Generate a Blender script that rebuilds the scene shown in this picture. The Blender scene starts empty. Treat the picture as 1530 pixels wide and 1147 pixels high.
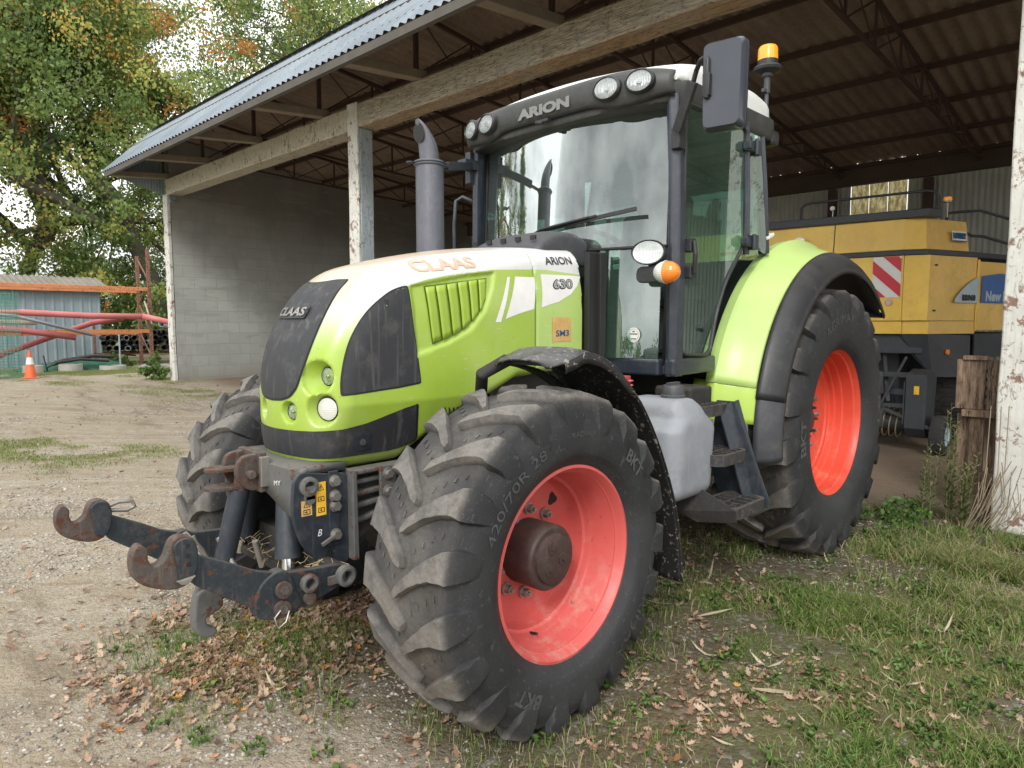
import bpy, bmesh, math, random
import numpy as np
from mathutils import Vector, Matrix
from mathutils.geometry import delaunay_2d_cdt
random.seed(7); RNG = np.random.default_rng(11)
SC = bpy.context.scene; COL = SC.collection
PI = math.pi; R = math.radians

# ------------------------------------------------------------ shapes as code
class MB:
    """collects vertices and faces of one mesh object"""
    def __init__(s): s.v = []; s.f = []; s.m = []; s.cur = 0
    def add(s, vs, fs, m=None):
        o = len(s.v); s.v += [tuple(map(float, p)) for p in vs]
        s.f += [tuple(int(i) + o for i in f) for f in fs]; s.m += [s.cur if m is None else m] * len(fs)
    def box(s, c, d, rot=None, taper=1.0, m=None):
        hx, hy, hz = d[0] / 2, d[1] / 2, d[2] / 2; vs = []
        for k in (-1, 1):
            t = taper if k == 1 else 1
            for x, y in ((-1, -1), (1, -1), (1, 1), (-1, 1)): vs.append(Vector((x * hx * t, y * hy * t, k * hz)))
        if rot is not None:
            if isinstance(rot, (tuple, list)): rot = Matrix.Rotation(rot[2], 3, 'Z') @ Matrix.Rotation(rot[1], 3, 'Y') @ Matrix.Rotation(rot[0], 3, 'X')
            vs = [rot @ p for p in vs]
        c = Vector(c); s.add([p + c for p in vs], [(3, 2, 1, 0), (4, 5, 6, 7), (0, 1, 5, 4), (1, 2, 6, 5), (2, 3, 7, 6), (3, 0, 4, 7)], m)
    def beam(s, a, b, w, h, up=(0, 0, 1), m=None):
        a = Vector(a); b = Vector(b); d = (b - a).normalized(); u = Vector(up)
        if abs(d.dot(u)) > .98: u = Vector((1, 0, 0))
        sd = d.cross(u).normalized(); u = sd.cross(d).normalized(); vs = []
        for p in (a, b):
            for i, j in ((-1, -1), (1, -1), (1, 1), (-1, 1)): vs.append(p + sd * (i * w / 2) + u * (j * h / 2))
        s.add(vs, [(0, 1, 2, 3), (7, 6, 5, 4), (0, 4, 5, 1), (1, 5, 6, 2), (2, 6, 7, 3), (3, 7, 4, 0)], m)
    def tube(s, pts, r, n=10, m=None, cap=True):
        pts = [Vector(p) for p in pts]; rs = r if isinstance(r, (list, tuple)) else [r] * len(pts)
        o = []; prev = None
        for i, p in enumerate(pts):
            d = (pts[min(i + 1, len(pts) - 1)] - pts[max(i - 1, 0)]).normalized()
            if prev is None:
                a = Vector((0, 0, 1)) if abs(d.z) < .9 else Vector((1, 0, 0)); u = d.cross(a).normalized()
            else: u = (prev - d * prev.dot(d)).normalized()
            prev = u; w = d.cross(u)
            for k in range(n):
                t = 2 * PI * k / n; o.append(p + (u * math.cos(t) + w * math.sin(t)) * rs[i])
        fs = [(i * n + k, i * n + (k + 1) % n, (i + 1) * n + (k + 1) % n, (i + 1) * n + k) for i in range(len(pts) - 1) for k in range(n)]
        if cap: fs += [tuple(reversed(range(n))), tuple(range((len(pts) - 1) * n, len(pts) * n))]
        s.add(o, fs, m)
    def cyl(s, a, b, r, n=24, r2=None, m=None): s.tube([a, b], [r, r if r2 is None else r2], n, m)
    def lathe(s, prof, c=(0, 0, 0), axis='y', n=48, sgn=1, m=None, close=False):
        """prof: (radius, along) pairs"""
        vs = []; c = Vector(c)
        for r_, a_ in prof:
            for k in range(n):
                t = 2 * PI * k / n; u, w = r_ * math.cos(t), r_ * math.sin(t)
                p = {'y': (u, a_ * sgn, w), 'x': (a_ * sgn, u, w), 'z': (u, w, a_ * sgn)}[axis]; vs.append(c + Vector(p))
        L = len(prof); fs = [(i * n + k, i * n + (k + 1) % n, (i + 1) * n + (k + 1) % n, (i + 1) * n + k) for i in range(L - 1) for k in range(n)]
        if close: fs += [tuple(range(n)), tuple(range((L - 1) * n, L * n))]
        s.add(vs, fs, m)
    def prism(s, poly, f0, f1, m=None):
        """poly 2D points; f0/f1 map (u,v) to the two faces"""
        n = len(poly); s.add([f0(*p) for p in poly] + [f1(*p) for p in poly],
            [tuple(range(n)), tuple(reversed(range(n, 2 * n)))] + [(i, i + n, (i + 1) % n + n, (i + 1) % n) for i in range(n)], m)
    def plate(s, poly, y0, y1, m=None): s.prism(poly, lambda x, z: (x, y0, z), lambda x, z: (x, y1, z), m)
    def grid(s, P, m=None, closeu=False, closev=False, flip=False):
        """P: 2D list of points -> quads"""
        nu, nv = len(P), len(P[0]); vs = [p for row in P for p in row]; fs = []
        for i in range(nu if closeu else nu - 1):
            for j in range(nv if closev else nv - 1):
                q = (i * nv + j, i * nv + (j + 1) % nv, ((i + 1) % nu) * nv + (j + 1) % nv, ((i + 1) % nu) * nv + j)
                fs.append(q[::-1] if flip else q)
        s.add(vs, fs, m)
    def sphere(s, c, r, n=16, sc=(1, 1, 1), m=None):
        P = []
        for i in range(n // 2 + 1):
            a = PI * i / (n // 2); P.append([(c[0] + r * sc[0] * math.sin(a) * math.cos(2 * PI * k / n), c[1] + r * sc[1] * math.sin(a) * math.sin(2 * PI * k / n), c[2] + r * sc[2] * math.cos(a)) for k in range(n)])
        s.grid(P, m, closev=True)
    def build(s, name, mats, parent=None, smooth=None, bevel=0, solid=0, label=None, clean=False, subsurf=0, recalc=True):
        me = bpy.data.meshes.new(name); me.from_pydata(s.v, [], s.f)
        if not isinstance(mats, (list, tuple)): mats = [mats]
        for m in mats: me.materials.append(m)
        if len(mats) > 1: me.polygons.foreach_set('material_index', s.m)
        if recalc or clean:
            bm = bmesh.new(); bm.from_mesh(me)
            if clean: bmesh.ops.remove_doubles(bm, verts=bm.verts, dist=1e-5)
            bmesh.ops.recalc_face_normals(bm, faces=bm.faces); bm.to_mesh(me); bm.free()
        o = bpy.data.objects.new(name, me); COL.objects.link(o)
        if parent: o.parent = parent
        if smooth is not None: smooth_by(me, smooth)
        if solid:
            md = o.modifiers.new('solid', 'SOLIDIFY'); md.thickness = solid; md.offset = -1
        if bevel:
            md = o.modifiers.new('bevel', 'BEVEL'); md.width = bevel; md.segments = 2; md.limit_method = 'ANGLE'; md.angle_limit = R(32); md.harden_normals = False
        if subsurf:
            md = o.modifiers.new('sub', 'SUBSURF'); md.levels = md.render_levels = subsurf
        if label: o['label'] = label
        return o

def smooth_by(me, deg):
    me.polygons.foreach_set('use_smooth', [True] * len(me.polygons))
    if deg < 179: me.set_sharp_from_angle(angle=R(deg))
    me.update()

def np_mesh(name, V, F, mats, parent=None, smooth=None, tint=None, mi=None):
    """fast mesh from numpy arrays; F is (n,3) or (n,4); tint = per face value"""
    me = bpy.data.meshes.new(name); V = np.asarray(V, np.float32); F = np.asarray(F, np.int32); n, k = F.shape
    me.vertices.add(len(V)); me.vertices.foreach_set('co', V.ravel())
    me.loops.add(n * k); me.loops.foreach_set('vertex_index', F.ravel())
    me.polygons.add(n); me.polygons.foreach_set('loop_start', np.arange(0, n * k, k, dtype=np.int32))
    try: me.polygons.foreach_set('loop_total', np.full(n, k, np.int32))
    except Exception: pass
    if not isinstance(mats, (list, tuple)): mats = [mats]
    for m in mats: me.materials.append(m)
    if mi is not None: me.polygons.foreach_set('material_index', np.asarray(mi, np.int32))
    me.update(calc_edges=True); me.validate()
    if tint is not None:
        a = me.attributes.new('tint', 'FLOAT', 'FACE'); a.data.foreach_set('value', np.asarray(tint, np.float32))
    o = bpy.data.objects.new(name, me); COL.objects.link(o)
    if parent: o.parent = parent
    if smooth is not None: smooth_by(me, smooth)
    return o

def thing(name, label, cat, loc=(0, 0, 0), rz=0, group=None):
    o = bpy.data.objects.new(name, None); COL.objects.link(o); o.empty_display_size = .2
    o.location = loc; o.rotation_euler = (0, 0, rz); return tag(o, label, cat, group)
def tag(o, label, cat, group=None, kind=None):
    if label: o['label'] = label
    if cat: o['category'] = cat
    if group: o['group'] = group
    if kind: o['kind'] = kind
    return o

# ------------------------------------------------------------ materials
class NT:
    def __init__(s, name):
        s.mat = bpy.data.materials.new(name); s.mat.use_nodes = True; s.t = s.mat.node_tree; s.n = s.t.nodes
        s.n.clear(); s.out = s.n.new('ShaderNodeOutputMaterial'); s.b = s.n.new('ShaderNodeBsdfPrincipled'); s.link(s.b.outputs[0], s.out.inputs[0])
        s.co = s.n.new('ShaderNodeTexCoord').outputs['Object']
    def link(s, a, b): s.t.links.new(a, b)
    def inp(s, node, k, v):
        i = node.inputs[k]
        if hasattr(v, 'is_linked') or isinstance(v, bpy.types.NodeSocket): s.link(v, i)
        else:
            if i.type == 'RGBA' and len(v) == 3: v = (*v, 1)
            i.default_value = v
    def set(s, **k):
        for a, v in k.items(): s.inp(s.b, a.replace('_', ' '), v)
    def noise(s, scale=5, detail=6, rough=.6, co=None, dist=0, col=False, stretch=None, rot=0):
        n = s.n.new('ShaderNodeTexNoise'); c = co or s.co
        if stretch:
            m = s.n.new('ShaderNodeMapping'); m.vector_type = 'TEXTURE' if rot else 'POINT'; m.inputs['Scale'].default_value = tuple(1 / v for v in stretch) if rot else stretch; m.inputs['Rotation'].default_value = (0, 0, rot); s.link(c, m.inputs[0]); c = m.outputs[0]
        s.link(c, n.inputs['Vector']); n.inputs['Scale'].default_value = scale; n.inputs['Detail'].default_value = detail
        n.inputs['Roughness'].default_value = rough; n.inputs['Distortion'].default_value = dist
        return n.outputs['Color' if col else 'Fac']
    def vor(s, scale=5, out='Distance', feat='F1', co=None, rnd=1.0):
        n = s.n.new('ShaderNodeTexVoronoi'); n.feature = feat; s.link(co or s.co, n.inputs['Vector']); n.inputs['Scale'].default_value = scale
        n.inputs['Randomness'].default_value = rnd; return n.outputs[out]
    def ramp(s, f, stops, interp='LINEAR'):
        n = s.n.new('ShaderNodeValToRGB'); s.inp(n, 'Fac', f); e = n.color_ramp.elements; n.color_ramp.interpolation = interp
        while len(e) < len(stops): e.new(.5)
        for i, (p, c) in enumerate(stops):
            e[i].position = p; c = (c, c, c) if isinstance(c, (int, float)) else c; e[i].color = (*c, 1) if len(c) == 3 else c
        return n.outputs['Color']
    def mix(s, f, a, b, mode='MIX'):
        n = s.n.new('ShaderNodeMix'); n.data_type = 'RGBA'; n.blend_type = mode; n.clamp_factor = True
        s.inp(n, 0, f); s.inp(n, 6, a); s.inp(n, 7, b); return n.outputs[2]
    def math(s, op, a, b=0.0, c=None, clamp=False):
        n = s.n.new('ShaderNodeMath'); n.operation = op; n.use_clamp = clamp; s.inp(n, 0, a); s.inp(n, 1, b)
        if c is not None: s.inp(n, 2, c)
        return n.outputs[0]
    def maprange(s, v, a, b, c=0.0, d=1.0, smooth=True):
        n = s.n.new('ShaderNodeMapRange'); n.interpolation_type = 'SMOOTHSTEP' if smooth else 'LINEAR'
        s.inp(n, 'Value', v); s.inp(n, 'From Min', a); s.inp(n, 'From Max', b); s.inp(n, 'To Min', c); s.inp(n, 'To Max', d); return n.outputs[0]
    def xyz(s, co=None):
        n = s.n.new('ShaderNodeSeparateXYZ'); s.link(co or s.co, n.inputs[0]); return n.outputs
    def bump(s, h, strength=.3, dist=.01, normal=None):
        n = s.n.new('ShaderNodeBump'); s.inp(n, 'Height', h); n.inputs['Strength'].default_value = strength; n.inputs['Distance'].default_value = dist
        if normal: s.link(normal, n.inputs['Normal'])
        s.link(n.outputs[0], s.b.inputs['Normal']); return n.outputs[0]
    def normal(s): return s.n.new('ShaderNodeNewGeometry').outputs['Normal']
    def attr(s, name):
        n = s.n.new('ShaderNodeAttribute'); n.attribute_name = name; return n.outputs['Fac']

def paint(name, col, rough=.4, dirt=(.25, .22, .18), amt=.35, scale=3, metal=0, rust=0, bump=.15, coat=0, top=.4, streak=True, bscale=60):
    """aged surface: base colour varied by large noise, dust gathering on upward faces, fine grime, optional rust"""
    t = NT(name); base = (*col, 1)
    v = t.noise(scale * .7, 4); c = t.mix(t.maprange(v, .3, .7, 0, 1), tuple(x * .86 for x in col), tuple(min(1, x * 1.1) for x in col))
    g = t.noise(scale * 3, 8, .7); g2 = t.noise(scale * 14, 6, .7)
    m = t.maprange(t.math('ADD', t.math('MULTIPLY', g, .6), t.math('MULTIPLY', g2, .4)), .45, .72, 0, amt)
    nz = t.xyz(t.normal())[2]
    up = t.math('MULTIPLY', t.maprange(nz, .2, 1.0, 0, top), t.maprange(g, .3, .6, .4, 1))
    m = t.math('MAXIMUM', m, up)
    if streak:
        st = t.noise(9, 5, .6, stretch=(6, 6, .35)); m = t.math('MAXIMUM', m, t.maprange(st, .56, .72, 0, amt * .7))
    c = t.mix(m, c, dirt); ro = t.maprange(m, 0, .6, rough, .85)
    if rust:
        r_ = t.noise(scale * 4, 10, .75, dist=.4); k = t.maprange(r_, .62 - rust * .25, .66 - rust * .25)
        rc = t.mix(t.noise(40, 5), (.135, .058, .034), (.07, .03, .02)); c = t.mix(k, c, rc); ro = t.mix(k, ro, (.9, .9, .9))
    t.set(Base_Color=c, Roughness=ro, Metallic=metal)
    if coat: t.set(Coat_Weight=coat, Coat_Roughness=.15)
    if bump: t.bump(t.math('ADD', t.noise(bscale, 6, .7), t.math('MULTIPLY', g, 1.5)), bump, .002)
    return t.mat
def plain(name, col, rough=.5, metal=0, emis=None, alpha=None):
    t = NT(name); v = t.noise(12, 4); t.set(Base_Color=t.mix(v, tuple(x * .85 for x in col), tuple(min(1, x * 1.12) for x in col)), Roughness=rough, Metallic=metal)
    if emis: t.set(Emission_Color=(*emis[0], 1), Emission_Strength=emis[1])
    return t.mat

# ------------------------------------------------------------ isosurface, projection and lettering helpers
def surface_net(f, lo, hi, h, newton=4):
    lo = np.array(lo, float); n = np.ceil((np.array(hi) - lo) / h).astype(int) + 1
    gx, gy, gz = [lo[i] + h * np.arange(n[i]) for i in range(3)]
    val = np.empty(n)
    for i in range(n[0]):
        Y, Z = np.meshgrid(gy, gz, indexing='ij'); val[i] = f(np.full(Y.size, gx[i]), Y.ravel(), Z.ravel()).reshape(Y.shape)
    ins = val < 0; c = np.zeros(n - 1, int)
    for a in (0, 1):
        for b in (0, 1):
            for d in (0, 1): c += ins[a:n[0] - 1 + a, b:n[1] - 1 + b, d:n[2] - 1 + d]
    act = (c > 0) & (c < 8); idx = -np.ones(act.shape, int); cells = np.argwhere(act); idx[tuple(cells.T)] = np.arange(len(cells))
    P = np.zeros((len(cells), 3)); cnt = np.zeros(len(cells))
    for ax in range(3):
        o = [k for k in range(3) if k != ax]
        for a in (0, 1):
            for b in (0, 1):
                i0 = cells.copy(); i0[:, o[0]] += a; i0[:, o[1]] += b; i1 = i0.copy(); i1[:, ax] += 1
                v0 = val[tuple(i0.T)]; v1 = val[tuple(i1.T)]; m = (v0 < 0) != (v1 < 0)
                t = np.where(m, v0 / np.where(m, v0 - v1, 1), 0); p = i0 + 0.0; p[:, ax] += t
                P[m] += p[m]; cnt[m] += 1
    P = lo + h * P / cnt[:, None]
    e = h * .05
    for _ in range(newton):
        x, y, z = P.T; v = f(x, y, z)
        g = np.stack([f(x + e, y, z) - f(x - e, y, z), f(x, y + e, z) - f(x, y - e, z), f(x, y, z + e) - f(x, y, z - e)], 1) / (2 * e)
        st = -(v / np.maximum((g * g).sum(1), 1e-4))[:, None] * g; ln = np.linalg.norm(st, axis=1, keepdims=True)
        P += st * np.minimum(1, .6 * h / np.maximum(ln, 1e-9))
    F = []
    for ax in range(3):
        o = [k for k in range(3) if k != ax]
        sl0 = [slice(None)] * 3; sl1 = [slice(None)] * 3; sl0[ax] = slice(0, -1); sl1[ax] = slice(1, None)
        a0 = ins[tuple(sl0)]; a1 = ins[tuple(sl1)]; E = np.argwhere(a0 != a1)
        m = (E[:, o[0]] > 0) & (E[:, o[1]] > 0) & (E[:, o[0]] < n[o[0]] - 1) & (E[:, o[1]] < n[o[1]] - 1); E = E[m]
        q = []
        for a, b in ((-1, -1), (0, -1), (0, 0), (-1, 0)):
            k = E.copy(); k[:, o[0]] += a; k[:, o[1]] += b; q.append(idx[tuple(k.T)])
        q = np.stack(q, 1); fl = a0[tuple(E.T)] ^ (ax == 1); q[~fl] = q[~fl][:, ::-1]; F.append(q)
    return P, np.concatenate(F)

def fgrad(f, P, e=.002):
    x, y, z = P.T
    g = np.stack([f(x + e, y, z) - f(x - e, y, z), f(x, y + e, z) - f(x, y - e, z), f(x, y, z + e) - f(x, y, z - e)], 1)
    return g / np.maximum(np.linalg.norm(g, axis=1, keepdims=True), 1e-9)

def cast(f, O, D, t0, t1, n=160):
    """first outside->inside crossing along O + t D, all rays together"""
    O = np.asarray(O, float); D = np.asarray(D, float); ts = np.linspace(t0, t1, n); hit = np.full(len(O), t1); done = np.zeros(len(O), bool); prev = None
    lo = np.full(len(O), t0); hi = np.full(len(O), t1)
    for t in ts:
        P = O + D * t; v = f(*P.T)
        m = (v < 0) & ~done; lo[m] = t - (t1 - t0) / (n - 1); hi[m] = t; done |= m
    for _ in range(24):
        md = (lo + hi) / 2; P = O + D * md[:, None]; v = f(*P.T); hi = np.where(v < 0, md, hi); lo = np.where(v < 0, lo, md)
    return O + D * hi[:, None], done

def fill(loops, sp):
    """triangulate closed 2D loops (outer + holes) with an inner grid of spacing sp; loops get resampled too"""
    pts = []; edges = []
    for lp in loops:
        q = []
        for i in range(len(lp)):
            a = np.array(lp[i], float); b = np.array(lp[(i + 1) % len(lp)], float); k = max(1, int(np.ceil(np.linalg.norm(b - a) / sp)))
            q += [a + (b - a) * j / k for j in range(k)]
        o = len(pts); pts += q; edges += [(o + i, o + (i + 1) % len(q)) for i in range(len(q))]
    A = np.array(pts); lo, hi = A.min(0), A.max(0)
    gx = np.arange(lo[0] + sp * .5, hi[0], sp); gy = np.arange(lo[1] + sp * .5, hi[1], sp); G = np.array([(x + (sp * .5 if j % 2 else 0), y) for j, y in enumerate(gy) for x in gx])
    if len(G):
        ins = np.zeros(len(G), bool); dm = np.full(len(G), 1e9)
        for a, b in edges:
            p, q = A[a], A[b]; c = ((p[1] > G[:, 1]) != (q[1] > G[:, 1])); dy = q[1] - p[1]
            xi = p[0] + (G[:, 1] - p[1]) * (q[0] - p[0]) / (dy if abs(dy) > 1e-12 else 1e-12); ins ^= c & (G[:, 0] < xi)
            d = q - p; t = np.clip(((G - p) @ d) / max(d @ d, 1e-12), 0, 1); dm = np.minimum(dm, np.linalg.norm(G - p - t[:, None] * d, axis=1))
        pts += list(G[ins & (dm > sp * .35)])
    r = delaunay_2d_cdt([Vector((float(p[0]), float(p[1]))) for p in pts], edges, [], 2, 1e-6)
    return np.array([tuple(v) for v in r[0]]), [tuple(f) for f in r[2]]

def smooth_loop(pts, n=6):
    """Catmull-Rom through the points (closed)"""
    o = []; L = len(pts); P = [np.array(p, float) for p in pts]
    for i in range(L):
        a, b, c, d = P[i - 1], P[i], P[(i + 1) % L], P[(i + 2) % L]
        for k in range(n):
            t = k / n; o.append(.5 * ((2 * b) + (c - a) * t + (2 * a - 5 * b + 4 * c - d) * t * t + (3 * b - a - 3 * c + d) * t ** 3))
    return [tuple(p) for p in o]
def round_loop(pts, r, n=5):
    """polygon with rounded corners"""
    o = []; L = len(pts); P = [np.array(p, float) for p in pts]
    for i in range(L):
        a, b, c = P[i - 1], P[i], P[(i + 1) % L]; u = a - b; w = c - b; lu, lw = np.linalg.norm(u), np.linalg.norm(w); k = min(r, lu * .45, lw * .45)
        p0 = b + u / lu * k; p1 = b + w / lw * k
        for j in range(n + 1):
            t = j / n; o.append(tuple((1 - t) ** 2 * p0 + 2 * t * (1 - t) * b + t * t * p1))
    return o

def letters(txt, size=1.0, bold=.0, space=1.0, shear=0.0):
    """flat lettering as (verts2d, faces), centred; from Blender's built-in font"""
    cu = bpy.data.curves.new('lettering', 'FONT'); cu.body = txt; cu.size = size; cu.offset = bold; cu.space_character = space; cu.shear = shear
    cu.align_x = 'CENTER'; cu.align_y = 'CENTER'; cu.resolution_u = 3
    o = bpy.data.objects.new('lettering', cu); COL.objects.link(o); dg = bpy.context.evaluated_depsgraph_get(); me = o.evaluated_get(dg).to_mesh()
    V = np.array([(v.co.x, v.co.y) for v in me.vertices]); F = [tuple(p.vertices) for p in me.polygons]
    o.evaluated_get(dg).to_mesh_clear(); bpy.data.objects.remove(o); bpy.data.curves.remove(cu)
    if len(V): V = V - (V.max(0) + V.min(0)) / 2
    return V, F
def refine(V, F, L):
    """split long edges so lettering can follow a curved surface"""
    bm = bmesh.new(); vs = [bm.verts.new((v[0], v[1], 0)) for v in V]
    for f in F:
        try: bm.faces.new([vs[i] for i in f])
        except Exception: pass
    for _ in range(5):
        es = [e for e in bm.edges if e.calc_length() > L]
        if not es: break
        bmesh.ops.subdivide_edges(bm, edges=es, cuts=1); bmesh.ops.triangulate(bm, faces=[f for f in bm.faces if len(f.verts) > 4])
    bm.verts.index_update(); V2 = np.array([(v.co.x, v.co.y) for v in bm.verts]); F2 = [tuple(v.index for v in f.verts) for f in bm.faces]; bm.free()
    return V2, F2
def write(name, txt, mat, parent, mapf, size, bold=0, fit=None, L=None, space=1.0, shear=0, label=None):
    """lettering laid on a surface by mapf(u,v) -> point; fit=(width,height) stretches it"""
    V, F = letters(txt, size, bold, space, shear)
    if fit is not None:
        e = V.max(0) - V.min(0); V = V * (np.array(fit) / e)
    if L: V, F = refine(V, F, L)
    b = MB(); b.add([mapf(u, v) for u, v in V], F); return b.build(name, mat, parent, recalc=False, label=label)
# ------------------------------------------------------------ tractor bonnet surface
PROF = np.array([(-1.15, 1.36), (-.32, 1.30), (-.02, 1.17), (.10, 1.10), (.27, .965), (.585, .955), (.628, 1.0), (.645, 1.10), (.650, 1.24), (.643, 1.335), (.622, 1.43), (.590, 1.515),
    (.545, 1.595), (.49, 1.67), (.42, 1.733), (.34, 1.782), (.24, 1.813), (.14, 1.838), (0, 1.868), (-.2, 1.903), (-.43, 1.930), (-.73, 1.952), (-1.15, 1.975)])
def cr_curve(P, a, b, n=5):
    o = list(map(tuple, P[:a + 1]))
    for i in range(a, b):
        p0, p1, p2, p3 = P[i - 1], P[i], P[i + 1], P[min(i + 2, len(P) - 1)]
        for k in range(1, n + 1):
            t = k / n; o.append(tuple(.5 * ((2 * p1) + (p2 - p0) * t + (2 * p0 - 5 * p1 + 4 * p2 - p3) * t * t + (3 * p1 - p0 - 3 * p2 + p3) * t ** 3)))
    o += list(map(tuple, P[b + 1:])); return np.array(o)
PROFC = cr_curve(PROF, 6, 21, 3)
def poly_sdf(px, pz, poly):
    A = poly; B = np.roll(poly, -1, 0); d2 = np.full(px.shape, 1e9); s = np.zeros(px.shape, bool)
    for (ax, az), (bx, bz) in zip(A, B):
        ex, ez = bx - ax, bz - az; wx, wz = px - ax, pz - az; t = np.clip((wx * ex + wz * ez) / (ex * ex + ez * ez), 0, 1)
        d2 = np.minimum(d2, (wx - t * ex) ** 2 + (wz - t * ez) ** 2)
        s ^= ((az > pz) != (bz > pz)) & (px < ax + (pz - az) * ex / (ez if abs(ez) > 1e-12 else 1e-12))
    return np.where(s, -1, 1) * np.sqrt(d2)
def rmax(a, b, r):
    u = np.maximum(a + r, 0); v = np.maximum(b + r, 0); return np.hypot(u, v) + np.minimum(np.maximum(a, b) + r, 0) - r
def smax(a, b, k): h = np.clip(.5 + .5 * (a - b) / k, 0, 1); return b * (1 - h) + a * h + k * h * (1 - h)
RECESS = np.array([(.19, 1.702), (.06, 1.728), (-.12, 1.762), (-.285, 1.782), (-.268, 1.712), (-.215, 1.605), (-.128, 1.520), (-.002, 1.462), (.165, 1.418)])
def hood_body(x, y, z):
    d1 = poly_sdf(x + 1.0 * y * y, z + .25 * y * y, PROFC)
    W = np.interp(x, [-1.1, -.5, .1, .5, .7], [.378, .366, .350, .325, .31]) - .28 * np.maximum(0, 1.22 - z) - .40 * np.maximum(0, z - 1.58) ** 2
    q = poly_sdf(x, z, RECESS); W = W - .012 * np.clip(.5 - q / .012, 0, 1)
    return rmax(d1, np.abs(y) - W, .075)
# entry point, outward yaw of the axis, opening radius, lamp radius, depth of the lamp scoops
BORES = [((.580, .243, 1.336), .20, .074, .037, .060), ((.576, .262, 1.207), .45, .070, .048, .046), ((.640, .108, 1.190), .22, .047, .032, .034)]
def hood_f(x, y, z):
    f = hood_body(x, y, z); ay = np.abs(y)
    for (ex, ey, ez), a, r0, r1, D in BORES:
        nx, ny = np.cos(a), np.sin(a); dx, dy, dz = x - ex, ay - ey, z - ez; t = dx * nx + dy * ny; rad = np.sqrt(np.maximum((dx - t * nx) ** 2 + (dy - t * ny) ** 2 + dz * dz, 1e-12))
        f = smax(f, -np.maximum(rad - (r1 + (r0 - r1) * np.clip((t + D) / D, 0, 1.05)), -D - t), .0015)
    return f
HX0 = .15
def hood_radial(phi, z, off=0.0, body=True):
    phi = np.asarray(phi, float); z = np.asarray(z, float); D = np.stack([np.cos(phi), np.sin(phi), 0 * phi], 1); O = np.stack([HX0 + 0 * phi, 0 * phi, z], 1)
    # from outside inwards
    P, ok = cast(hood_body, O + D * 1.6, -D, 0.0, 1.58, 60); n = fgrad(hood_body, P); return P + n * off
# ============================================================ MATERIALS
def hood_material(name, pale=0):
    t = NT(name); x, y, z = t.xyz()
    n1 = t.noise(3, 5); n2 = t.noise(45, 6, .7)
    lime = t.mix(t.maprange(n1, .3, .7), (.315, .465, .048), (.365, .52, .068)); lime = t.mix(pale, lime, (.50, .66, .27))
    white = t.mix(t.maprange(n1, .3, .7), (.62, .64, .65), (.72, .72, .71))
    # lower edge of the white flank, as a height over x
    xs = [(-.95, 1.80), (-.64, 1.814), (-.56, 1.812), (-.28, 1.795), (-.003, 1.755), (.11, 1.732), (.196, 1.705), (.285, 1.672), (.349, 1.633), (.401, 1.583), (.441, 1.537), (.471, 1.492), (.50, 1.43), (.53, 1.30)]
    hv = t.ramp(t.maprange(x, -1, 1, 0, 1, smooth=False), [((a + 1) / 2, (b - 1.2) / .8) for a, b in xs])
    d = t.math('SUBTRACT', z, t.math('MULTIPLY_ADD', hv, .8, 1.2))
    wm = t.maprange(d, -.0012, .0012)
    # front part fades from white to lime
    zz = t.math('ADD', z, t.math('MULTIPLY', n1, .06)); fade = t.maprange(zz, 1.45, 1.70); isfront = t.maprange(x, .28, .40)
    wm = t.math('MULTIPLY', wm, t.math('MAXIMUM', fade, t.math('SUBTRACT', 1.0, isfront)))
    c = t.mix(wm, lime, white)
    # sun-yellowed dusty top
    xs2 = [(-1.0, .30), (-.6, .29), (-.33, .262), (-.11, .212), (.10, .178), (.26, .185), (.37, .215), (.44, .245), (.50, .28), (.6, .33)]
    yv = t.ramp(t.maprange(x, -1, 1, 0, 1, smooth=False), [((a + 1) / 2, b) for a, b in xs2])
    e = t.math('SUBTRACT', yv, t.math('ABSOLUTE', y)); e = t.math('ADD', e, t.math('MULTIPLY', t.math('SUBTRACT', n2, .5), .02))
    cm = t.math('MULTIPLY', t.maprange(e, -.004, .008), t.maprange(zz, 1.58, 1.72)); cm = t.math('MULTIPLY', cm, t.maprange(x, -.50, -.15))
    cream = t.mix(t.noise(8, 6, .7), (.56, .43, .31), (.68, .57, .44)); c = t.mix(cm, c, cream)
    # grime
    g = t.noise(20, 8, .75); c = t.mix(t.maprange(g, .58, .75, 0, .22), c, (.30, .26, .18))
    st = t.noise(10, 5, .6, stretch=(5, 5, .4)); c = t.mix(t.maprange(st, .58, .75, 0, .14), c, (.25, .26, .15))
    low = t.maprange(z, 1.15, .95, 0, .25); c = t.mix(t.math('MULTIPLY', low, t.maprange(g, .4, .6)), c, (.25, .22, .15)); sc = t.noise(60, 2, .5, stretch=(.25, 1, 2.2), dist=.3); c = t.mix(t.maprange(sc, .70, .72, 0, .35), c, (.62, .64, .55)); dk = t.maprange(t.noise(75, 3, .6), .71, .73, 0, .7); c = t.mix(dk, c, (.10, .09, .06)); dust = t.noise(1.6, 7, .7); c = t.mix(t.maprange(dust, .42, .7, 0, .26), c, (.52, .50, .36))
    t.set(Base_Color=c, Roughness=t.maprange(g, .3, .7, .30, .48), Coat_Weight=.38, Coat_Roughness=.12)
    t.bump(t.math('ADD', t.noise(180, 3), t.math('MULTIPLY', t.noise(6, 3), 2.0)), .06, .002); return t.mat
M = {}
M['hood'] = hood_material('bonnet_paint'); M['cowl'] = hood_material('cowl_paint', .45)
M['lime'] = paint('lime_plastic', (.37, .54, .06), .38, (.35, .36, .2), .22, 2, top=.15, coat=.2, bump=.08)
M['lime_pale'] = paint('sun_faded_lime_plastic', (.46, .64, .19), .42, (.5, .55, .35), .2, 2, top=.2, coat=.15, bump=.08)
M['lime_shade'] = plain('shaded_lime_plastic', (.10, .16, .02), .7)
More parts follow.
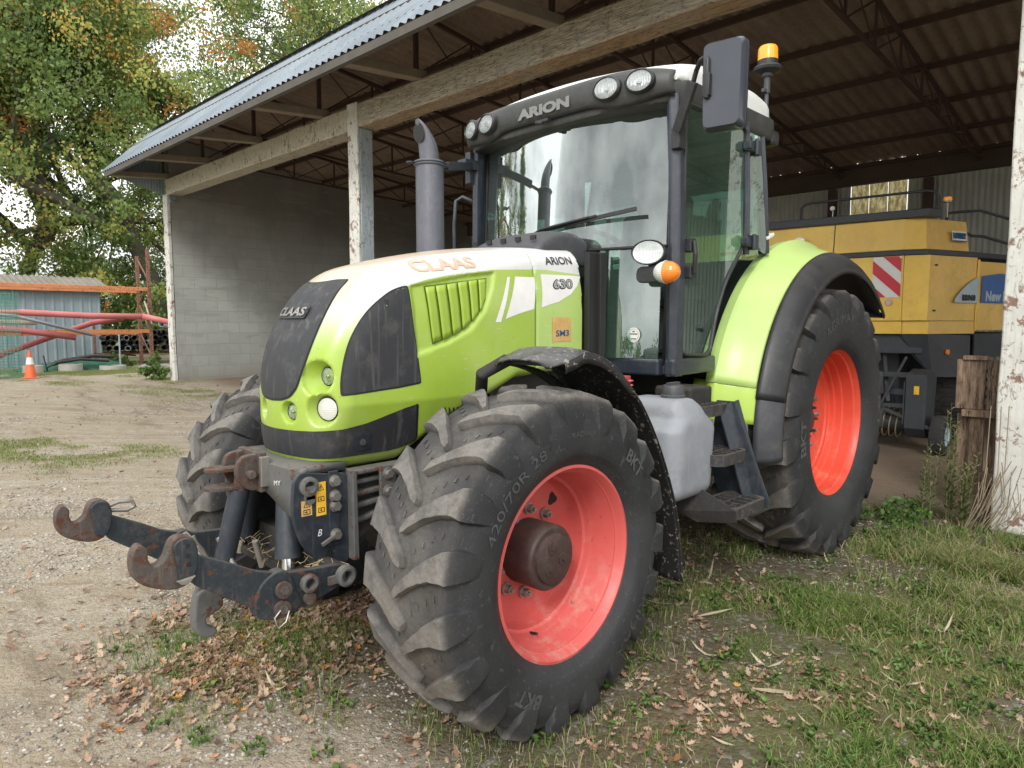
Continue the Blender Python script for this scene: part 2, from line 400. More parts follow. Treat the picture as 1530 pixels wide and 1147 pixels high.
M['visorprint'] = plain('grey_visor_print', (.20, .205, .20), .5)
def mesh_mat():
    t = NT('perforated_black_mesh'); x, y, z = t.xyz()
    ph = t.math('MULTIPLY', t.math('ARCTAN2', y, t.math('SUBTRACT', x, .15)), 1.0)
    w = t.math('SINE', t.math('MULTIPLY', ph, 420.0)); w2 = t.math('SINE', t.math('MULTIPLY', z, 1400.0)); h = t.math('MULTIPLY', w, w2)
    n = t.noise(7, 7, .7); st = t.noise(5, 4, .6, stretch=(7, 7, .25))
    c = t.mix(t.maprange(h, -.2, .4), (.008, .009, .012), (.055, .058, .066)); c = t.mix(t.math('MAXIMUM', t.maprange(n, .5, .75, 0, .5), t.maprange(st, .52, .68, 0, .55)), c, (.13, .125, .12))
    t.set(Base_Color=c, Roughness=.55); t.bump(h, .3, .001); return t.mat
M['mesh'] = mesh_mat()
M['black'] = paint('black_plastic', (.018, .019, .022), .42, (.12, .115, .11), .35, 3, top=.35)
def guard_mat():
    t = NT('mud_splashed_black_plastic'); sp = t.maprange(t.noise(60, 3, .6), .62, .66); sp2 = t.maprange(t.noise(24, 4, .7, stretch=(1, 1, .6)), .62, .66); g = t.noise(8, 7, .7)
    up = t.maprange(t.xyz(t.normal())[2], .3, 1.0, 0, .5); c = t.mix(t.math('MULTIPLY', up, t.maprange(g, .3, .6)), t.mix(g, (.012, .012, .013), (.030, .030, .032)), (.17, .165, .17)); c = t.mix(t.math('MULTIPLY', t.math('MAXIMUM', sp, sp2), .75), c, (.30, .27, .23))
    t.set(Base_Color=c, Roughness=.45); t.bump(t.noise(90, 4), .15, .002); return t.mat
M['black_flat'] = guard_mat()
M['grey_plastic'] = paint('grey_plastic', (.05, .052, .062), .5, (.14, .135, .13), .4, 3, top=.35)
M['navy'] = paint('dark_blue_steel', (.026, .034, .046), .42, (.16, .15, .14), .30, 3, top=.3, rust=.0)
M['navy_rust'] = paint('rusting_blue_steel', (.022, .031, .040), .48, (.17, .15, .13), .45, 4, top=.35, rust=.20, bump=.4)
M['rust'] = paint('rusty_steel', (.075, .062, .056), .72, (.21, .17, .14), .6, 6, metal=.15, rust=.42, bump=.8)
M['cast'] = paint('grey_cast_steel', (.11, .115, .115), .55, (.20, .18, .15), .55, 4, top=.5, rust=.25, bump=.5)
M['dark'] = paint('grimy_black_steel', (.02, .02, .02), .65, (.09, .075, .06), .55, 5, bump=.5)
M['steel'] = paint('galvanised_bolt_steel', (.36, .35, .33), .42, (.20, .15, .11), .5, 18, metal=.7, bump=.2)
M['chrome'] = plain('polished_rod', (.62, .62, .62), .18, 1)
M['exhaust'] = paint('grey_heat_paint', (.125, .13, .155), .42, (.32, .31, .30), .25, 4, metal=.35, top=.2)
M['cab'] = paint('dark_blue_cab_frame', (.024, .031, .047), .34, (.17, .16, .15), .25, 4, coat=.3, top=.3)
M['roofwhite'] = paint('white_roof_paint', (.72, .74, .72), .35, (.38, .36, .31), .3, 2, top=.2)
M['visor'] = paint('faded_black_visor', (.038, .040, .038), .5, (.12, .12, .11), .5, 3, top=.25)
M['rubber'] = plain('black_rubber', (.015, .015, .015), .6)
M['tank'] = paint('translucent_grey_tank', (.23, .245, .275), .55, (.38, .38, .385), .5, 3, top=.25, bump=.5, bscale=30)
M['red_spring'] = plain('red_spring_paint', (.45, .05, .05), .45)
M['white'] = plain('white_print', (.78, .78, .76), .5)
M['blackprint'] = plain('black_print', (.02, .02, .022), .45)
M['outlineprint'] = plain('silver_print', (.40, .41, .40), .45)
M['orange_fade'] = plain('sun_faded_orange_print', (.72, .42, .30), .5)
M['yellow'] = paint('yellow_sticker', (.85, .50, .04), .4, (.4, .3, .12), .3, 10, bump=0)
M['sticker_old'] = paint('worn_orange_sticker', (.62, .38, .12), .6, (.45, .36, .22), .9, 20, bump=.1)
M['blueprint'] = plain('blue_print', (.02, .10, .22), .5)
def rim_mat(name, col, dirt):
    t = NT(name); g = t.noise(7, 8, .75); g2 = t.noise(30, 7, .7); x, y, z = t.xyz(); lw = t.maprange(z, .1, -.42, 0, 1)
    c = t.mix(t.maprange(t.noise(2.5, 3), .3, .7), tuple(v * .9 for v in col), col)
    c = t.mix(t.math('MULTIPLY', t.maprange(g, .50, .68), t.math('MULTIPLY_ADD', lw, .5, .10)), c, dirt); c = t.mix(t.maprange(g2, .62, .68, 0, .7), c, (.14, .07, .05))
    t.set(Base_Color=c, Roughness=.42); t.bump(g2, .12, .002); return t.mat
M['rim_front'] = rim_mat('faded_red_rim_paint', (.60, .105, .095), (.55, .33, .27)); M['rim_rear'] = rim_mat('bright_red_rim_paint', (.70, .080, .045), (.55, .25, .16))
M['hub'] = paint('brown_hub_paint', (.050, .030, .028), .5, (.13, .10, .08), .45, 8, rust=.15, bump=.5)
def tyre_mat(name, R0, W, dust=.5):
    t = NT(name); x, y, z = t.xyz(); r = t.math('SQRT', t.math('ADD', t.math('MULTIPLY', x, x), t.math('MULTIPLY', z, z)))
    n = t.noise(9, 8, .75); n2 = t.noise(60, 8, .8); n3 = t.noise(2.2, 4)
    tread = t.math('MULTIPLY', t.maprange(r, R0 * .86, R0 * .95), t.maprange(t.math('ABSOLUTE', y), W * 1.03, W * .86))
    topm = t.maprange(r, R0 - .050, R0 - .022); mud = t.math('MULTIPLY', t.maprange(n, .35, .62), t.math('MULTIPLY', tread, t.math('MULTIPLY_ADD', topm, .85, .15)))
    c = t.mix(n2, (.012, .013, .015), (.030, .031, .034)); c = t.mix(t.maprange(n3, .35, .7, 0, .55), c, (.055, .056, .060))
    dcol = t.mix(n2, (.095, .088, .080), (.27, .255, .235)); c = t.mix(t.math('MULTIPLY', t.math('MULTIPLY_ADD', mud, .55, t.math('MULTIPLY', t.math('MULTIPLY', tread, t.math('MULTIPLY_ADD', topm, .7, .3)), .45)), dust * 2), c, dcol)
    sp = t.maprange(t.noise(120, 4, .7), .63, .70); c = t.mix(t.math('MULTIPLY', sp, .35), c, (.25, .23, .20)); md = t.noise(5, 9, .8, dist=.5); lowm = t.maprange(z, .15, -.45); c = t.mix(t.math('MULTIPLY', t.math('MULTIPLY', t.maprange(md, .48, .58), tread), t.math('MULTIPLY_ADD', lowm, .6, .12)), c, t.mix(n2, (.07, .055, .04), (.20, .165, .125)))
    scr = t.noise(30, 3, .6, stretch=(1, 6, 1)); c = t.mix(t.maprange(scr, .62, .68, 0, .25), c, (.14, .14, .15))
    t.set(Base_Color=c, Roughness=t.math('MULTIPLY_ADD', tread, .25, .62), Specular_IOR_Level=.35); t.bump(t.math('ADD', n2, t.math('MULTIPLY', n, 1.5)), .5, .004); return t.mat
M['tyre_f'] = tyre_mat('front_tyre_rubber', .667, .235, .55); M['tyre_r'] = tyre_mat('rear_tyre_rubber', .900, .285, .42)
M['tyretext'] = paint('raised_rubber_lettering', (.062, .063, .067), .7, (.15, .15, .15), .5, 12, bump=.2)
def glass(name, tint, refl=.12, rough=0.0, ior=1.5, haze=(.45, .43, .38), hz=.01, fk=.9):
    t = NT(name); t.n.remove(t.b); tr = t.n.new('ShaderNodeBsdfTransparent'); tr.inputs[0].default_value = (*tint, 1)
    gl = t.n.new('ShaderNodeBsdfGlossy'); gl.inputs['Color'].default_value = (.86, .93, .93, 1); gl.inputs['Roughness'].default_value = rough
    fr = t.n.new('ShaderNodeFresnel'); fr.inputs['IOR'].default_value = ior; f = t.math('ADD', t.math('MULTIPLY', fr.outputs[0], fk), refl, clamp=True)
    f = t.math('MULTIPLY', f, 1.0)
    mx = t.n.new('ShaderNodeMixShader'); t.link(f, mx.inputs[0]); t.link(tr.outputs[0], mx.inputs[1]); t.link(gl.outputs[0], mx.inputs[2])
    df = t.n.new('ShaderNodeBsdfDiffuse'); df.inputs[0].default_value = (*haze, 1); mx2 = t.n.new('ShaderNodeMixShader')
    dirt = t.maprange(t.noise(5, 8, .75), .5, .8, hz, hz + .09); t.link(dirt, mx2.inputs[0]); t.link(mx.outputs[0], mx2.inputs[1]); t.link(df.outputs[0], mx2.inputs[2])  # even haze imitates pale reflections on the panes; the noise part is dirt
    t.link(mx2.outputs[0], t.out.inputs[0]); return t.mat
M['windscreen'] = glass('windscreen_glass', (.40, .56, .50), .22, fk=.30, haze=(.42, .47, .44), hz=.05); M['sideglass'] = glass('green_tinted_glass', (.50, .80, .66), .22, fk=.6, haze=(.22, .36, .28), hz=.10)
M['lampglass'] = glass('lamp_glass', (.92, .94, .95), .06)
def reflector():
    t = NT('lamp_reflector'); b = t.vor(55, 'Distance'); t.set(Base_Color=t.mix(b, (.95, .95, .94), (.78, .80, .81)), Metallic=.25, Roughness=.25); t.bump(t.math('SINE', t.math('MULTIPLY', t.xyz()[1], 420.0)), .5, .003); return t.mat
M['reflector'] = reflector()
def lens(name, col, e=0):
    t = NT(name); x, y, z = t.xyz(); rb = t.math('SINE', t.math('MULTIPLY', z, 700.0)); t.set(Base_Color=col, Roughness=.18, Subsurface_Weight=.0, Coat_Weight=.6)
    if e: t.set(Emission_Color=(*col, 1), Emission_Strength=e)
    t.bump(rb, .35, .001); return t.mat
M['amber'] = lens('amber_lens', (.85, .22, .02), .12); M['clear'] = lens('ribbed_clear_lens', (.62, .62, .60)); M['beacon'] = lens('beacon_amber_lens', (.95, .33, .02), .25)

# ============================================================ TRACTOR
TR = thing('tractor', 'lime green and white farm tractor with red wheels, parked in front of the open shed', 'tractor')
def both(fn):
    for s in (1, -1): fn(s)

# ---- bonnet
def hclip(f, x0, x1): return lambda x, y, z: np.maximum(f(x, y, z), np.maximum(x - x1, x0 - x))
P_, F_ = surface_net(hclip(hood_f, -.548, 9), (-.575, -.40, .92), (.70, .40, 2.0), .0095)
hood = np_mesh('bonnet', P_, F_, M['hood'], TR, 50)
P_, F_ = surface_net(hclip(hood_body, -.905, -.556), (-.93, -.40, 1.30), (-.53, .40, 2.0), .0115)
cowl = np_mesh('cowl_panel', P_, F_, M['cowl'], TR, 50)
def decal(name, loops, mat, parent=None, sp=.03, off=.003, inner=None, label=None, sgns=(1, -1)):
    """patch lying on the bonnet; loops in (angle, height) round the bonnet's upright axis"""
    V, F = fill(loops, sp); o = None
    for s in sgns:
        P = hood_radial(V[:, 0], V[:, 1], off)
        if s < 0: P[:, 1] *= -1
        b = MB(); b.add(P, F); o = b.build(name, mat, parent or hood, smooth=180, label=label, recalc=True)
    return o
def sm(pts): return smooth_loop(pts, 4)
SG = [(1.366, 1.692), (1.25, 1.682), (1.124, 1.66), (0.968, 1.612), (0.857, 1.556), (0.779, 1.487), (0.736, 1.414), (0.713, 1.333), (0.713, 1.285), (0.722, 1.272), (0.76, 1.270), (1.0, 1.279), (1.25, 1.286), (1.49, 1.296), (1.535, 1.300), (1.545, 1.315), (1.503, 1.424), (1.454, 1.532), (1.41, 1.65), (1.395, 1.682)]
decal('side_grille', [sm(SG)], M['mesh'], off=.003, sp=.05)
def grow(loop, k):
    A = np.array(loop); c = A.mean(0); return [tuple(c + (p - c) * (1 + k)) for p in A]
decal('grille_surround', [sm(grow(SG, .045))], M['rubber'], off=.0015, sp=.05)
half = [(.14, 1.244), (.24, 1.258), (.315, 1.295), (.376, 1.386), (.436, 1.496), (.489, 1.598), (.549, 1.679), (.625, 1.722)]
FG = [(0, 1.240)] + half + [(.40, 1.722), (.2, 1.716), (0, 1.714)] + [(-a, b) for a, b in [(.2, 1.716), (.40, 1.722)]] + [(-a, b) for a, b in reversed(half)]
decal('front_grille', [round_loop(FG, .03, 3)], M['mesh'], off=.0035, sp=.05, sgns=(1,)); decal('grille_surround', [round_loop(grow(FG, .035), .03, 3)], M['rubber'], off=.0015, sp=.05, sgns=(1,))
BD = [(0, 1.117), (.27, 1.118), (.5, 1.121), (.676, 1.126), (.857, 1.141), (1.102, 1.169), (1.30, 1.189), (1.485, 1.203), (1.503, 1.198), (1.535, 1.12), (1.565, 1.055), (1.545, 1.042), (1.35, 1.022), (1.117, 1.012), (.733, 1.010), (.476, 1.010), (.228, 1.012), (0, 1.014)]
BDf = BD + [(-a, b) for a, b in reversed(BD[1:-1])]
decal('bumper_grille', [BDf], M['mesh'], off=.004, sp=.05, sgns=(1,)); decal('grille_surround', [grow(BDf, .022)], M['rubber'], off=.002, sp=.05, sgns=(1,))
decal('latch_plate', [round_loop([(.76, 1.098), (.91, 1.108), (.90, 1.035), (.755, 1.030)], .012)], M['navy'], off=.009, sgns=(1,))
lp = hood_radial([.83], [1.068], .012)[0]; b = MB(); nn = Vector((.74, .67, .05)); b.cyl(lp, Vector(lp) + nn * .008, .013, 16); b.cyl(lp, Vector(lp) + nn * .014, .006, 12); b.build('latch', M['black'], hood, 40)
# white printed flashes on the flank
decal('white_flash', [[(2.547, 1.766), (2.562, 1.766), (2.478, 1.552), (2.440, 1.552)]], M['white'], off=.0015, sp=.04)
decal('white_flash', [[(2.590, 1.770), (2.676, 1.772), (2.650, 1.617), (2.506, 1.566)]], M['white'], off=.0015, sp=.04)
decal('number_patch', [[(2.703, 1.790), (2.800, 1.794), (2.815, 1.792), (2.800, 1.742), (2.778, 1.697), (2.742, 1.657), (2.680, 1.625)]], M['white'], parent=cowl, off=.0015, sp=.04)
# lettering round the bonnet, text runs towards the cab
def onflank(p0, p1, h):
    """text frame: baseline centre from p0 to p1 (x,z), projected sideways on the flank"""
    def f(u, v, off=.003):
        x = p0[0] + (p1[0] - p0[0]) * u + h[0] * v; z = p0[1] + (p1[1] - p0[1]) * u + h[1] * v; return x, z
    return f
def flank_write(name, txt, mat, c, w, hgt, slope, lean, parent, bold=0, off=.003, sgns=(1,), label=None):
    V, F = letters(txt, 1, bold); e = V.max(0) - V.min(0); V = V / e; V, F = refine(V, F, .12)
    for s in sgns:
        x = c[0] - V[:, 0] * w * s; z = c[1] + V[:, 1] * hgt + V[:, 0] * s * w * slope; x = x - V[:, 1] * lean
        D = np.zeros((len(V), 3)); D[:, 1] = -1; O = np.stack([x, np.full(len(V), 1.0), z], 1); P, ok = cast(hood_body, O, D, .3, 1.0, 60)
        P = P + fgrad(hood_body, P) * off
        if s < 0: P[:, 1] *= -1
        b = MB(); b.add(P, F); b.build(name, mat, parent, recalc=False, label=label)
flank_write('maker_lettering', 'CLAAS', M['orange_fade'], (-.012, 1.806), .335, .052, .12, -.01, hood, .03, label='sun-faded orange maker name CLAAS', sgns=(1, -1))
flank_write('range_lettering', 'ARION', M['blackprint'], (-.748, 1.866), .205, .040, .07, 0, cowl, .02, sgns=(1, -1), label='black ARION lettering')
flank_write('number_lettering', '630', M['blackprint'], (-.756, 1.748), .155, .054, .06, 0, cowl, .055, off=.003, sgns=(1, -1), label='outlined number 630')
flank_write('number_outline', '630', M['outlineprint'], (-.756, 1.748), .140, .044, .06, 0, cowl, .0, off=.0042, sgns=(1, -1))
decal('old_sticker', [[(2.716, 1.578), (2.772, 1.575), (2.772, 1.456), (2.718, 1.454)]], M['sticker_old'], parent=cowl, off=.002, sp=.03, sgns=(1,))
flank_write('sticker_lettering', 'SM3', M['blueprint'], (-.742, 1.497), .10, .032, .03, 0, cowl, .02, off=.004)
b = MB(); q = hood_radial([2.742], [1.405], .004)[0]; b.box(q, (.02, .008, .022)); b.build('catch', M['black'], cowl, bevel=.003)
# maker badge across the front grille
V, F = letters('CLAAS', 1, .03); e = V.max(0) - V.min(0); V = V / e; V, F = refine(V, F, .15)
def front_pts(Y, Z, off):
    O = np.stack([np.full(len(Y), 1.2), Y, Z], 1); D = np.zeros((len(Y), 3)); D[:, 0] = -1; P, ok = cast(hood_body, O, D, .3, 1.1, 60); return P + fgrad(hood_body, P) * off
b = MB(); Vb, Fb = fill([round_loop([(-.115, 1.563), (.108, 1.563), (.108, 1.615), (-.115, 1.615)], .01)], .04); b.add(front_pts(Vb[:, 0], Vb[:, 1], .010), Fb); b.build('badge_plate', M['black'], hood, 180)
b = MB(); b.add(front_pts(V[:, 0] * .20, 1.589 + V[:, 1] * .036, .014), F); b.build('badge_lettering', M['steel'], hood, recalc=False, label='silver CLAAS badge')
# louvres in the flank recess
LV = [(.118, 1.700, .085, 1.463), (.062, 1.708, .030, 1.474), (.000, 1.717, -.028, 1.492), (-.062, 1.727, -.083, 1.516), (-.125, 1.737, -.138, 1.553), (-.185, 1.745, -.185, 1.600), (-.238, 1.750, -.228, 1.665)]
for s in (1, -1):
    for i in range(6):
        a, c = LV[i], LV[i + 1]; P = []
        for k in range(9):
            t = k / 8; row = []
            for j in range(5):
                w = j / 4 * .97 + .015; x = (a[0] * (1 - w) + c[0] * w) * (1 - t) + (a[2] * (1 - w) + c[2] * w) * t; z = (a[1] * (1 - w) + c[1] * w) * (1 - t) + (a[3] * (1 - w) + c[3] * w) * t
                row.append((x, z, .003 + .009 * (1 - w)))
            P.append(row)
        A = np.array([q for r_ in P for q in r_]); O = np.stack([A[:, 0], np.full(len(A), 1.0), A[:, 1]], 1); D = np.zeros((len(A), 3)); D[:, 1] = -1
        H, ok = cast(hood_body, O, D, .3, 1.0, 60); H[:, 1] += A[:, 2]; H[:, 1] *= s; H = H.reshape(9, 5, 3)
        b = MB(); b.grid([[tuple(q) for q in r_] for r_ in H]); b.build('louvre', M['lime'], hood, 180, solid=.004)
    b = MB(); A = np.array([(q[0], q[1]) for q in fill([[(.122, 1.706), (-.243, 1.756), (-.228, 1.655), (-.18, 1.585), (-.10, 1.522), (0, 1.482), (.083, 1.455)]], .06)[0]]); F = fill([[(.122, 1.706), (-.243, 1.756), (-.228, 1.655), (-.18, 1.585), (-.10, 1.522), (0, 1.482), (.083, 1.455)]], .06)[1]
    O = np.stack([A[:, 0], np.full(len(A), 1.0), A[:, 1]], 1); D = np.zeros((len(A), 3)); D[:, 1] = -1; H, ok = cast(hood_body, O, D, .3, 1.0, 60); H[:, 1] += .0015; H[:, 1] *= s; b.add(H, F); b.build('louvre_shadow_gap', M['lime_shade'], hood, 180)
# headlamps at the bottom of the scoops
def turned(mb, c, yaw):
    rm = Matrix.Rotation(yaw, 3, 'Z'); c = Vector(c); mb.v = [tuple(rm @ Vector(p) + c) for p in mb.v]; return mb
for s in (1, -1):
    for ((ex, ey, ez), a, r0, r, D), cl in zip(BORES, ('reflector', 'clear', 'reflector')):
        c = (ex - math.cos(a) * D, s * (ey - math.sin(a) * D), ez); ya = a * s
        b = MB(); b.lathe([(r * 1.05, -.004), (r * 1.05, .006), (r * .95, .010), (r * .93, .002)], (0, 0, 0), 'x', 32); ring = turned(b, c, ya).build('headlamp', M['rubber'], hood, 40)
        b = MB(); b.lathe([(r * .95, .007), (r * .7, .012), (r * .3, .016), (.0005, .017)] if cl == 'clear' else [(r * .95, .007), (r * .6, .000), (r * .25, -.006), (.0005, -.008)], (0, 0, 0), 'x', 32); turned(b, c, ya).build('reflector', M[cl], ring, 60)
        if cl != 'clear':
            b = MB(); b.lathe([(r * .95, .008), (r * .6, .015), (r * .25, .018), (.0005, .019)], (0, 0, 0), 'x', 32); turned(b, c, ya).build('lens', M['lampglass'], ring, 60)
            b = MB(); b.sphere((.006, 0, 0), .007, 10); turned(b, c, ya).build('bulb', M['chrome'], ring, 60)
# dark engine bay under the bonnet
b = MB(); b.box((-.25, 0, 1.25), (1.45, .50, .42)); b.box((-.3, 0, .95), (1.5, .42, .35)); b.build('engine_block', M['dark'], TR, bevel=.02)
for s in (1, -1):
    b = MB()
    for k in range(13):
        x = .02 - k * .024; b.box((x, s * .315, 1.195), (.008, .05, .16 + .004 * k), (0, R(14), 0))
    b.plate([(.06, 1.08), (-.33, 1.16), (-.33, 1.30), (.0, 1.20)], s * .285, s * .29); b.build('engine_vent', M['black'], TR)
# ---- wheels
def bridge_profile(hw, r_rim, r_sh, r_cr, bulge):
    """outer half of the carcass section: crown centre -> shoulder -> sidewall -> bead, as (y, r)"""
    return [(0, r_cr), (hw * .35, r_cr - .003), (hw * .68, r_cr - .012), (hw * .88, r_sh + .012), (hw * .985, r_sh - .022), (hw + bulge * .75, r_sh - .065), (hw + bulge, (r_sh * .5 + r_rim * .5)), (hw + bulge * .8, r_rim + (r_sh - r_rim) * .24), (hw + bulge * .15, r_rim + .028), (hw - .012, r_rim + .006), (hw - .03, r_rim - .012)]
def catmull(P, n):
    o = []
    for i in range(len(P) - 1):
        a, b, c, d = [np.array(P[max(0, min(len(P) - 1, j))], float) for j in (i - 1, i, i + 1, i + 2)]
        for k in range(n):
            t = k / n; o.append(.5 * ((2 * b) + (c - a) * t + (2 * a - 5 * b + 4 * c - d) * t * t + (3 * b - a - 3 * c + d) * t ** 3))
    o.append(np.array(P[-1], float)); return o
def make_tyre(name, mat, parent, hw, r_rim, r_sh, r_cr, r_top, bulge, N, axle_z, sgn_lead, lugw):
    prof = bridge_profile(hw, r_rim, r_sh, r_cr, bulge); pc = catmull(prof, 3); full = [(-y, r) for y, r in reversed(pc[1:])] + [(y, r) for y, r in pc]
    b = MB(); b.lathe([(r, y) for y, r in full], n=120)
    V = [np.array(b.v)]; F4 = [np.array(b.f)]; n0 = len(b.v)
    cy = np.array([p[0] for p in pc]); crr = np.array([p[1] for p in pc]); k_sh = int(np.argmax(cy))
    def rc(y): return float(np.interp(y, cy[:k_sh + 1], crr[:k_sh + 1]))
    # one lug: stations of (base y, base r, top y, top r, lead, half width base, half width top)
    st = []; hh = r_top - r_cr
    for i, u in enumerate(np.linspace(-.07, .93, 11)):
        y = u * hw; lead = .150 * (r_top / .675) * (max(0, 1 - u)) ** 1.35; w = lugw * (.46 + .85 * max(u, 0) ** 1.8) * (.55 if i == 0 else 1)
        st.append((y, rc(abs(y)) - .008, y, r_top - .022 * u * u - (.006 if i == 0 else 0), lead + .25 * w * max(u, 0) - .0, w * 1.16, w * .92))
    e_ = .25 * lugw * 1.3
    st.append((hw * .93, r_sh - .014, hw * 1.005, r_top - .034, -.000 + e_, lugw * 1.42, lugw * 1.26))
    st.append((hw * .97, r_sh - .045, hw + bulge * .35 + .004, r_top - .062, -.004 + e_, lugw * 1.42, lugw * 1.26))
    st.append((hw + bulge * .55, r_sh - .080, hw + bulge * .85 + .002, r_top - .092, -.006 + e_, lugw * 1.30, lugw * 1.12))
    st.append((hw + bulge * .75, r_sh - .105, hw + bulge * .98, r_sh - .098, -.006 + e_, lugw * 1.05, lugw * .86))
    st.append((hw + bulge * .84, r_sh - .125, hw + bulge * .98, r_sh - .118, -.006 + e_, lugw * .66, lugw * .48))
    st.append((hw + bulge * .84, r_sh - .135, hw + bulge * .90, r_sh - .132, -.006 + e_, lugw * .2, lugw * .12))
    vs = []; fs = []
    rng = np.random.default_rng(3)
    for s in (1, -1):
        for k in range(N):
            base = 2 * PI * (k + (.5 if s < 0 else 0)) / N; o = len(vs)
            for (yb, rb, yt, rt, ld, wb, wt_) in st:
                # lead>0 : towards the rolling direction (top of wheel moves to +x)
                for (yy, rr, ww) in ((yb, rb, wb), (yt, rt, wt_), (yt, rt, -wt_), (yb, rb, -wb)):
                    ang = base + (ld * sgn_lead + ww) / r_top; vs.append((rr * math.sin(ang), s * yy, rr * math.cos(ang)))
            for i in range(len(st) - 1):
                for j in range(3):
                    q = (o + i * 4 + j, o + i * 4 + j + 1, o + (i + 1) * 4 + j + 1, o + (i + 1) * 4 + j); fs.append(q if s > 0 else q[::-1])
            fs.append((o, o + 1, o + 2, o + 3) if s < 0 else (o + 3, o + 2, o + 1, o)); e = o + (len(st) - 1) * 4; fs.append((e, e + 1, e + 2, e + 3) if s > 0 else (e + 3, e + 2, e + 1, e))
    # moulded nubs in the grooves between the lugs
    for s in (1, -1):
        for k in range(N):
            for q in range(4):
                uu = .22 + .17 * q; yy = s * uu * hw; ld = .150 * (r_top / .675) * (1 - uu) ** 1.35; ang = 2 * PI * (k + (.5 if s < 0 else 0) + .5) / N + ld * sgn_lead / r_top; rb = rc(abs(yy)) - .003; h_ = .008; o = len(vs)
                for rr, sc_ in ((rb, 1.0), (rb + h_, .7)):
                    for da, dyy in ((-1, -1), (1, -1), (1, 1), (-1, 1)): a2 = ang + da * .011 * sc_ / rr; vs.append((rr * math.sin(a2), yy + dyy * .005 * sc_, rr * math.cos(a2)))
                fs += [(o + 7, o + 6, o + 5, o + 4), (o, o + 1, o + 5, o + 4), (o + 1, o + 2, o + 6, o + 5), (o + 2, o + 3, o + 7, o + 6), (o + 3, o, o + 4, o + 7)]
    vs = [tuple(p) for p in (np.array(vs) + rng.normal(0, .0012, (len(vs), 3)))]
    V.append(np.array(vs)); F4.append(np.array(fs) + n0); V = np.concatenate(V); F = np.concatenate(F4)
    # weight of the tractor: flatten against the ground and bulge a little there
    low = -axle_z + .004; m = V[:, 2] < low + .12; d = np.clip((low + .12 - V[:, 2]) / .12, 0, 1.4)
    V[m, 1] *= 1 + .05 * d[m]; V[:, 2] = np.maximum(V[:, 2], low + (V[:, 2] - low) * .04 * (V[:, 2] < low))
    o = np_mesh(name, V, F, mat, parent, 38)
    md = o.modifiers.new('bevel', 'BEVEL'); md.width = .003; md.segments = 2; md.limit_method = 'ANGLE'; md.angle_limit = R(40)
    return o, pc
def side_write(name, txt, parent, ang, r0, w, h, ysurf, sgn, mat, bold=.02, flip=False):
    """raised lettering on the sidewall: letters stand outward from the axle, centred at angle ang (from top, clockwise seen from outside)"""
    V, F = letters(txt, 1, bold); e = V.max(0) - V.min(0); V = V / e; V, F = refine(V, F, .1); P = []
    for u, v in V:
        if flip: u, v = -u, -v
        r_ = r0 + v * h; a = ang + u * w / r0; P.append((-sgn * math.sin(a) * r_, sgn * (ysurf(r_) + .003), math.cos(a) * r_))
    b = MB(); b.add(P, F); b.build(name, mat, parent, recalc=False)
def make_wheel(kind, side, x, yc, z, rim_prof, tyre_args, front):
    ro = MB(); ro.lathe(rim_prof, n=96)
    w = ro.build(kind, M['rim_front' if front else 'rim_rear'], TR, 35); w.location = (x, yc, z)
    if side < 0: w.rotation_euler = (0, 0, PI)
    ty, pc = make_tyre('tyre', M['tyre_f' if front else 'tyre_r'], w, *tyre_args, sgn_lead=side, lugw=.046 if front else .060)
    k = int(np.argmax([p[0] for p in pc])); ys = np.array([p[0] for p in pc[4:]]); rs = np.array([p[1] for p in pc[4:]]); o_ = np.argsort(rs)
    surf = lambda r_: float(np.interp(r_, rs[o_], ys[o_]))
    T = M['tyretext']
    if front:
        side_write('tyre_lettering', 'BKT', w, R(47), .50, .135, .058, surf, 1, T, .03); side_write('tyre_lettering', 'BKT', w, R(212), .50, .135, .058, surf, 1, T, .03)
        side_write('tyre_lettering', 'AGRIMAX', w, R(127), .515, .42, .040, surf, 1, T, .0); side_write('tyre_lettering', '420/70R 28', w, R(-45), .485, .40, .036, surf, 1, T, 0); side_write('tyre_lettering', 'RADIAL', w, R(3), .50, .12, .018, surf, 1, T, 0)
    else:
        side_write('tyre_lettering', 'BKT', w, R(88), .685, .22, .075, surf, 1, T, .03); side_write('tyre_lettering', 'BKT', w, R(268), .685, .22, .075, surf, 1, T, .03)
        side_write('tyre_lettering', 'AGRIMAX', w, R(-12), .70, .50, .060, surf, 1, T, .0); side_write('tyre_lettering', '520/70R 38', w, R(165), .69, .50, .05, surf, 1, T, 0)
    return w
FW_Z, RW_Z, RX = .6381, .8836, -2.82
ff, rf = 1.0435, 1.0065
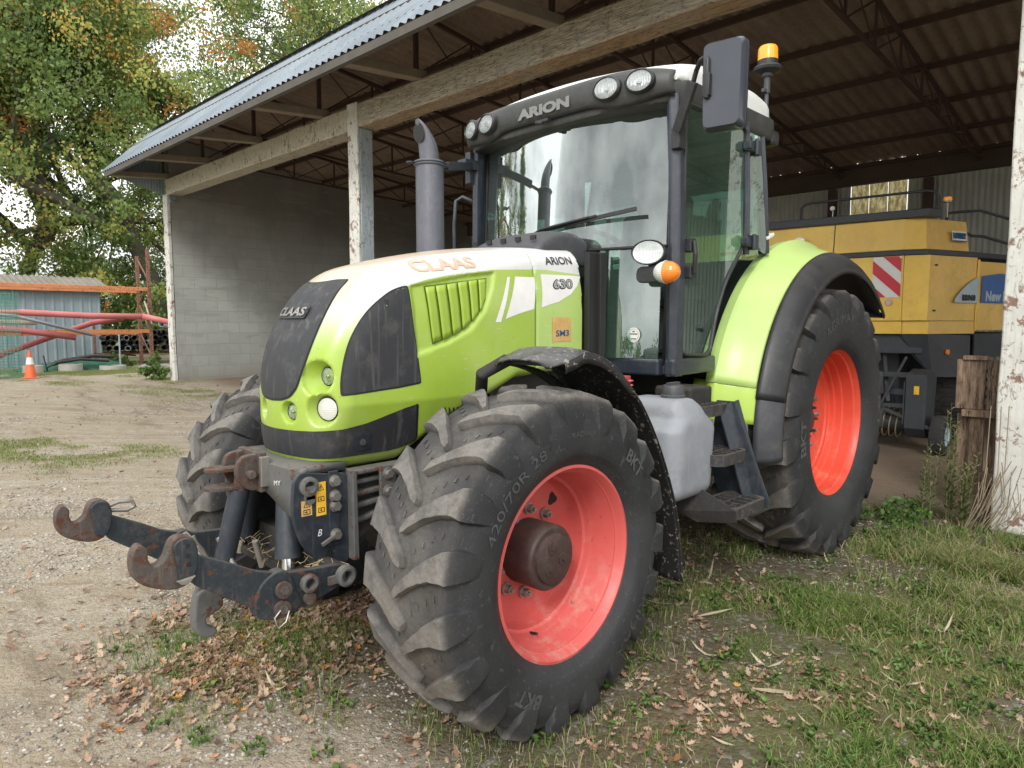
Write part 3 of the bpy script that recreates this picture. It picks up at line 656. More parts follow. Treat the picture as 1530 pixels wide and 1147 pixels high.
# front rim section (radius, y from wheel centre); flange plane at y=+.20
fr = [(.352, -.205), (.378, -.20), (.380, -.185), (.365, -.17), (.345, -.10), (.310, -.08), (.310, .02), (.335, .06), (.345, .165), (.366, .182), (.380, .190), (.378, .202), (.366, .205), (.355, .192), (.348, .165), (.338, .150), (.333, .06), (.326, .045), (.318, .03), (.303, .022), (.298, -.02), (.288, -.035), (.20, -.035), (.17, -.030), (.06, -.030), (.0005, -.030)]
def front_wheel(side):
    w = make_wheel('front_wheel', side, 0 if side > 0 else .012, side * (ff - .20 if side > 0 else ff - .115), FW_Z, fr, (.215, .372, .601, .630, .667, .027, 19, FW_Z), True)
    # hub
    b = MB(); b.lathe([(.130, -.03), (.130, .105), (.122, .118), (.118, .120)], n=48); b.lathe([(.118, .120), (.100, .120), (.098, .130), (.090, .134), (.0005, .134)], n=48); h = b.build('hub', M['hub'], w, 40)
    for k in range(3):
        b = MB(); a = R(20 + 120 * k); b.cyl((.048 * math.sin(a), .132, .048 * math.cos(a)), (.048 * math.sin(a), .137, .048 * math.cos(a)), .026, 20); b.cyl((.048 * math.sin(a), .137, .048 * math.cos(a)), (.048 * math.sin(a), .142, .048 * math.cos(a)), .010, 6); b.build('hub_plug', M['hub'], w, 40)
    for k in range(10):
        a = -R(5 + 36 * k); c = (.170 * math.sin(a), -.028, .170 * math.cos(a)); b = MB(); b.cyl(c, (c[0], -.020, c[2]), .024, 20); b.cyl((c[0], -.020, c[2]), (c[0], .004, c[2]), .0165, 6); b.cyl((c[0], .004, c[2]), (c[0], .016, c[2]), .008, 10); b.build('wheel_nut', M['steel'], w, 40)
    for k in range(2):
        b = MB(); a = -R(44 + 180 * k); P = []; c = Vector((.246 * math.sin(a), -.0335, .246 * math.cos(a)))
        for j in range(20):
            t = 2 * PI * j / 20; rr = .026 * (1 + .18 * math.cos(3 * t)); P.append((c.x + rr * math.cos(t + a), -.0335, c.z + rr * math.sin(t + a)))
        b.add(P, [tuple(range(20))]); b.build('hand_hole', M['rubber'], w)
    b = MB(); b.tube([(.03, .03, -.318), (.035, .06, -.31), (.04, .075, -.305)], .006, 8); b.build('valve', M['rubber'], w, 50)
# rear rim, flange at +.23
rr_ = [(.480, -.235), (.505, -.23), (.508, -.215), (.49, -.20), (.47, -.10), (.44, -.08), (.44, .02), (.465, .06), (.475, .19), (.495, .208), (.509, .218), (.507, .232), (.495, .235), (.484, .222), (.478, .195), (.466, .185), (.462, .12), (.452, .11), (.448, .07), (.436, .062), (.432, .035), (.424, .028), (.395, .026), (.385, .014), (.30, .010), (.15, .010), (.0005, .010)]
def rear_wheel(side):
    w = make_wheel('rear_wheel', side, RX, side * (rf - .23), RW_Z, rr_, (.262, .500, .820, .853, .900, .028, 19, RW_Z), False)
    b = MB(); b.lathe([(.145, .010), (.145, .022), (.085, .026), (.080, .060), (.07, .066), (.0005, .066)], n=40); b.build('hub', M['hub'], w, 40)
    for k in range(12):
        a = R(4 + 30 * k); c = (.228 * math.sin(a), .010, .228 * math.cos(a)); b = MB(); b.cyl(c, (c[0], .026, c[2]), .018, 6); b.cyl((c[0], .026, c[2]), (c[0], .038, c[2]), .009, 10); b.build('wheel_nut', M['steel'], w, 40)
    for k in range(8):
        a = R(45 * k); c = (.112 * math.sin(a), .022, .112 * math.cos(a)); b = MB(); b.cyl(c, (c[0], .045, c[2]), .018, 6); b.cyl((c[0], .045, c[2]), (c[0], .070, c[2]), .010, 10); b.build('hub_stud', M['hub'], w, 40)
    b = MB(); b.tube([(.06, .06, -.44), (.065, .085, -.435), (.07, .10, -.43)], .007, 8); b.build('valve', M['rubber'], w, 50)
both(front_wheel); both(rear_wheel)
# axles, gearbox, chassis
b = MB(); b.cyl((0, -.72, FW_Z), (0, .72, FW_Z), .075, 20); b.sphere((0, 0, .60), .20, 20, (1, 1.1, .9)); b.lathe([(.13, .0), (.17, .04), (.17, .12), (.15, .16)], (0, .60, FW_Z), 'y', 24); b.lathe([(.13, .0), (.17, .04), (.17, .12), (.15, .16)], (0, -.60, FW_Z), 'y', 24, -1)
b.tube([(-.16, -.65, .6), (-.18, 0, .6), (-.16, .65, .6)], .03, 12); b.build('front_axle', M['dark'], TR, 40)
b = MB(); b.box((-1.0, 0, .85), (1.9, .46, .50)); b.box((-2.5, 0, .95), (1.3, .55, .62)); b.box((-1.2, 0, .60), (1.2, .30, .14)); b.build('gearbox', M['dark'], TR, bevel=.04)
b = MB(); b.cyl((RX, -.6, RW_Z), (RX, .6, RW_Z), .15, 24); b.build('rear_axle', M['dark'], TR, 40)
# ---- cab
AX, AZ0, AZ1 = -1.15, 1.28, 2.69
def wsx(y, z): return -1.05 - .125 * (y / .66) ** 2 - .035 * (z - 1.3)      # bowed windscreen
def pane(name, mat, P, parent=TR, sm=180):
    b = MB(); b.grid(P); return b.build(name, mat, parent, sm)
Y = lambda n: [-.705 + 1.41 * i / (n - 1) for i in range(n)]
pane('windscreen', M['windscreen'], [[(wsx(y, z), y, z) for y in Y(21)] for z in (1.955, 2.15, 2.35, 2.55, 2.70)])
for s in (1, -1):
    ys = [s * (.385 + .28 * i / 8) for i in range(9)]
    pane('lower_window', M['sideglass'], [[(wsx(y, z), y, z) for y in ys] for z in (1.36, 1.6, 1.94)])
b = MB(); b.grid([[(wsx(y, 1.95) + .006, y, 1.95 + dz) for y in Y(21)] for dz in (-.008, .008)]); b.build('windscreen_seal', M['rubber'], TR, 180, solid=.006)
for s in (1, -1):
    b = MB(); b.grid([[(wsx(y, z) + .002, y, z) for y in (s * .688, s * .712)] for z in (1.34, 1.7, 2.1, 2.4, 2.70)]); b.build('windscreen_seal', M['rubber'], TR, 180, solid=.008)
def pillar(s):
    b = MB(); sec = [(-.045, -.020), (.035, -.022), (.045, .005), (.02, .040), (-.045, .038)]
    st = [((-1.205, .735, 1.27)), ((-1.195, .745, 1.6)), ((-1.19, .748, 2.0)), ((-1.19, .742, 2.35)), ((-1.185, .725, 2.70))]
    P = [[(x + u, s * (y + v), z) for u, v in sec] for x, y, z in st]; b.grid(P, closev=True); b.build('pillar', M['cab'], TR, 35, bevel=.006)
    b = MB(); P = [(-1.93, .775, 1.95), (-1.90, .785, 2.3), (-1.885, .775, 2.70)]; b.tube([(x, s * y, z) for x, y, z in P], .020, 8); b.build('door_pillar', M['cab'], TR, 40)
    b = MB(); P = [(-2.24, .74, 1.98), (-2.17, .75, 2.35), (-2.10, .75, 2.70)]; b.tube([(x, s * y, z) for x, y, z in P], .035, 8); b.build('pillar', M['cab'], TR, 40)
both(pillar)
DOOR = [(-1.235, 1.385), (-1.50, 1.372), (-1.545, 1.40), (-1.60, 1.60), (-1.70, 1.79), (-1.86, 1.96), (-1.905, 2.03), (-1.895, 2.30), (-1.875, 2.66), (-1.22, 2.66)]
def dy(z): return .765 + .010 * (z - 1.3)
def door(s):
    V, F = fill([round_loop(DOOR, .04)], .15); b = MB(); b.add([(x, s * dy(z), z) for x, z in V], F); d = b.build('door', M['sideglass'], TR)
    lp = round_loop(DOOR, .045); b = MB(); b.tube([(x, s * (dy(z) + .002), z) for x, z in lp + [lp[0]]], .011, 6, cap=False); b.build('door_frame', M['black'], d, 60)
    b = MB(); b.tube([(-1.255, s * (dy(1.9) + .05), 1.97), (-1.255, s * (dy(1.9) + .06), 1.90), (-1.262, s * (dy(1.8) + .05), 1.80)], [.012, .013, .012], 8); b.box((-1.262, s * (dy(1.8) + .02), 1.95), (.05, .05, .07)); b.box((-1.262, s * (dy(1.8) + .02), 1.81), (.05, .05, .06)); b.build('door_handle', M['black'], d, bevel=.006)
    for z in (2.56, 2.02):
        b = MB(); b.box((-1.90, s * .80, z), (.10, .03, .055)); b.box((-1.96, s * .805, z), (.045, .045, .085)); b.cyl((-1.925, s * .825, z - .045), (-1.925, s * .825, z + .045), .012, 10); b.box((-1.86, s * .802, z), (.03, .045, .04)); b.build('hinge', M['navy'], d, bevel=.005)
    b = MB(); b.cyl((-1.44, s * .765, 1.52), (-1.44, s * .79, 1.52), .018, 16); b.build('lock', M['black'], d, 40)
    V, F = fill([round_loop([(-1.945, 2.05), (-2.05, 2.00), (-2.20, 1.97), (-2.21, 2.02), (-2.13, 2.40), (-2.06, 2.69), (-1.915, 2.69), (-1.935, 2.3)], .04)], .15); b = MB(); b.add([(x, s * (dy(z) - .004), z) for x, z in V], F); b.build('quarter_window', M['sideglass'], TR)
    b = MB(); b.box((-1.985, s * .79, 2.615), (.03, .004, .05)); b.build('sticker', M['tag'], TR)
M['tag'] = plain('pale_green_tag', (.45, .70, .62), .5)
both(door)
# sill, floor, rear wall, firewall
b = MB()
b.beam((-1.16, -.70, 1.315), (-1.16, .70, 1.315), .07, .085)
for s in (1, -1): b.beam((-1.16, s * .745, 1.315), (-1.62, s * .735, 1.322), .06, .09)
for s in (1, -1): b.beam((-1.60, s * .72, 1.35), (-1.60, s * .60, 1.35), .06, .15)
b.build('cab_sill', M['cab'], TR, bevel=.012)
b = MB(); b.box((-1.75, 0, 1.30), (1.15, 1.42, .05)); b.box((-2.30, 0, 1.60), (.05, 1.3, .7)); b.box((-1.30, 0, 1.55), (.18, .60, .55)); b.build('cab_floor', M['dark'], TR, bevel=.01)
b = MB(); b.grid([[(-2.28, y, z) for y in (-.72, 0, .72)] for z in (1.95, 2.7)]); b.build('rear_window', M['sideglass'], TR)
for s in (1, -1): b = MB(); b.box((-.955, s * .392, 1.64), (.085, .035, .56)); b.box((-1.01, s * .405, 1.64), (.05, .05, .56)); b.build('cab_gap_seal', M['rubber'], TR, bevel=.004)
# roof: moulded white cap over a black rim
def roof_f(x, y, z):
    fx = -1.030 - .10 * (y / .75) ** 4; a = x - fx; b_ = -2.33 - x + .10 * (y / .75) ** 2 + .55 * np.maximum(0, z - 2.80) * 0; c = np.abs(y) - (.79 - .10 * np.maximum(0, -1.25 - x) * 0)
    d = z - (2.962 - .060 * (y / .75) ** 2 - .34 * np.maximum(0, x + 1.45) ** 1.4 - .30 * np.maximum(0, -1.95 - x) ** 1.5); e = 2.762 - z
    f = rmax(rmax(np.maximum(a, b_), c, .10), d, .055); return np.maximum(f, e)
P_, F_ = surface_net(roof_f, (-2.45, -.86, 2.72), (-.95, .86, 3.02), .02); roof = np_mesh('roof', P_, F_, M['roofwhite'], TR, 50)
def rim_f(x, y, z):
    fx = -1.040 - .10 * (y / .75) ** 4; a = np.maximum(x - fx, -2.37 - x + .08 * (y / .75) ** 2); c = np.abs(y) - .80 + .25 * np.maximum(0, 2.72 - z)
    f = rmax(a, c, .11); return np.maximum(np.maximum(f, z - 2.768), 2.655 + .10 * (x < -1.9) * 0 - z)
P_, F_ = surface_net(rim_f, (-2.45, -.86, 2.62), (-.95, .86, 2.86), .018); np_mesh('roof_rim', P_, F_, M['visor'], roof, 50)
# visor with four lamps
def visor_x(y): return -1.022 - .10 * (abs(y) / .75) ** 4
LAMPS = [(.628, 2.757, .066), (.450, 2.752, .068)]
b = MB(); top = lambda y: 2.838 - .035 * (abs(y) / .77) ** 6; bot = lambda y: 2.690 - .020 * math.exp(-((abs(y) - .54) / .16) ** 4) * 1.0 - .018 * math.exp(-((abs(y) - .50) / .12) ** 2)
ys = [-.77 + 1.54 * i / 60 for i in range(61)]; P = []
for k in range(9):
    t = k / 8; P.append([(visor_x(y) + .022 * math.sin(PI * t) ** .6 + .012 * math.exp(-((abs(y) - .54) / .17) ** 4) * math.sin(PI * t), y, bot(y) * (1 - t) + top(y) * t) for y in ys])
b.grid(P); b.build('visor', M['visor'], roof, 60, solid=.02)
for s in (1, -1):
    for i, (y, z, r) in enumerate(LAMPS):
        x = visor_x(y) + .048; yaw = s * (.22 if i == 0 else .12)
        b = MB(); b.lathe([(r * 1.22, -.02), (r * 1.20, .004), (r * 1.05, .012), (r * .98, .004)], (0, 0, 0), 'x', 36); b.v = [(p[0], p[1], p[2] * .76) for p in b.v]; ring = turned(b, (x, s * y, z), yaw).build('roof_lamp', M['black'], roof, 45)
        b = MB(); b.lathe([(r * .98, .005), (r * .6, -.008), (r * .25, -.014), (.0005, -.014)], (0, 0, 0), 'x', 30); b.v = [(p[0], p[1], p[2] * .76) for p in b.v]; turned(b, (x, s * y, z), yaw).build('reflector', M['reflector'], ring, 60)
        b = MB(); b.lathe([(r * .98, .007), (r * .6, .014), (.0005, .018)], (0, 0, 0), 'x', 30); b.v = [(p[0], p[1], p[2] * .76) for p in b.v]; turned(b, (x, s * y, z), yaw).build('lens', M['lampglass'], ring, 60)
        b = MB(); b.cyl((.0, 0, 0), (.006, 0, 0), r * .22, 16); turned(b, (x, s * y, z), yaw).build('bulb_cap', M['chrome'], ring, 60)
write('visor_lettering', 'ARION', M['visorprint'], roof, lambda u, v: (visor_x(u) + .0265, u, v + 2.748), .1, .006, fit=(.39, .060), L=.05, label='grey ARION lettering')
b = MB(); b.tube([(-1.005, -.04, 2.685), (-.99, -.02, 2.672), (-.985, .01, 2.668)], .010, 8); b.box((-1.0, 0, 2.68), (.03, .10, .018)); b.build('camera_bracket', M['black'], roof, bevel=.004)
# rear roof work lamp at the side
for s in (1, -1):
    b = MB(); b.box((-2.26, s * .74, 2.68), (.10, .10, .09)); b.build('rear_work_lamp', M['black'], roof, bevel=.02)
# wiper
b = MB(); b.beam((-1.045, -.04, 2.085), (-1.055, .60, 2.135), .012, .022); b.beam((-1.03, -.04, 2.080), (-1.045, .35, 2.125), .016, .012); b.tube([(-1.04, -.10, 2.07), (-1.02, -.03, 2.085), (-1.035, .30, 2.12)], .008, 8); b.build('wiper', M['black'], TR, bevel=.002)
# air intake cover behind the bonnet
def dash_f(x, y, z):
    c = np.abs(y) - .275; d = z - (1.955 + .095 * np.clip(1 - ((x + .92) / .26) ** 2, 0, 1) - .45 * np.maximum(0, np.abs(y) - .12) ** 1.6)
    return np.maximum(rmax(rmax(np.abs(x + .88) - .22, c, .06), d, .03), 1.86 - z)
P_, F_ = surface_net(dash_f, (-1.15, -.45, 1.85), (-.6, .45, 2.10), .014); dash = np_mesh('intake_cover', P_, F_, M['grey_plastic'], TR, 50)
for i in range(5):
    b = MB(); yy = -.22 + .11 * i; b.box((-.685, yy, 1.99), (.012, .035, .022)); b.build('slot', M['rubber'], dash)
# cab interior: seat, steering wheel, console
b = MB(); b.box((-1.92, 0, 1.72), (.46, .50, .13)); b.box((-2.10, 0, 2.02), (.12, .46, .55), (0, R(-8), 0)); b.box((-2.14, 0, 2.36), (.09, .26, .16)); b.box((-1.92, 0, 1.50), (.30, .32, .32)); seat = b.build('seat', M['seat'] if 'seat' in M else paint('grey_seat_cloth', (.09, .10, .10), .8, (.2, .19, .17), .4, 5), TR, bevel=.04)
b = MB(); b.box((-1.95, -.36, 1.78), (.5, .14, .28)); b.build('side_console', M['grey_plastic'], TR, bevel=.02); b = MB(); b.box((-1.95, .36, 1.74), (.4, .10, .10)); b.build('armrest', M['grey_plastic'], TR, bevel=.02)
b = MB(); c = Vector((-1.50, 0, 2.02)); ax = Vector((-.45, 0, .9)).normalized(); u = Vector((0, 1, 0)); w_ = ax.cross(u)
b.tube([c + (u * math.cos(2 * PI * k / 28) + w_ * math.sin(2 * PI * k / 28)) * .19 for k in range(29)], .014, 8, cap=False); b.tube([c, c - ax * .5], .03, 12)
for k in range(3): a = 2 * PI * k / 3; b.tube([c, c + (u * math.cos(a) + w_ * math.sin(a)) * .19], .010, 6)
b.build('steering_wheel', M['black'], TR, 50)
b = MB(); b.box((-1.36, 0, 1.88), (.18, .36, .16)); b.build('instrument_panel', M['grey_plastic'], TR, bevel=.03)
b = MB(); b.sphere((-1.96, .0, 1.9), .001, 6); 
# front work lamps, side indicators
for s in (1, -1):
    b = MB(); b.lathe([(.086, -.035), (.092, -.005), (.088, .012), (.080, .006)], (0, 0, 0), 'x', 36); b.v = [(p[0], p[1], p[2] * .70) for p in b.v]; wl = turned(b, (-1.035, s * .690, 1.905), s * .25).build('front_work_lamp', M['black'], TR, 45)
    b = MB(); b.lathe([(.080, .006), (.05, -.008), (.02, -.016), (.0005, -.016)], (0, 0, 0), 'x', 30); b.v = [(p[0], p[1], p[2] * .70) for p in b.v]; turned(b, (-1.035, s * .690, 1.905), s * .25).build('reflector', M['reflector'], wl, 60)
    b = MB(); b.lathe([(.080, .008), (.05, .014), (.0005, .018)], (0, 0, 0), 'x', 30); b.v = [(p[0], p[1], p[2] * .70) for p in b.v]; turned(b, (-1.035, s * .690, 1.905), s * .25).build('lens', M['lampglass'], wl, 60)
    b = MB(); b.box((-1.07, s * .70, 1.83), (.02, .05, .05)); b.build('lamp_bracket', M['black'], wl)
    # indicator arm and lamp
    b = MB(); b.add([(0, 0, 0)], []); b = MB()
    lp = round_loop([(-.125, -.042), (.10, -.042), (.10, .042), (-.125, .042)], .04, 5); b.prism(lp, lambda u, v: (-1.045, s * (.735 + u) , 1.795 + v), lambda u, v: (-1.075, s * (.735 + u), 1.795 + v)); arm = b.build('indicator_arm', M['black'], TR, 40, bevel=.006)
    b = MB(); b.sphere((-1.035, s * .80, 1.800), .070, 24, (.75, 1.05, .80)); b.v = [p for p in b.v]; k0 = len(b.f)
    for fi, f in enumerate(b.f):
        yc = sum(b.v[i][1] for i in f) / 4 * s; b.m[fi] = 1 if yc > .797 else 0
    b.build('indicator_lamp', [M['clear'], M['amber']], TR, 60)
    b = MB(); b.lathe([(.0715, -.0015), (.0735, 0), (.0715, .0015)], (-1.035, s * .797, 1.8), 'y', 32); b.v = [(-1.035 + (p[0] + 1.035) * .75, p[1], 1.8 + (p[2] - 1.8) * .80) for p in b.v]; b.build('indicator_rim', M['white'], TR, 60)
b = MB(); sx = wsx(.54, 1.485) + .006; b.cyl((sx - .002, .540, 1.485), (sx, .540, 1.485), .040, 28); st_ = b.build('round_sticker', M['white'], TR)
b = MB(); b.lathe([(.034, 0), (.031, .0008)], (sx + .001, .54, 1.485), 'x', 28); b.build('sticker_ring', M['outlineprint'], st_)
for k, (w_, zz) in enumerate(((.016, 1.503), (.05, 1.490), (.032, 1.464))):
    b = MB(); b.box((sx + .001, .540, zz), (.001, w_, .005)); b.build('sticker_print', M['blackprint'], st_)
# mirrors
def mirror(s):
    b = MB(); b.beam((-1.125, s * .79, 2.50), (-1.075, s * .90, 2.70), .05, .028, (1, 0, 0)); b.box((-1.16, s * .775, 2.47), (.06, .05, .10))
    b.tube([(-1.08, s * .89, 2.67), (-1.07, s * .92, 2.745), (-1.02, s * .97, 2.765), (-.985, s * 1.03, 2.765), (-.948, s * 1.045, 2.73), (-.944, s * 1.045, 2.56)], .0125, 10); b.box((-.950, s * 1.045, 2.62), (.028, .035, .10)); a_ = b.build('mirror_arm', M['black'], TR, 40, bevel=.004)
    lp = round_loop([(-.097, -.195), (.093, -.195), (.100, .20), (-.100, .20)], .035, 6); rm = Matrix.Rotation(s * R(8), 3, 'Z'); c = Vector((-1.02, s * 1.10, 2.615)); b = MB()
    f0 = lambda u, v, d: tuple(c + rm @ Vector((d, u, v)))
    n = len(lp); rings = [(.86, .055), (.97, .035), (1.0, .0), (1.0, -.018), (.94, -.024)]; P = [[f0(u * k, v * (1 - (1 - k) * .5), d) for u, v in lp] for k, d in rings]; b.grid(P, closev=True); b.add([p for p in P[0]], [tuple(range(n))]); b.build('mirror', M['mirrorback'], TR, 50)
    b = MB(); b.add([f0(u * .94, v * .94, -.0225) for u, v in lp], [tuple(range(n))]); b.build('mirror_glass', M['mirrorglass'], TR)
M['mirrorback'] = plain('glossy_black_mirror_shell', (.060, .068, .085), .14); M['mirrorglass'] = plain('mirror_glass', (.55, .58, .60), .03, 1)
mirror(1)
# beacon on its stalk
b = MB(); b.tube([(-2.30, .66, 2.86), (-2.36, .66, 2.885), (-2.385, .66, 2.93), (-2.385, .66, 3.00)], .013, 8); b.cyl((-2.385, .66, 3.0), (-2.385, .66, 3.10), .020, 16); b.cyl((-2.385, .66, 3.10), (-2.385, .66, 3.125), .035, 20); b.box((-2.355, .66, 3.01), (.05, .02, .02)); bs = b.build('beacon_stalk', M['grey_plastic'], roof, 40)
b = MB(); b.lathe([(.04, 3.12), (.085, 3.135), (.09, 3.15), (.075, 3.165), (.062, 3.17), (.062, 3.20)], (-2.385, .66, 0), 'z', 32); b.build('beacon_base', M['black'], roof, 50)
b = MB(); b.lathe([(.062, 3.20), (.060, 3.27), (.052, 3.285), (.02, 3.292), (.0005, 3.293)], (-2.385, .66, 0), 'z', 32); b.build('beacon', M['beacon'], roof, 50)
b = MB(); b.tube([(-2.20, .74, 2.79), (-2.26, .77, 2.76), (-2.33, .72, 2.80), (-2.36, .67, 2.90)], .005, 6); b.build('beacon_cable', M['rubber'], roof, 60)
# exhaust
b = MB(); b.cyl((-.625, -.55, 1.55), (-.625, -.55, 2.475), .082, 36); b.lathe([(.082, 2.455), (.092, 2.462), (.092, 2.482), (.080, 2.488), (.05, 2.489)], (-.625, -.55, 0), 'z', 36); ex = b.build('exhaust', M['exhaust'], TR, 45)
b = MB(); P = []
for i in range(15):
    t = i / 14; z = 2.485 + .225 * t; xf = -.568 + .034 * t ** 1.6; xr = -.683 + .142 * t ** 2.3; ry = .058 * math.sqrt(max(0, 1 - t ** 3 * .93)); cx_, rx_ = (xf + xr) / 2, (xf - xr) / 2
    P.append([(cx_ + rx_ * math.cos(2 * PI * k / 28), -.55 + ry * math.sin(2 * PI * k / 28), z) for k in range(28)])
b.grid(P, closev=True); b.build('exhaust_tip', M['exhaust'], ex, 60)
b = MB(); b.add([(-.545 + .004, -.55 + .050 * math.cos(2 * PI * k / 16), 2.635 + .055 * math.sin(2 * PI * k / 16)) for k in range(16)], [tuple(range(16))]); b.v = [(x + (z - 2.635) * .12 - .006, y, z) for x, y, z in b.v]; b.build('exhaust_mouth', M['rubber'], ex)
b = MB(); b.lathe([(.083, 2.468), (.098, 2.470), (.098, 2.476), (.083, 2.478)], (-.625, -.55, 0), 'z', 30); b.cyl((-.52, -.60, 2.468), (-.52, -.60, 2.478), .022, 16); b.beam((-.70, -.58, 2.472), (-1.14, -.735, 2.56), .045, .012); b.beam((-.80, -.60, 2.495), (-1.14, -.735, 2.57), .035, .05); b.box((-1.10, -.74, 2.57), (.12, .08, .06)); b.box((-1.15, -.76, 2.56), (.08, .05, .20)); b.build('exhaust_bracket', M['navy'], ex, bevel=.005)
b = MB(); b.tube([(-1.20, -.79, 2.35), (-1.15, -.86, 2.39), (-1.11, -.88, 2.36), (-1.09, -.875, 2.2), (-1.08, -.86, 1.75)], .013, 10); b.build('grab_rail', M['navy'], TR, 60)

# ---- mudguards
def front_guard(s):
    # along the near edge (x,z) : outline of the guard, y from inner to outer edge
    E_ = [(.055, 1.378), (.02, 1.396), (-.05, 1.414), (-.13, 1.432), (-.28, 1.385), (-.44, 1.262), (-.575, 1.10), (-.69, .90), (-.775, .70), (-.822, .50), (-.838, .335)]
    E_ = [tuple(p) for p in catmull(E_, 4)]; b = MB(); P = []
    for i, (x, z) in enumerate(E_):
        t = i / (len(E_) - 1); y0 = .66 + 0 * t; y1 = 1.03; 
        if t < .16: y0 = .66 + .04 * (1 - t / .16); y1 = 1.03 - .06 * (1 - t / .16) ** 2
        nx, nz = (.5, .85) if t < .5 else (-.9, .4)
        row = [(x - .0, s * (y0 + (y1 - y0) * u), z + .030 * (1 - (2 * u - 1) ** 4) * (1 - t) - .0) for u in (0, .08, .3, .5, .7, .88, .97, 1.0)]; P.append(row)
    b.grid(P); g = b.build('front_mudguard', M['black_flat'], TR, 60, solid=.008)
    b = MB(); P = []
    for i, (x, z) in enumerate(E_):
        t = i / (len(E_) - 1)
        if t < .12: continue
        P.append([(x, s * 1.028, z + .004), (x - .012 * (t > .5) + 0, s * 1.032, z - .030 * (t < .5) - .010)])
    b.grid(P); b.build('mudguard_lip', M['black_flat'], g, 60, solid=.006)
    b = MB(); b.tube([(-.02, s * .70, 1.40), (.05, s * .62, 1.34), (-.05, s * .5, 1.20), (-.15, s * .45, .90)], .028, 10); b.box((-.08, s * .80, 1.40), (.18, .22, .035)); b.beam((-.3, s * .5, .9), (-.68, s * .70, .86), .05, .05); b.box((-.72, s * .84, .66), (.03, .12, .05)); b.build('mudguard_bracket', M['dark'], g, bevel=.005)
    # inner arch seen under the guard
    b = MB(); P = []
    for i in range(19):
        a = R(94 + i * 4.6); rr = .745; P.append([(rr * math.cos(a) * 1.0, s * y, FW_Z + rr * math.sin(a)) for y in (.60, .70)])
    b.grid(P); b.build('inner_arch', M['black_flat'], g, 60, solid=.006)
both(front_guard)
def rear_guard(s):
    sec = [(.675, 1.198), (.690, 1.222), (.745, 1.226), (.757, 1.214), (.80, 1.186), (.86, 1.158), (.945, 1.128), (.955, 1.118)]
    sec2 = [(.957, 1.128), (.985, 1.118), (1.030, 1.082), (1.060, 1.045), (1.074, 1.015), (1.074, .985)]
    def sweep(sec, a0, a1, n, cut=None):
        P = []
        for i in range(n + 1):
            a = R(a0 + (a1 - a0) * i / n); row = []
            for k, (y, r) in enumerate(sec):
                aa = a
                if cut: aa = R(max(a0 + cut(y), a0 + (a1 - a0) * i / n))
                lift = .0
                row.append((RX + math.cos(aa) * (r + lift), s * y, RW_Z + math.sin(aa) * (r + lift)))
            P.append(row)
        return P
    b = MB(); b.grid(sweep(sec, 15.5, 138, 50)); g = b.build('rear_mudguard', M['lime_pale'], TR, 16, solid=.008)
    # lower lime apron, stepped in
    b = MB(); sec3 = [(y, r - .014) for y, r in sec]; b.grid(sweep([(.60, 1.195)] + sec3, 5.0, 16.5, 8)); b.build('mudguard_apron', M['lime'], g, 60, solid=.006)
    b = MB(); b.grid(sweep(sec2, 12.5, 135, 60)); b.build('mudguard_extension', M['black'], g, 50, solid=.008)
    b = MB(); b.grid(sweep([(y, r - .012) for y, r in sec2[:5]] + [(1.066, .965)], -6.5, 13.5, 12)); b.build('mudguard_flap', M['grey_plastic'], g, 50, solid=.006)
    b = MB(); P = sweep([(.60, 1.16), (.90, 1.08), (1.055, .99)], 0, 134, 30); b.grid(P); b.build('inner_arch', M['dark'], g, 60, solid=.004)
    b = MB(); a = R(134.5); b.add([(RX + math.cos(a) * r, s * y, RW_Z + math.sin(a) * r) for y, r in [(.72, 1.10), (.92, 1.095), (1.06, 1.03), (1.06, .99), (.9, 1.0), (.72, 1.0)]], [(0, 1, 2, 3, 4, 5)]); b.build('end_plate', M['black'], g, solid=.006)
    for (a, y, r) in ((9, .84, 1.135), (7.5, .73, 1.19), (10, .66, 1.2)):
        a = R(a); p = Vector((RX + math.cos(a) * r, s * y, RW_Z + math.sin(a) * r)); b = MB(); b.cyl(p, p + Vector((.012, 0, .004)), .008, 10); b.build('screw', M['black'], g)
    # grey side bracket beneath
    b = MB(); b.add([(-1.60, s * .72, 1.0), (-1.70, s * .925, .985), (-1.72, s * .94, .72), (-1.66, s * .86, .62), (-1.56, s * .74, .75)], [(0, 1, 2, 3, 4)]); b.build('guard_bracket', M['grey_plate'], g, solid=.006)
    for p in ((-1.685, .905, .955), (-1.705, .925, .735)):
        b = MB(); b.cyl((p[0], s * p[1], p[2]), (p[0] + .012, s * (p[1] + .006), p[2]), .017, 16); b.build('washer', M['white'], g)
    # top corner lamp moulding by the cab
    b = MB(); b.box((-2.25, s * .755, 2.085), (.10, .05, .02), (0, R(20), 0)); b.build('marker_patch', M['white'], g, bevel=.004)
M['grey_plate'] = paint('grey_sheet_steel', (.14, .15, .16), .45, (.25, .24, .22), .3, 5)
both(rear_guard)

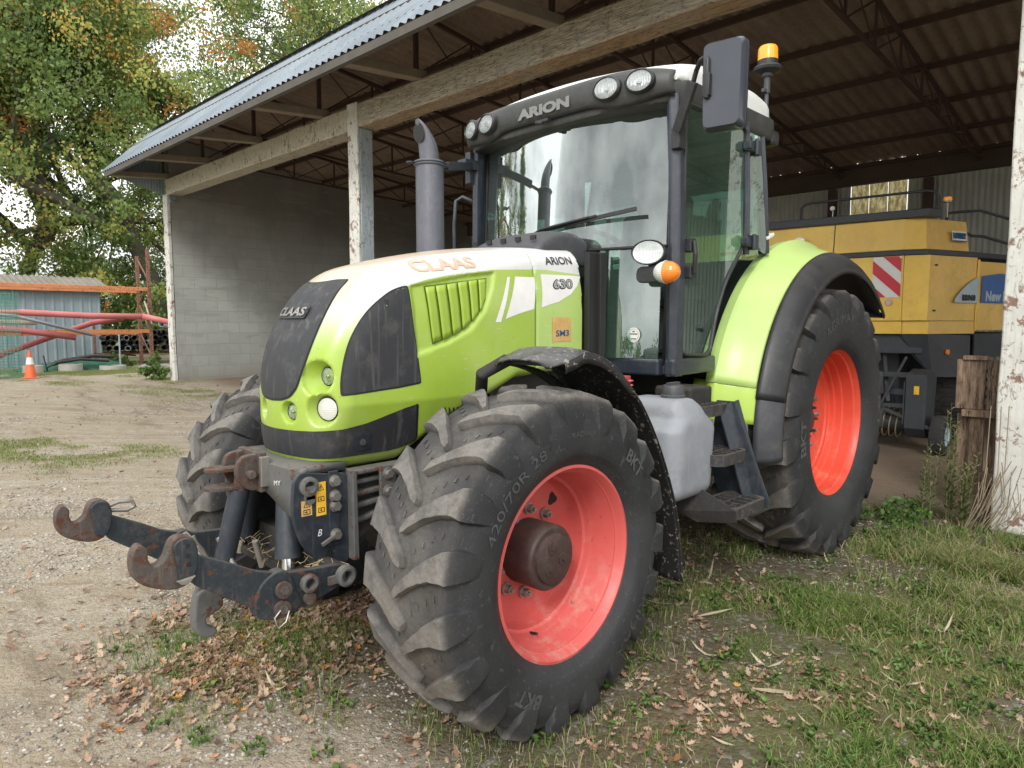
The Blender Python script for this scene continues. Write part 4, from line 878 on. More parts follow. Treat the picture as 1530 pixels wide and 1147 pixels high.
# ---- fuel tank, steps
def tank_f(x, y, z):
    xc = -.985 - .10 * (z - .95); ax_ = np.abs(x - xc) - (.155 + .055 * np.clip((1.0 - z) / .15, 0, 1) * 0 + .05 * np.clip((1.10 - z) / .06, 0, 1)); ay = np.abs(y - .84) - .185; az = np.maximum(z - (1.185 - .9 * np.maximum(0, y - .96) - .05 * np.clip((-1.02 - x) / .1, 0, 1)), .70 + .25 * np.maximum(0, .9 - y) - z)
    return rmax(rmax(ax_, ay, .085), az, .065)
P_, F_ = surface_net(tank_f, (-1.35, .58, .62), (-.70, 1.10, 1.26), .015); tank = np_mesh('fuel_tank', P_, F_, M['tank'], TR, 60)
b = MB(); b.lathe([(.060, 1.18), (.060, 1.195), (.054, 1.20), (.054, 1.235), (.048, 1.245), (.0005, 1.247)], (-.985, .88, 0), 'z', 32); b.box((-.985, .88, 1.25), (.095, .022, .018)); b.build('tank_cap', M['grey_plastic'], tank, 40)
b = MB(); b.box((-1.25, .78, 1.17), (.22, .22, .10)); b.build('battery_cover', M['dark'], TR, bevel=.015)
b = MB()
for k in range(6): b.lathe([(.052, k * .022), (.060, k * .022 + .006), (.052, k * .022 + .012)], (-.92, .62, 1.14), 'z', 24)
b.cyl((-.92, .62, 1.13), (-.92, .62, 1.28), .045, 20); b.build('cab_spring', M['red_spring'], TR, 60)
def tread(b, x0, x1, y0, y1, z, t=.028):
    lp = round_loop([(x0, y0), (x1, y0), (x1, y1 - .02), (x0, y1 - .02)], .05, 5)
    lp = [(x, y + .035 * (1 - ((x - (x0 + x1) / 2) / ((x1 - x0) / 2)) ** 2) * (y > (y0 + y1) / 2)) for x, y in lp]; n = len(lp); c = ((x0 + x1) / 2, (y0 + y1) / 2)
    inn = [((x - c[0]) * .86 + c[0], (y - c[1]) * .80 + c[1]) for x, y in lp]
    vs = [(x, y, z + t) for x, y in lp] + [(x, y, z - t) for x, y in lp] + [(x, y, z + t) for x, y in inn] + [(x, y, z - t * .2) for x, y in inn]
    fs = []
    for i in range(n): j = (i + 1) % n; fs += [(i, j, n + j, n + i), (i, 2 * n + i, 2 * n + j, j), (2 * n + i, 3 * n + i, 3 * n + j, 2 * n + j)]
    b.add(vs, fs)
    for k in range(1, 6): x = x0 + (x1 - x0) * k / 6; b.box((x, c[1], z + t * .75), (.007, (y1 - y0) * .82, .022))
    b.box((c[0], c[1], z + t * .75), ((x1 - x0) * .8, .008, .022))
def steps(s):
    b = MB(); b.beam((-1.36, s * .98, 1.13), (-1.44, s * 1.10, .63), .012, .17, (1, -.2 * s, 0)); b.build('step_side_plate', M['navy'], TR, bevel=.003)
    side = MB(); side.add([(-1.385, s * .90, 1.14), (-1.385, s * 1.0, 1.14), (-1.43, s * 1.18, .64), (-1.43, s * 1.18, .60), (-1.43, s * .92, .60), (-1.40, s * .86, .80)], [(0, 1, 2, 3, 4, 5)]); side.build('step_side_plate', M['navy'], TR, solid=.012)
    side = MB(); side.add([(-1.03, s * .93, .78), (-1.05, s * 1.19, .66), (-1.06, s * 1.19, .60), (-1.03, s * 1.0, .575), (-1.0, s * .90, .62)], [(0, 1, 2, 3, 4)]); side.build('step_side_plate', M['dark'], TR, solid=.010)
    for x0, x1, y0, y1, z in ((-1.385, -1.09, .84, .985, 1.105), (-1.405, -1.10, .90, 1.085, .872), (-1.425, -1.06, .96, 1.185, .632)):
        b = MB(); tread(b, x0, x1, y0 if s > 0 else y0, y1, z)
        if s < 0: b.v = [(x, -y, zz) for x, y, zz in b.v]
        b.build('step', M['step'], TR, 40)
    b = MB(); b.grid([[(-1.40, s * .86, .66), (-1.06, s * .90, .66)], [(-1.40, s * .84, 1.12), (-1.10, s * .82, 1.12)]]); b.build('step_back_panel', M['dark'], TR, solid=.006)
    b = MB(); b.beam((-1.23, s * .88, 1.06), (-1.27, s * .935, .70), .014, .03); b.build('step_strut', M['navy'], TR)
M['step'] = paint('worn_step_steel', (.05, .052, .058), .45, (.26, .22, .18), .6, 12, metal=.4, rust=.12, bump=.3)
both(steps)

# ---- front linkage
def side_frame(s):
    PL = [(.70, .983), (.555, .957), (.492, .955), (.492, .585), (.60, .592), (.640, .625), (.70, .70), (.73, .79), (.735, .86), (.725, .955)]
    b = MB(); b.plate(round_loop(PL, .03, 3), s * .285, s * .305); pl = b.build('linkage_side_plate', M['navy'], TR, bevel=.004)
    b = MB(); b.plate([(.495, .965), (.475, .965), (.470, .60), (.495, .60)], s * .26, s * .345); b.build('mounting_flange', M['cast'], TR, bevel=.004)
    for z in (.930, .870, .830, .715):
        b = MB(); b.cyl((.557, s * .305, z), (.557, s * .314, z), .024, 18); b.cyl((.557, s * .314, z), (.557, s * .332, z), .018, 6); b.build('bolt', M['steel'], pl, 40)
    b = MB(); b.box((.560, s * .307, .82), (.045, .006, .30)); b.build('bolt_strip', M['navy'], pl, bevel=.003)
    b = MB(); b.lathe([(.038, .305), (.038, .318), (.030, .322), (.022, .322), (.020, .30)], (.667, 0, .925), 'y', 28, s); b.cyl((.662, s * .305, .875), (.662, s * .315, .875), .020, 16); b.box((.664, s * .310, .90), (.045, .010, .05)); b.build('pin_boss', M['cast'], pl, 40)
    b = MB(); b.cyl((.585, s * .306, .640), (.585, s * .3075, .640), .017, 16); b.build('hole', M['rubber'], pl)
    b = MB(); b.beam((.56, s * .32, .715), (.625, s * .325, .690), .012, .012); b.build('split_pin', M['steel'], pl)
    # cast frame behind with ribs
    b = MB(); b.plate([(.475, .955), (.20, .955), (.16, .93), (.16, .80), (.475, .62)], s * .235, s * .262); b.plate([(.475, .960), (.18, .960), (.18, .945), (.475, .940)], s * .262, s * .33)
    for z0, z1 in ((.905, .915), (.855, .868), (.805, .825), (.74, .79)): b.beam((.475, s * .285, z0), (.20, s * .285, z1), .05, .020)
    b.build('front_casting', M['cast'], TR, bevel=.006)
    b = MB(); b.plate(round_loop([(.365, .965), (.285, .962), (.285, .83), (.365, .825)], .015), s * .33, s * .345); pp = b.build('bolt_plate', M['cast'], TR, bevel=.004)
    for z in (.930, .857): b = MB(); b.cyl((.328, s * .345, z), (.328, s * .352, z), .025, 18); b.cyl((.328, s * .352, z), (.328, s * .367, z), .017, 6); b.build('bolt', M['steel'], pp, 40)
both(side_frame)
def sticker(x0, z0, w, h, mat, name, tri=True, marks=1):
    b = MB(); b.box((x0, .3068, z0), (w, .0016, h)); o = b.build(name, mat, TR); 
    for k in range(marks):
        zc = z0 + h / 2 - (k + .5) * h / marks; q = w * .33; b = MB()
        if k == 0: pts = [(0, q), (q, -q * .8), (-q, -q * .8)]; inn = [(a * .72, c * .72 - .001) for a, c in pts]
        else: pts = [(-q, -q * .7), (q, -q * .7), (q, q * .7), (-q, q * .7)]; inn = [(a * .78, c * .70) for a, c in pts]
        n = len(pts); b.add([(x0 + a, .3080, zc + c) for a, c in pts + inn], [(i, (i + 1) % n, (i + 1) % n + n, i + n) for i in range(n)]); b.box((x0, .3080, zc), (.003, .0005, q * .8)); 
        if k: b.box((x0 + q * .3, .3080, zc), (q * .5, .0005, q * .25))
        b.build('pictogram', M['blackprint'], o, recalc=False)
sticker(.615, .868, .042, .132, M['yellow'], 'warning_sticker', marks=3); sticker(.677, .842, .044, .060, M['sticker_old'], 'worn_warning_sticker', marks=2)
write('paint_mark', 'B', M['white'], TR, lambda u, v: (.622 - u - .25 * v, .3075, .735 + v), .04, .0, fit=(.016, .026))
# headstock plate, curved under, between the side plates
b = MB(); P = []
HS = [(-.30, .70), (-.26, .80), (-.20, .83), (-.12, .868), (-.05, .885), (.05, .885), (.12, .868), (.20, .825), (.25, .79), (.30, .69)]
for y, z in catmull(HS, 3): P.append([(.735 - .045 * (abs(y) / .3) ** 3, y, z), (.735 - .045 * (abs(y) / .3) ** 3, y, z * .5 + .5), (.735 - .045 * (abs(y) / .3) ** 3, y, .985 + .012 * (1 - (y / .3) ** 2)), (.66, y, 1.0), (.50, y, .995)])
b.grid(P); b.build('headstock', M['cast'], TR, 50, solid=.03)
b = MB(); b.plate(round_loop([(.83, 1.03), (.72, 1.035), (.70, .90), (.79, .88), (.85, .95)], .04, 5), -.075, -.045); b.plate(round_loop([(.83, 1.03), (.72, 1.035), (.70, .90), (.79, .88), (.85, .95)], .04, 5), .045, .075); b.cyl((.79, -.10, .955), (.79, .10, .955), .018, 16); b.box((.745, 0, .96), (.03, .20, .16)); b.build('top_link_bracket', M['rust'], TR, bevel=.006)
b = MB(); b.box((.745, .105, .965), (.035, .020, .12)); b.build('top_link_catch', M['steel'], TR, bevel=.003)
for z in (.972, .898): b = MB(); b.plate([(0, 0)], 0, 0) if False else b.prism(round_loop([(.76, -.09), (.76, .03), (.90, .015), (.93, -.035), (.90, -.08)], .03, 4), lambda x, y: (x, y, z - .007), lambda x, y: (x, y, z + .007)); b.build('hitch_lug', M['rust'], TR, bevel=.002)
b = MB(); b.cyl((.79, .0, .935), (.80, -.0, .88), .028, 20); b.build('top_link_end', M['rust'], TR, 40)
b = MB(); b.cyl((.80, .0, .885), (.865, -.02, .60), .040, 28); b.build('top_link', M['navy'], TR, 45)
def lift_cyl(s):
    b = MB(); b.tube([(.675, s * .155, .86), (.685, s * .17, .80), (.705, s * .205, .63)], [.045, .046, .052], 28); c = b.build('lift_cylinder', M['navy'], TR, 45)
    b = MB(); b.cyl((.705, s * .205, .635), (.715, s * .225, .56), .026, 20); b.build('piston_rod', M['chrome'], c, 45)
both(lift_cyl)
HOOK = [(1.311, .872), (1.328, .844), (1.328, .788), (1.300, .747), (1.226, .712), (1.171, .716), (1.140, .760), (1.134, .822), (1.150, .863), (1.188, .876), (1.214, .862), (1.230, .822), (1.250, .802), (1.270, .800), (1.283, .825), (1.282, .852), (1.296, .870)]
ARMP = [(1.155, .812), (1.02, .742), (.936, .694), (.86, .670), (.795, .657), (.608, .638), (.575, .61), (.571, .584), (.599, .561), (.749, .521), (.82, .515), (.877, .526), (.941, .555), (1.156, .710)]
def arm(s):
    y = .42; b = MB(); b.plate(round_loop(ARMP, .02, 3), s * (y - .017), s * (y + .017)); a = b.build('lower_arm', M['navy_rust'], TR, bevel=.006)
    b = MB(); b.plate(smooth_loop(HOOK, 3), s * (y - .024), s * (y + .024)); h = b.build('hook', M['rust'], a, bevel=.010)
    b = MB(); b.plate(round_loop([(1.215, .850), (1.19, .872), (1.155, .866), (1.138, .825), (1.140, .765), (1.165, .722), (1.20, .735), (1.205, .80)], .02, 3), s * (y + .024), s * (y + .034)); b.plate(round_loop([(1.215, .850), (1.19, .872), (1.155, .866), (1.138, .825), (1.140, .765), (1.165, .722), (1.20, .735), (1.205, .80)], .02, 3), s * (y - .034), s * (y - .024)); b.build('hook_cheek', M['navy_rust'], a, bevel=.004)
    for z in (.845, .812, .785): b = MB(); b.cyl((1.170, s * (y + .033), z), (1.170, s * (y + .036), z), .0075, 12); b.build('hole', M['rubber'], h)
    b = MB(); b.plate([(1.195, .725), (1.175, .722), (1.150, .745), (1.21, .74)], s * (y + .030), s * (y + .042)); b.build('latch', M['steel'], h, bevel=.002)
    # swivel disc and pins
    b = MB(); D = [(.955 - 0, .585), (.935, .64), (.885, .675), (.835, .672), (.80, .60), (.79, .54), (.83, .508), (.90, .512), (.945, .535)]; b.plate(smooth_loop(D, 3), s * (y - .024), s * (y + .028)); b.build('swivel_joint', M['navy_rust'], a, bevel=.005)
    for (x, z, r) in ((.855, .612, .030), (.862, .545, .030)): b = MB(); b.cyl((x, s * (y + .03), z), (x, s * (y + .045), z), r, 20); b.cyl((x, s * (y + .045), z), (x, s * (y + .052), z), r * .55, 6); b.build('pin', M['rust'], a, 40)
    b = MB(); b.lathe([(.034, .022), (.034, .042), (.026, .046), (.019, .044), (.018, .0)], (.752, s * y, .607), 'y', 26, s); b.build('pin_boss', M['cast'], a, 40)
    b = MB(); b.cyl((.752, s * (y + .02), .55), (.752, s * (y + .038), .55), .022, 18); b.build('pin', M['rust'], a, 40)
    b = MB(); b.lathe([(.040, .015), (.040, .040), (.030, .046), (.022, .044), (.020, .0)], (.605, s * (y + .01), .598), 'y', 26, s); b.box((.64, s * (y + .03), .592), (.07, .012, .03)); b.build('pivot_boss', M['cast'], a, 40)
    b = MB(); b.tube([(.875, s * (y + .05), .548), (.90, s * (y + .056), .53), (.89, s * (y + .058), .49), (.86, s * (y + .058), .505), (.845, s * (y + .055), .54)], .0035, 6); b.build('ring_pin', M['steel'], a, 60)
    if s < 0: a.location = (.018, -.01, -.034)
both(arm)
b = MB(); b.cyl((.60, -.44, .598), (.60, .44, .598), .035, 20); b.box((.66, 0, .575), (.12, .60, .035)); b.box((.60, 0, .64), (.10, .46, .10)); b.build('pivot_shaft', M['dark'], TR, bevel=.006)
# straw caught on the linkage
b = MB(); rs = random.Random(5)
for k in range(90):
    x, y = rs.uniform(.58, .76), rs.uniform(-.25, .36); a = rs.uniform(0, PI); l = rs.uniform(.03, .09); z = .605 + rs.uniform(0, .02); b.tube([(x, y, z), (x + l * math.cos(a) * .5, y + l * math.sin(a) * .5, z + rs.uniform(0, .03)), (x + l * math.cos(a), y + l * math.sin(a), z + rs.uniform(-.005, .04))], .0013, 4, cap=False)
straw = b.build('straw', plain('dry_straw', (.42, .33, .19), .8), None, 60); tag(straw, 'dry straw caught on the black front linkage between its lower arms', 'straw', kind='stuff')
# spare lower hooks hanging under the near arm, chain and release levers
b = MB(); b.plate(smooth_loop([(1.055, .60), (1.075, .543), (1.078, .469), (1.05, .428), (1.01, .425), (1.0, .445), (1.03, .465), (1.035, .50), (.985, .515), (.975, .55), (1.0, .585)], 3), .18, .235); b.plate([(1.02, .66), (1.05, .66), (1.07, .56), (1.0, .56)], .195, .22); b.build('hanging_ball_hook', M['cast'], TR, bevel=.010)
b = MB()
for p in ([(1.06, .02, .745), (1.02, .02, .76), (.96, .02, .68), (.93, .03, .60)], [(1.08, .0, .70), (1.03, .02, .72), (.985, .04, .70)], [(.98, -.02, .73), (.93, 0, .60)], [(1.02, .06, .73), (.985, .10, .66), (.95, .10, .60)]): b.tube(p, .007, 6)
b.build('release_levers', M['steel'], TR, 60)
b = MB(); b.tube([(.88, -.03, .70), (.84, .03, .575)], .012, 8); b.tube([(.80, .12, .70), (.765, .10, .585)], .012, 8); b.build('link_rods', M['steel'], TR, 60)
b = MB(); b.tube([(1.175, -.43, .80), (1.12, -.43, .815), (1.07, -.43, .81), (1.06, -.43, .785), (1.09, -.43, .775), (1.15, -.43, .785)], .009, 8); b.build('latch_lever', M['steel'], TR, 60)
write('paint_mark', 'MY', M['white'], TR, lambda u, v: (.7375 - .045 * ((.165 + u) / .3) ** 3 + .003, .185 + u, .93 + v + .15 * u), .04, .0, fit=(.042, .018))
# ============================================================ SHED (own frame: x out of the shed, y along its front)
SO = Vector((-4.1865, 1.6715, 0)); SR = R(.7)
def S2W(p): c, s = math.cos(SR), math.sin(SR); return Vector((SO.x + p[0] * c - p[1] * s, SO.y + p[0] * s + p[1] * c, p[2] if len(p) > 2 else 0))
def gz(x, y):
    """height of the yard"""
    d = (-y - 7) / 10.0; d = min(1, max(0, d)); return .25 * d * d * (3 - 2 * d)
def peel_mat(name, base=(.62, .62, .58), under=(.33, .31, .27), amt=.5, rust=.3):
    t = NT(name); x, y, z = t.xyz(); n = t.noise(3.2, 9, .72); f = t.noise(16, 9, .78, dist=1.2, stretch=(1.3, 1.3, .55)); f2 = t.noise(70, 6, .7)
    c = t.mix(t.maprange(n, .3, .7), tuple(v * .80 for v in base), base); st = t.noise(9, 6, .65, stretch=(6, 6, .4)); c = t.mix(t.maprange(st, .45, .75, 0, .5), c, tuple(v * .55 for v in base))
    k = t.maprange(t.math('ADD', t.math('MULTIPLY', f, .75), t.math('MULTIPLY', n, .35)), .645 - amt * .06, .660 - amt * .06); c = t.mix(k, c, t.mix(f2, under, tuple(v * .62 for v in under)))
    ed = t.math('MULTIPLY', t.maprange(t.math('ADD', t.math('MULTIPLY', f, .75), t.math('MULTIPLY', n, .35)), .628 - amt * .06, .645 - amt * .06), t.math('SUBTRACT', 1.0, k)); c = t.mix(t.math('MULTIPLY', ed, .55), c, (.16, .12, .08))
    r_ = t.noise(5, 9, .75); kr = t.maprange(r_, .70 - rust * .10, .74 - rust * .10); c = t.mix(t.math('MULTIPLY', kr, .85), c, t.mix(t.noise(50, 4), (.24, .085, .04), (.13, .06, .035)))
    v = t.vor(11); v2 = t.maprange(v, .13, .10, 0, 1); v3 = t.maprange(v, .10, .085, 0, 1); c = t.mix(t.math('MULTIPLY', t.math('SUBTRACT', v2, v3), .6 * rust), c, (.20, .14, .09))
    t.set(Base_Color=c, Roughness=.75); t.bump(t.math('ADD', t.math('MULTIPLY', k, -.8), t.math('ADD', t.math('MULTIPLY', f, .6), t.math('MULTIPLY', f2, .4))), .55, .006); return t.mat
M['post_white'] = peel_mat('peeling_white_concrete_paint', (.74, .74, .69), (.45, .41, .32), .45, 1.5)
M['post_blue'] = peel_mat('peeling_blue_white_paint', (.40, .47, .51), (.25, .27, .27), .6, .1)
def beam_mat():
    t = NT('weathered_painted_timber'); x, y, z = t.xyz(); g = t.noise(10, 9, .7, stretch=(6, .55, 6), dist=.3); n = t.noise(1.3, 8, .7); f = t.noise(26, 8, .75, stretch=(1.5, .5, 1.5))
    g = t.maprange(g, .36, .62); c = t.mix(g, (.25, .21, .16), (.58, .52, .42)); under = t.maprange(t.xyz(t.normal())[2], -.4, -.8); c = t.mix(under, c, t.mix(g, (.30, .20, .115), (.58, .42, .26)))
    c = t.mix(t.maprange(n, .35, .65, 0, .6), c, (.47, .455, .40)); k = t.maprange(f, .57, .61); c = t.mix(t.math('MULTIPLY', k, .85), c, (.085, .066, .048)); cr = t.noise(3.2, 8, .7, stretch=(2.5, .22, 3.5), dist=.8); k2 = t.maprange(t.math('ABSOLUTE', t.math('SUBTRACT', cr, .5)), .012, .002); c = t.mix(t.math('MULTIPLY', k2, .85), c, (.05, .04, .03)); st = t.noise(4, 6, .7, stretch=(1, 2.2, .3)); c = t.mix(t.maprange(st, .58, .72, 0, .55), c, (.12, .10, .08))
    t.set(Base_Color=c, Roughness=.85); t.bump(t.math('ADD', g, t.math('MULTIPLY', k, -.7)), .6, .008); return t.mat
M['beam'] = beam_mat(); M['beam_white'] = peel_mat('peeling_cream_beam_paint', (.60, .57, .47), (.27, .21, .14), .75, .6)
M['timber'] = paint('old_grey_timber', (.26, .22, .17), .85, (.14, .11, .08), .6, 4, bump=.6)
M['fascia'] = paint('dark_weathered_fascia', (.11, .105, .095), .8, (.20, .18, .15), .5, 4, bump=.4)
M['truss'] = paint('rusty_roof_steel', (.070, .040, .032), .8, (.11, .06, .04), .6, 4, bump=.3, top=.1)
def sheet_mat(name, a, b_, dirt, d_amt=.5, rough=.5, metal=0, stretch=(3, 3, .5)):
    t = NT(name); n = t.noise(1.1, 6, .6); g = t.noise(6, 9, .75, stretch=stretch); f = t.noise(40, 6, .7)
    c = t.mix(t.maprange(n, .3, .7), a, b_); c = t.mix(t.maprange(g, .45, .75, 0, d_amt), c, dirt); c = t.mix(t.maprange(f, .6, .75, 0, .3), c, dirt)
    t.set(Base_Color=c, Roughness=rough, Metallic=metal); t.bump(t.math('ADD', f, g), .2, .003); return t.mat
M['roof_metal'] = sheet_mat('blue_grey_roof_sheet', (.16, .20, .235), (.25, .30, .34), (.14, .15, .15), .55, .42, .25)
M['roof_under'] = sheet_mat('brown_fibre_cement_underside', (.225, .17, .13), (.32, .25, .195), (.11, .08, .06), .7, .9)
M['clad'] = sheet_mat('dull_grey_green_cladding', (.36, .38, .35), (.47, .49, .46), (.25, .22, .18), .5, .6)
M['clad_blue'] = sheet_mat('blue_grey_cladding', (.22, .29, .33), (.29, .36, .40), (.22, .20, .17), .45, .5)
def block_mat():
    t = NT('grey_blockwork'); x, y, z = t.xyz(); cb = t.n.new('ShaderNodeCombineXYZ'); t.link(x, cb.inputs[0]); t.link(z, cb.inputs[1])
    b_ = t.n.new('ShaderNodeTexBrick'); wp = t.mix(.015, cb.outputs[0], t.noise(6, 3, col=True)); t.link(wp, b_.inputs['Vector']); b_.inputs['Scale'].default_value = 1; b_.inputs['Brick Width'].default_value = .52; b_.inputs['Row Height'].default_value = .262
    b_.inputs['Mortar Size'].default_value = .007; b_.inputs['Mortar Smooth'].default_value = .5; b_.inputs['Color1'].default_value = (.40, .425, .40, 1); b_.inputs['Color2'].default_value = (.47, .495, .465, 1); b_.inputs['Mortar'].default_value = (.32, .335, .32, 1)
    n = t.noise(.9, 8, .7); f = t.noise(30, 8, .8); stn = t.noise(.7, 7, .7, stretch=(2.2, 1, .5)); c = t.mix(t.maprange(n, .35, .7, 0, .55), b_.outputs[0], (.30, .31, .295)); c = t.mix(t.maprange(f, .5, .8, 0, .4), c, (.48, .48, .46)); c = t.mix(t.maprange(z, 2.4, 4.4, 0, .6), c, (.15, .12, .10))  # upper wall darkened in the colour for the shade under the roof
    c = t.mix(t.maprange(stn, .48, .68, 0, .55), c, (.20, .21, .195)); c = t.mix(t.maprange(t.math('ADD', z, t.math('MULTIPLY', n, .8)), 1.2, .4, 0, .65), c, (.22, .19, .14)); pz = t.noise(2.0, 6, .6, stretch=(.8, 1, 3)); c = t.mix(t.maprange(pz, .56, .64, 0, .5), c, (.30, .31, .30))
    t.set(Base_Color=c, Roughness=.92); t.bump(t.math('ADD', t.math('MULTIPLY', b_.outputs[1], -.7), f), .5, .008); return t.mat
M['block'] = block_mat()
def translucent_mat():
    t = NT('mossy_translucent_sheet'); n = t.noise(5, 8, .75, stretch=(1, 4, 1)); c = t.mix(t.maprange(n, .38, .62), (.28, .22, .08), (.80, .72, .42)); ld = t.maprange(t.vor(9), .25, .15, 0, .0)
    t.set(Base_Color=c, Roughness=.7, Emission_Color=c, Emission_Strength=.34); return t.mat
M['translucent'] = translucent_mat()
SH = thing('open_shed', 'long open fronted farm shed with painted concrete posts, corrugated roof and block end wall', 'shed', SO, SR)
Y0, Y1 = -16.35, 9.0
# posts
def post(y0, y1, x0, x1, top, m):
    b = MB(); n = 12; P = []
    rs = random.Random(int(y0 * 10)); 
    for i in range(n + 1):
        z = -.2 + (top + .2) * i / n; j = lambda: rs.uniform(-.006, .006)
        P.append([(x1 + j(), y0 + j(), z), (x1 + j(), y1 + j(), z), (x0 + j(), y1 + j(), z), (x0 + j(), y0 + j(), z)])
    b.grid(P, closev=True); b.add(P[-1], [(0, 1, 2, 3)])
    return b.build('post', m, SH, 30, bevel=.012)
post(0.0, .42, -.32, 0, 4.54, M['post_white']); post(8.2, 8.55, -.3, 0, 4.54, M['post_white'])
post(-8.55, -8.28, -.03, .015, 4.92, M['post_white']); post(-8.50, -8.275, -.27, -.031, 4.539, M['post_blue'])
post(-16.33, -16.06, -.06, .02, 4.54, M['post_white'])
def rough_beam(name, a, b_, h0, h1, x0, x1, m, bev=.02):
    b = MB(); n = 24; rs = random.Random(int(a * 7)); P = []
    for i in range(n + 1):
        y = a + (b_ - a) * i / n; j = lambda: rs.uniform(-.007, .007)
        P.append([(x0 + j(), y, h0 + j()), (x1 + j(), y, h0 + j()), (x1 + j(), y, h1 + j()), (x0 + j(), y, h1 + j())])
    b.grid(P, closev=True); b.add(P[0] + P[-1], [(0, 1, 2, 3), (7, 6, 5, 4)]); return b.build(name, m, SH, 30, bevel=bev)
rough_beam('front_beam', -16.15, -8.56, 4.53, 4.885, -.33, 0.0, M['beam_white']); rough_beam('front_beam', -8.27, .20, 4.545, 4.90, -.34, .0, M['beam']); rough_beam('front_beam', .205, 8.6, 4.54, 4.90, -.33, .0, M['beam'])
# roof sheets
def corrugated(name, y0, y1, top, m, pitch=.2, amp=.026, n=8):
    """top: list of (x,z) going upslope; sheet wavy along y"""
    k = int((y1 - y0) / pitch * n); ys = np.linspace(y0, y1, k + 1); V = []; 
    for (x, z), (nx, nz) in top:
        w = amp * np.cos(2 * PI * ys / pitch); V.append(np.stack([x + nx * w, ys, z + nz * w], 1))
    V = np.concatenate(V); m_ = len(top); F = []
    for i in range(m_ - 1):
        a = i * (k + 1) + np.arange(k); F.append(np.stack([a, a + 1, a + k + 2, a + k + 1], 1))
    return np_mesh(name, V, np.concatenate(F), m, SH, 60)
EV = (1.23, 4.90); RG = (.16, 5.965); s_ = math.hypot(EV[0] - RG[0], EV[1] - RG[1]); nn = ((RG[1] - EV[1]) / s_, (EV[0] - RG[0]) / s_)
corrugated('eave_sheet', Y0 - .15, Y1, [((EV[0] + (RG[0] - EV[0]) * t, EV[1] + (RG[1] - EV[1]) * t), nn) for t in (0, .5, 1)], M['roof_metal'], .15, .017)
def rz_(x): return 5.93 - .113 * (.2 - x)
corrugated('roof_sheet', Y0 - .15, Y1, [((x, rz_(x)), (0, 1)) for x in (.22, -4.5, -9.7)], M['roof_under'], .2, .026)
b = MB(); b.grid([[(EV[0] + .0, y, EV[1] - .028) for y in (Y0, Y1)], [(EV[0] - .02, y, EV[1] - .115) for y in (Y0, Y1)], [(EV[0] - .09, y, EV[1] - .115) for y in (Y0, Y1)], [(EV[0] - .07, y, EV[1] + .03) for y in (Y0, Y1)]]); b.build('fascia_board', M['fascia'], SH)
b = MB(); b.grid([[(RG[0] + .10, y, RG[1] - .01) for y in (Y0, Y1)], [(RG[0], y, RG[1] + .06) for y in (Y0, Y1)], [(RG[0] - .15, y, RG[1] - .03) for y in (Y0, Y1)]]); b.build('ridge_cap', M['roof_metal'], SH)
OUT = [-16.15, -13.95, -11.62, -9.32, -6.80, -4.35, -1.90, .55, 3.0, 5.5, 8.0]
for y in OUT:
    b = MB(); b.beam((-.10, y, 4.955), (1.14, y, 4.845), .17, .12); b.build('outrigger', M['timber'], SH, bevel=.008)
    # lattice truss: rear-sloping top chord, bottom chord, posts and diagonals
    b = MB(); top = lambda x: rz_(x) - .13; bo = lambda x: 4.965 + .040 * x
    b.beam((.10, y, top(.1)), (-9.4, y, top(-9.4)), .045, .055); b.beam((.0, y, bo(0)), (-9.4, y, bo(-9.4)), .045, .04); b.beam((.03, y, 4.97), (.03, y, top(0.0)), .055, .055)
    b.beam((1.10, y, 4.93), (.06, y, top(0)), .05, .05)
    xs = [0, -1.0, -2.05, -3.1, -4.15, -5.2, -6.25, -7.3, -8.35, -9.4]
    for i in range(9):
        b.beam((xs[i], y, bo(xs[i])), (xs[i + 1], y, top(xs[i + 1])), .020, .020); b.beam((xs[i], y, top(xs[i])), (xs[i + 1], y, bo(xs[i + 1])), .016, .016)
        b.beam((xs[i + 1], y, bo(xs[i + 1])), (xs[i + 1], y, top(xs[i + 1])), .03, .03)
    b.build('roof_truss', M['truss'], SH)
for x in (.0, -1.35, -2.7, -4.05, -5.4, -6.75, -8.1, -9.3):
    b = MB(); b.box((x, (Y0 + Y1) / 2, rz_(x) - .065), (.06, Y1 - Y0, .075)); b.build('purlin', M['truss'], SH)
for x, z in ((.55, 5.56), (.95, 5.14)): b = MB(); b.box((x, (Y0 + Y1) / 2, z), (.05, Y1 - Y0, .05)); b.build('purlin', M['truss'], SH)
# block end wall, gable cladding
b = MB(); b.plate([(-.07, -.2), (-9.6, -.2), (-9.6, 4.8), (-.07, 5.85)], -16.32, -16.07); b.build('block_wall', M['block'], SH, bevel=.01)
b = MB(); n = 40
for i in range(n):
    x0 = -.06 + 1.27 * i / n; x1 = -.06 + 1.27 * (i + 1) / n
    lo = lambda x: 4.54 + (x + .06) * .28; hi = lambda x: min(5.95, 4.90 + (1.23 - x) * 1.04); dy_ = .012 * (i % 2)
    b.add([(x0, -16.36 - dy_, lo(x0)), (x1, -16.36 - .012 * ((i + 1) % 2), lo(x1)), (x1, -16.36 - .012 * ((i + 1) % 2), hi(x1)), (x0, -16.36 - dy_, hi(x0))], [(0, 1, 2, 3)])
b.build('gable_cladding', M['clad_blue'], SH, solid=.004)
b = MB(); b.tube([(-.15, -16.0, 4.45), (-.1, -15.9, 4.36), (.02, -15.86, 4.36), (.05, -15.85, 4.42)], .035, 8); b.build('gutter_hook', M['clad_blue'], SH, 50)
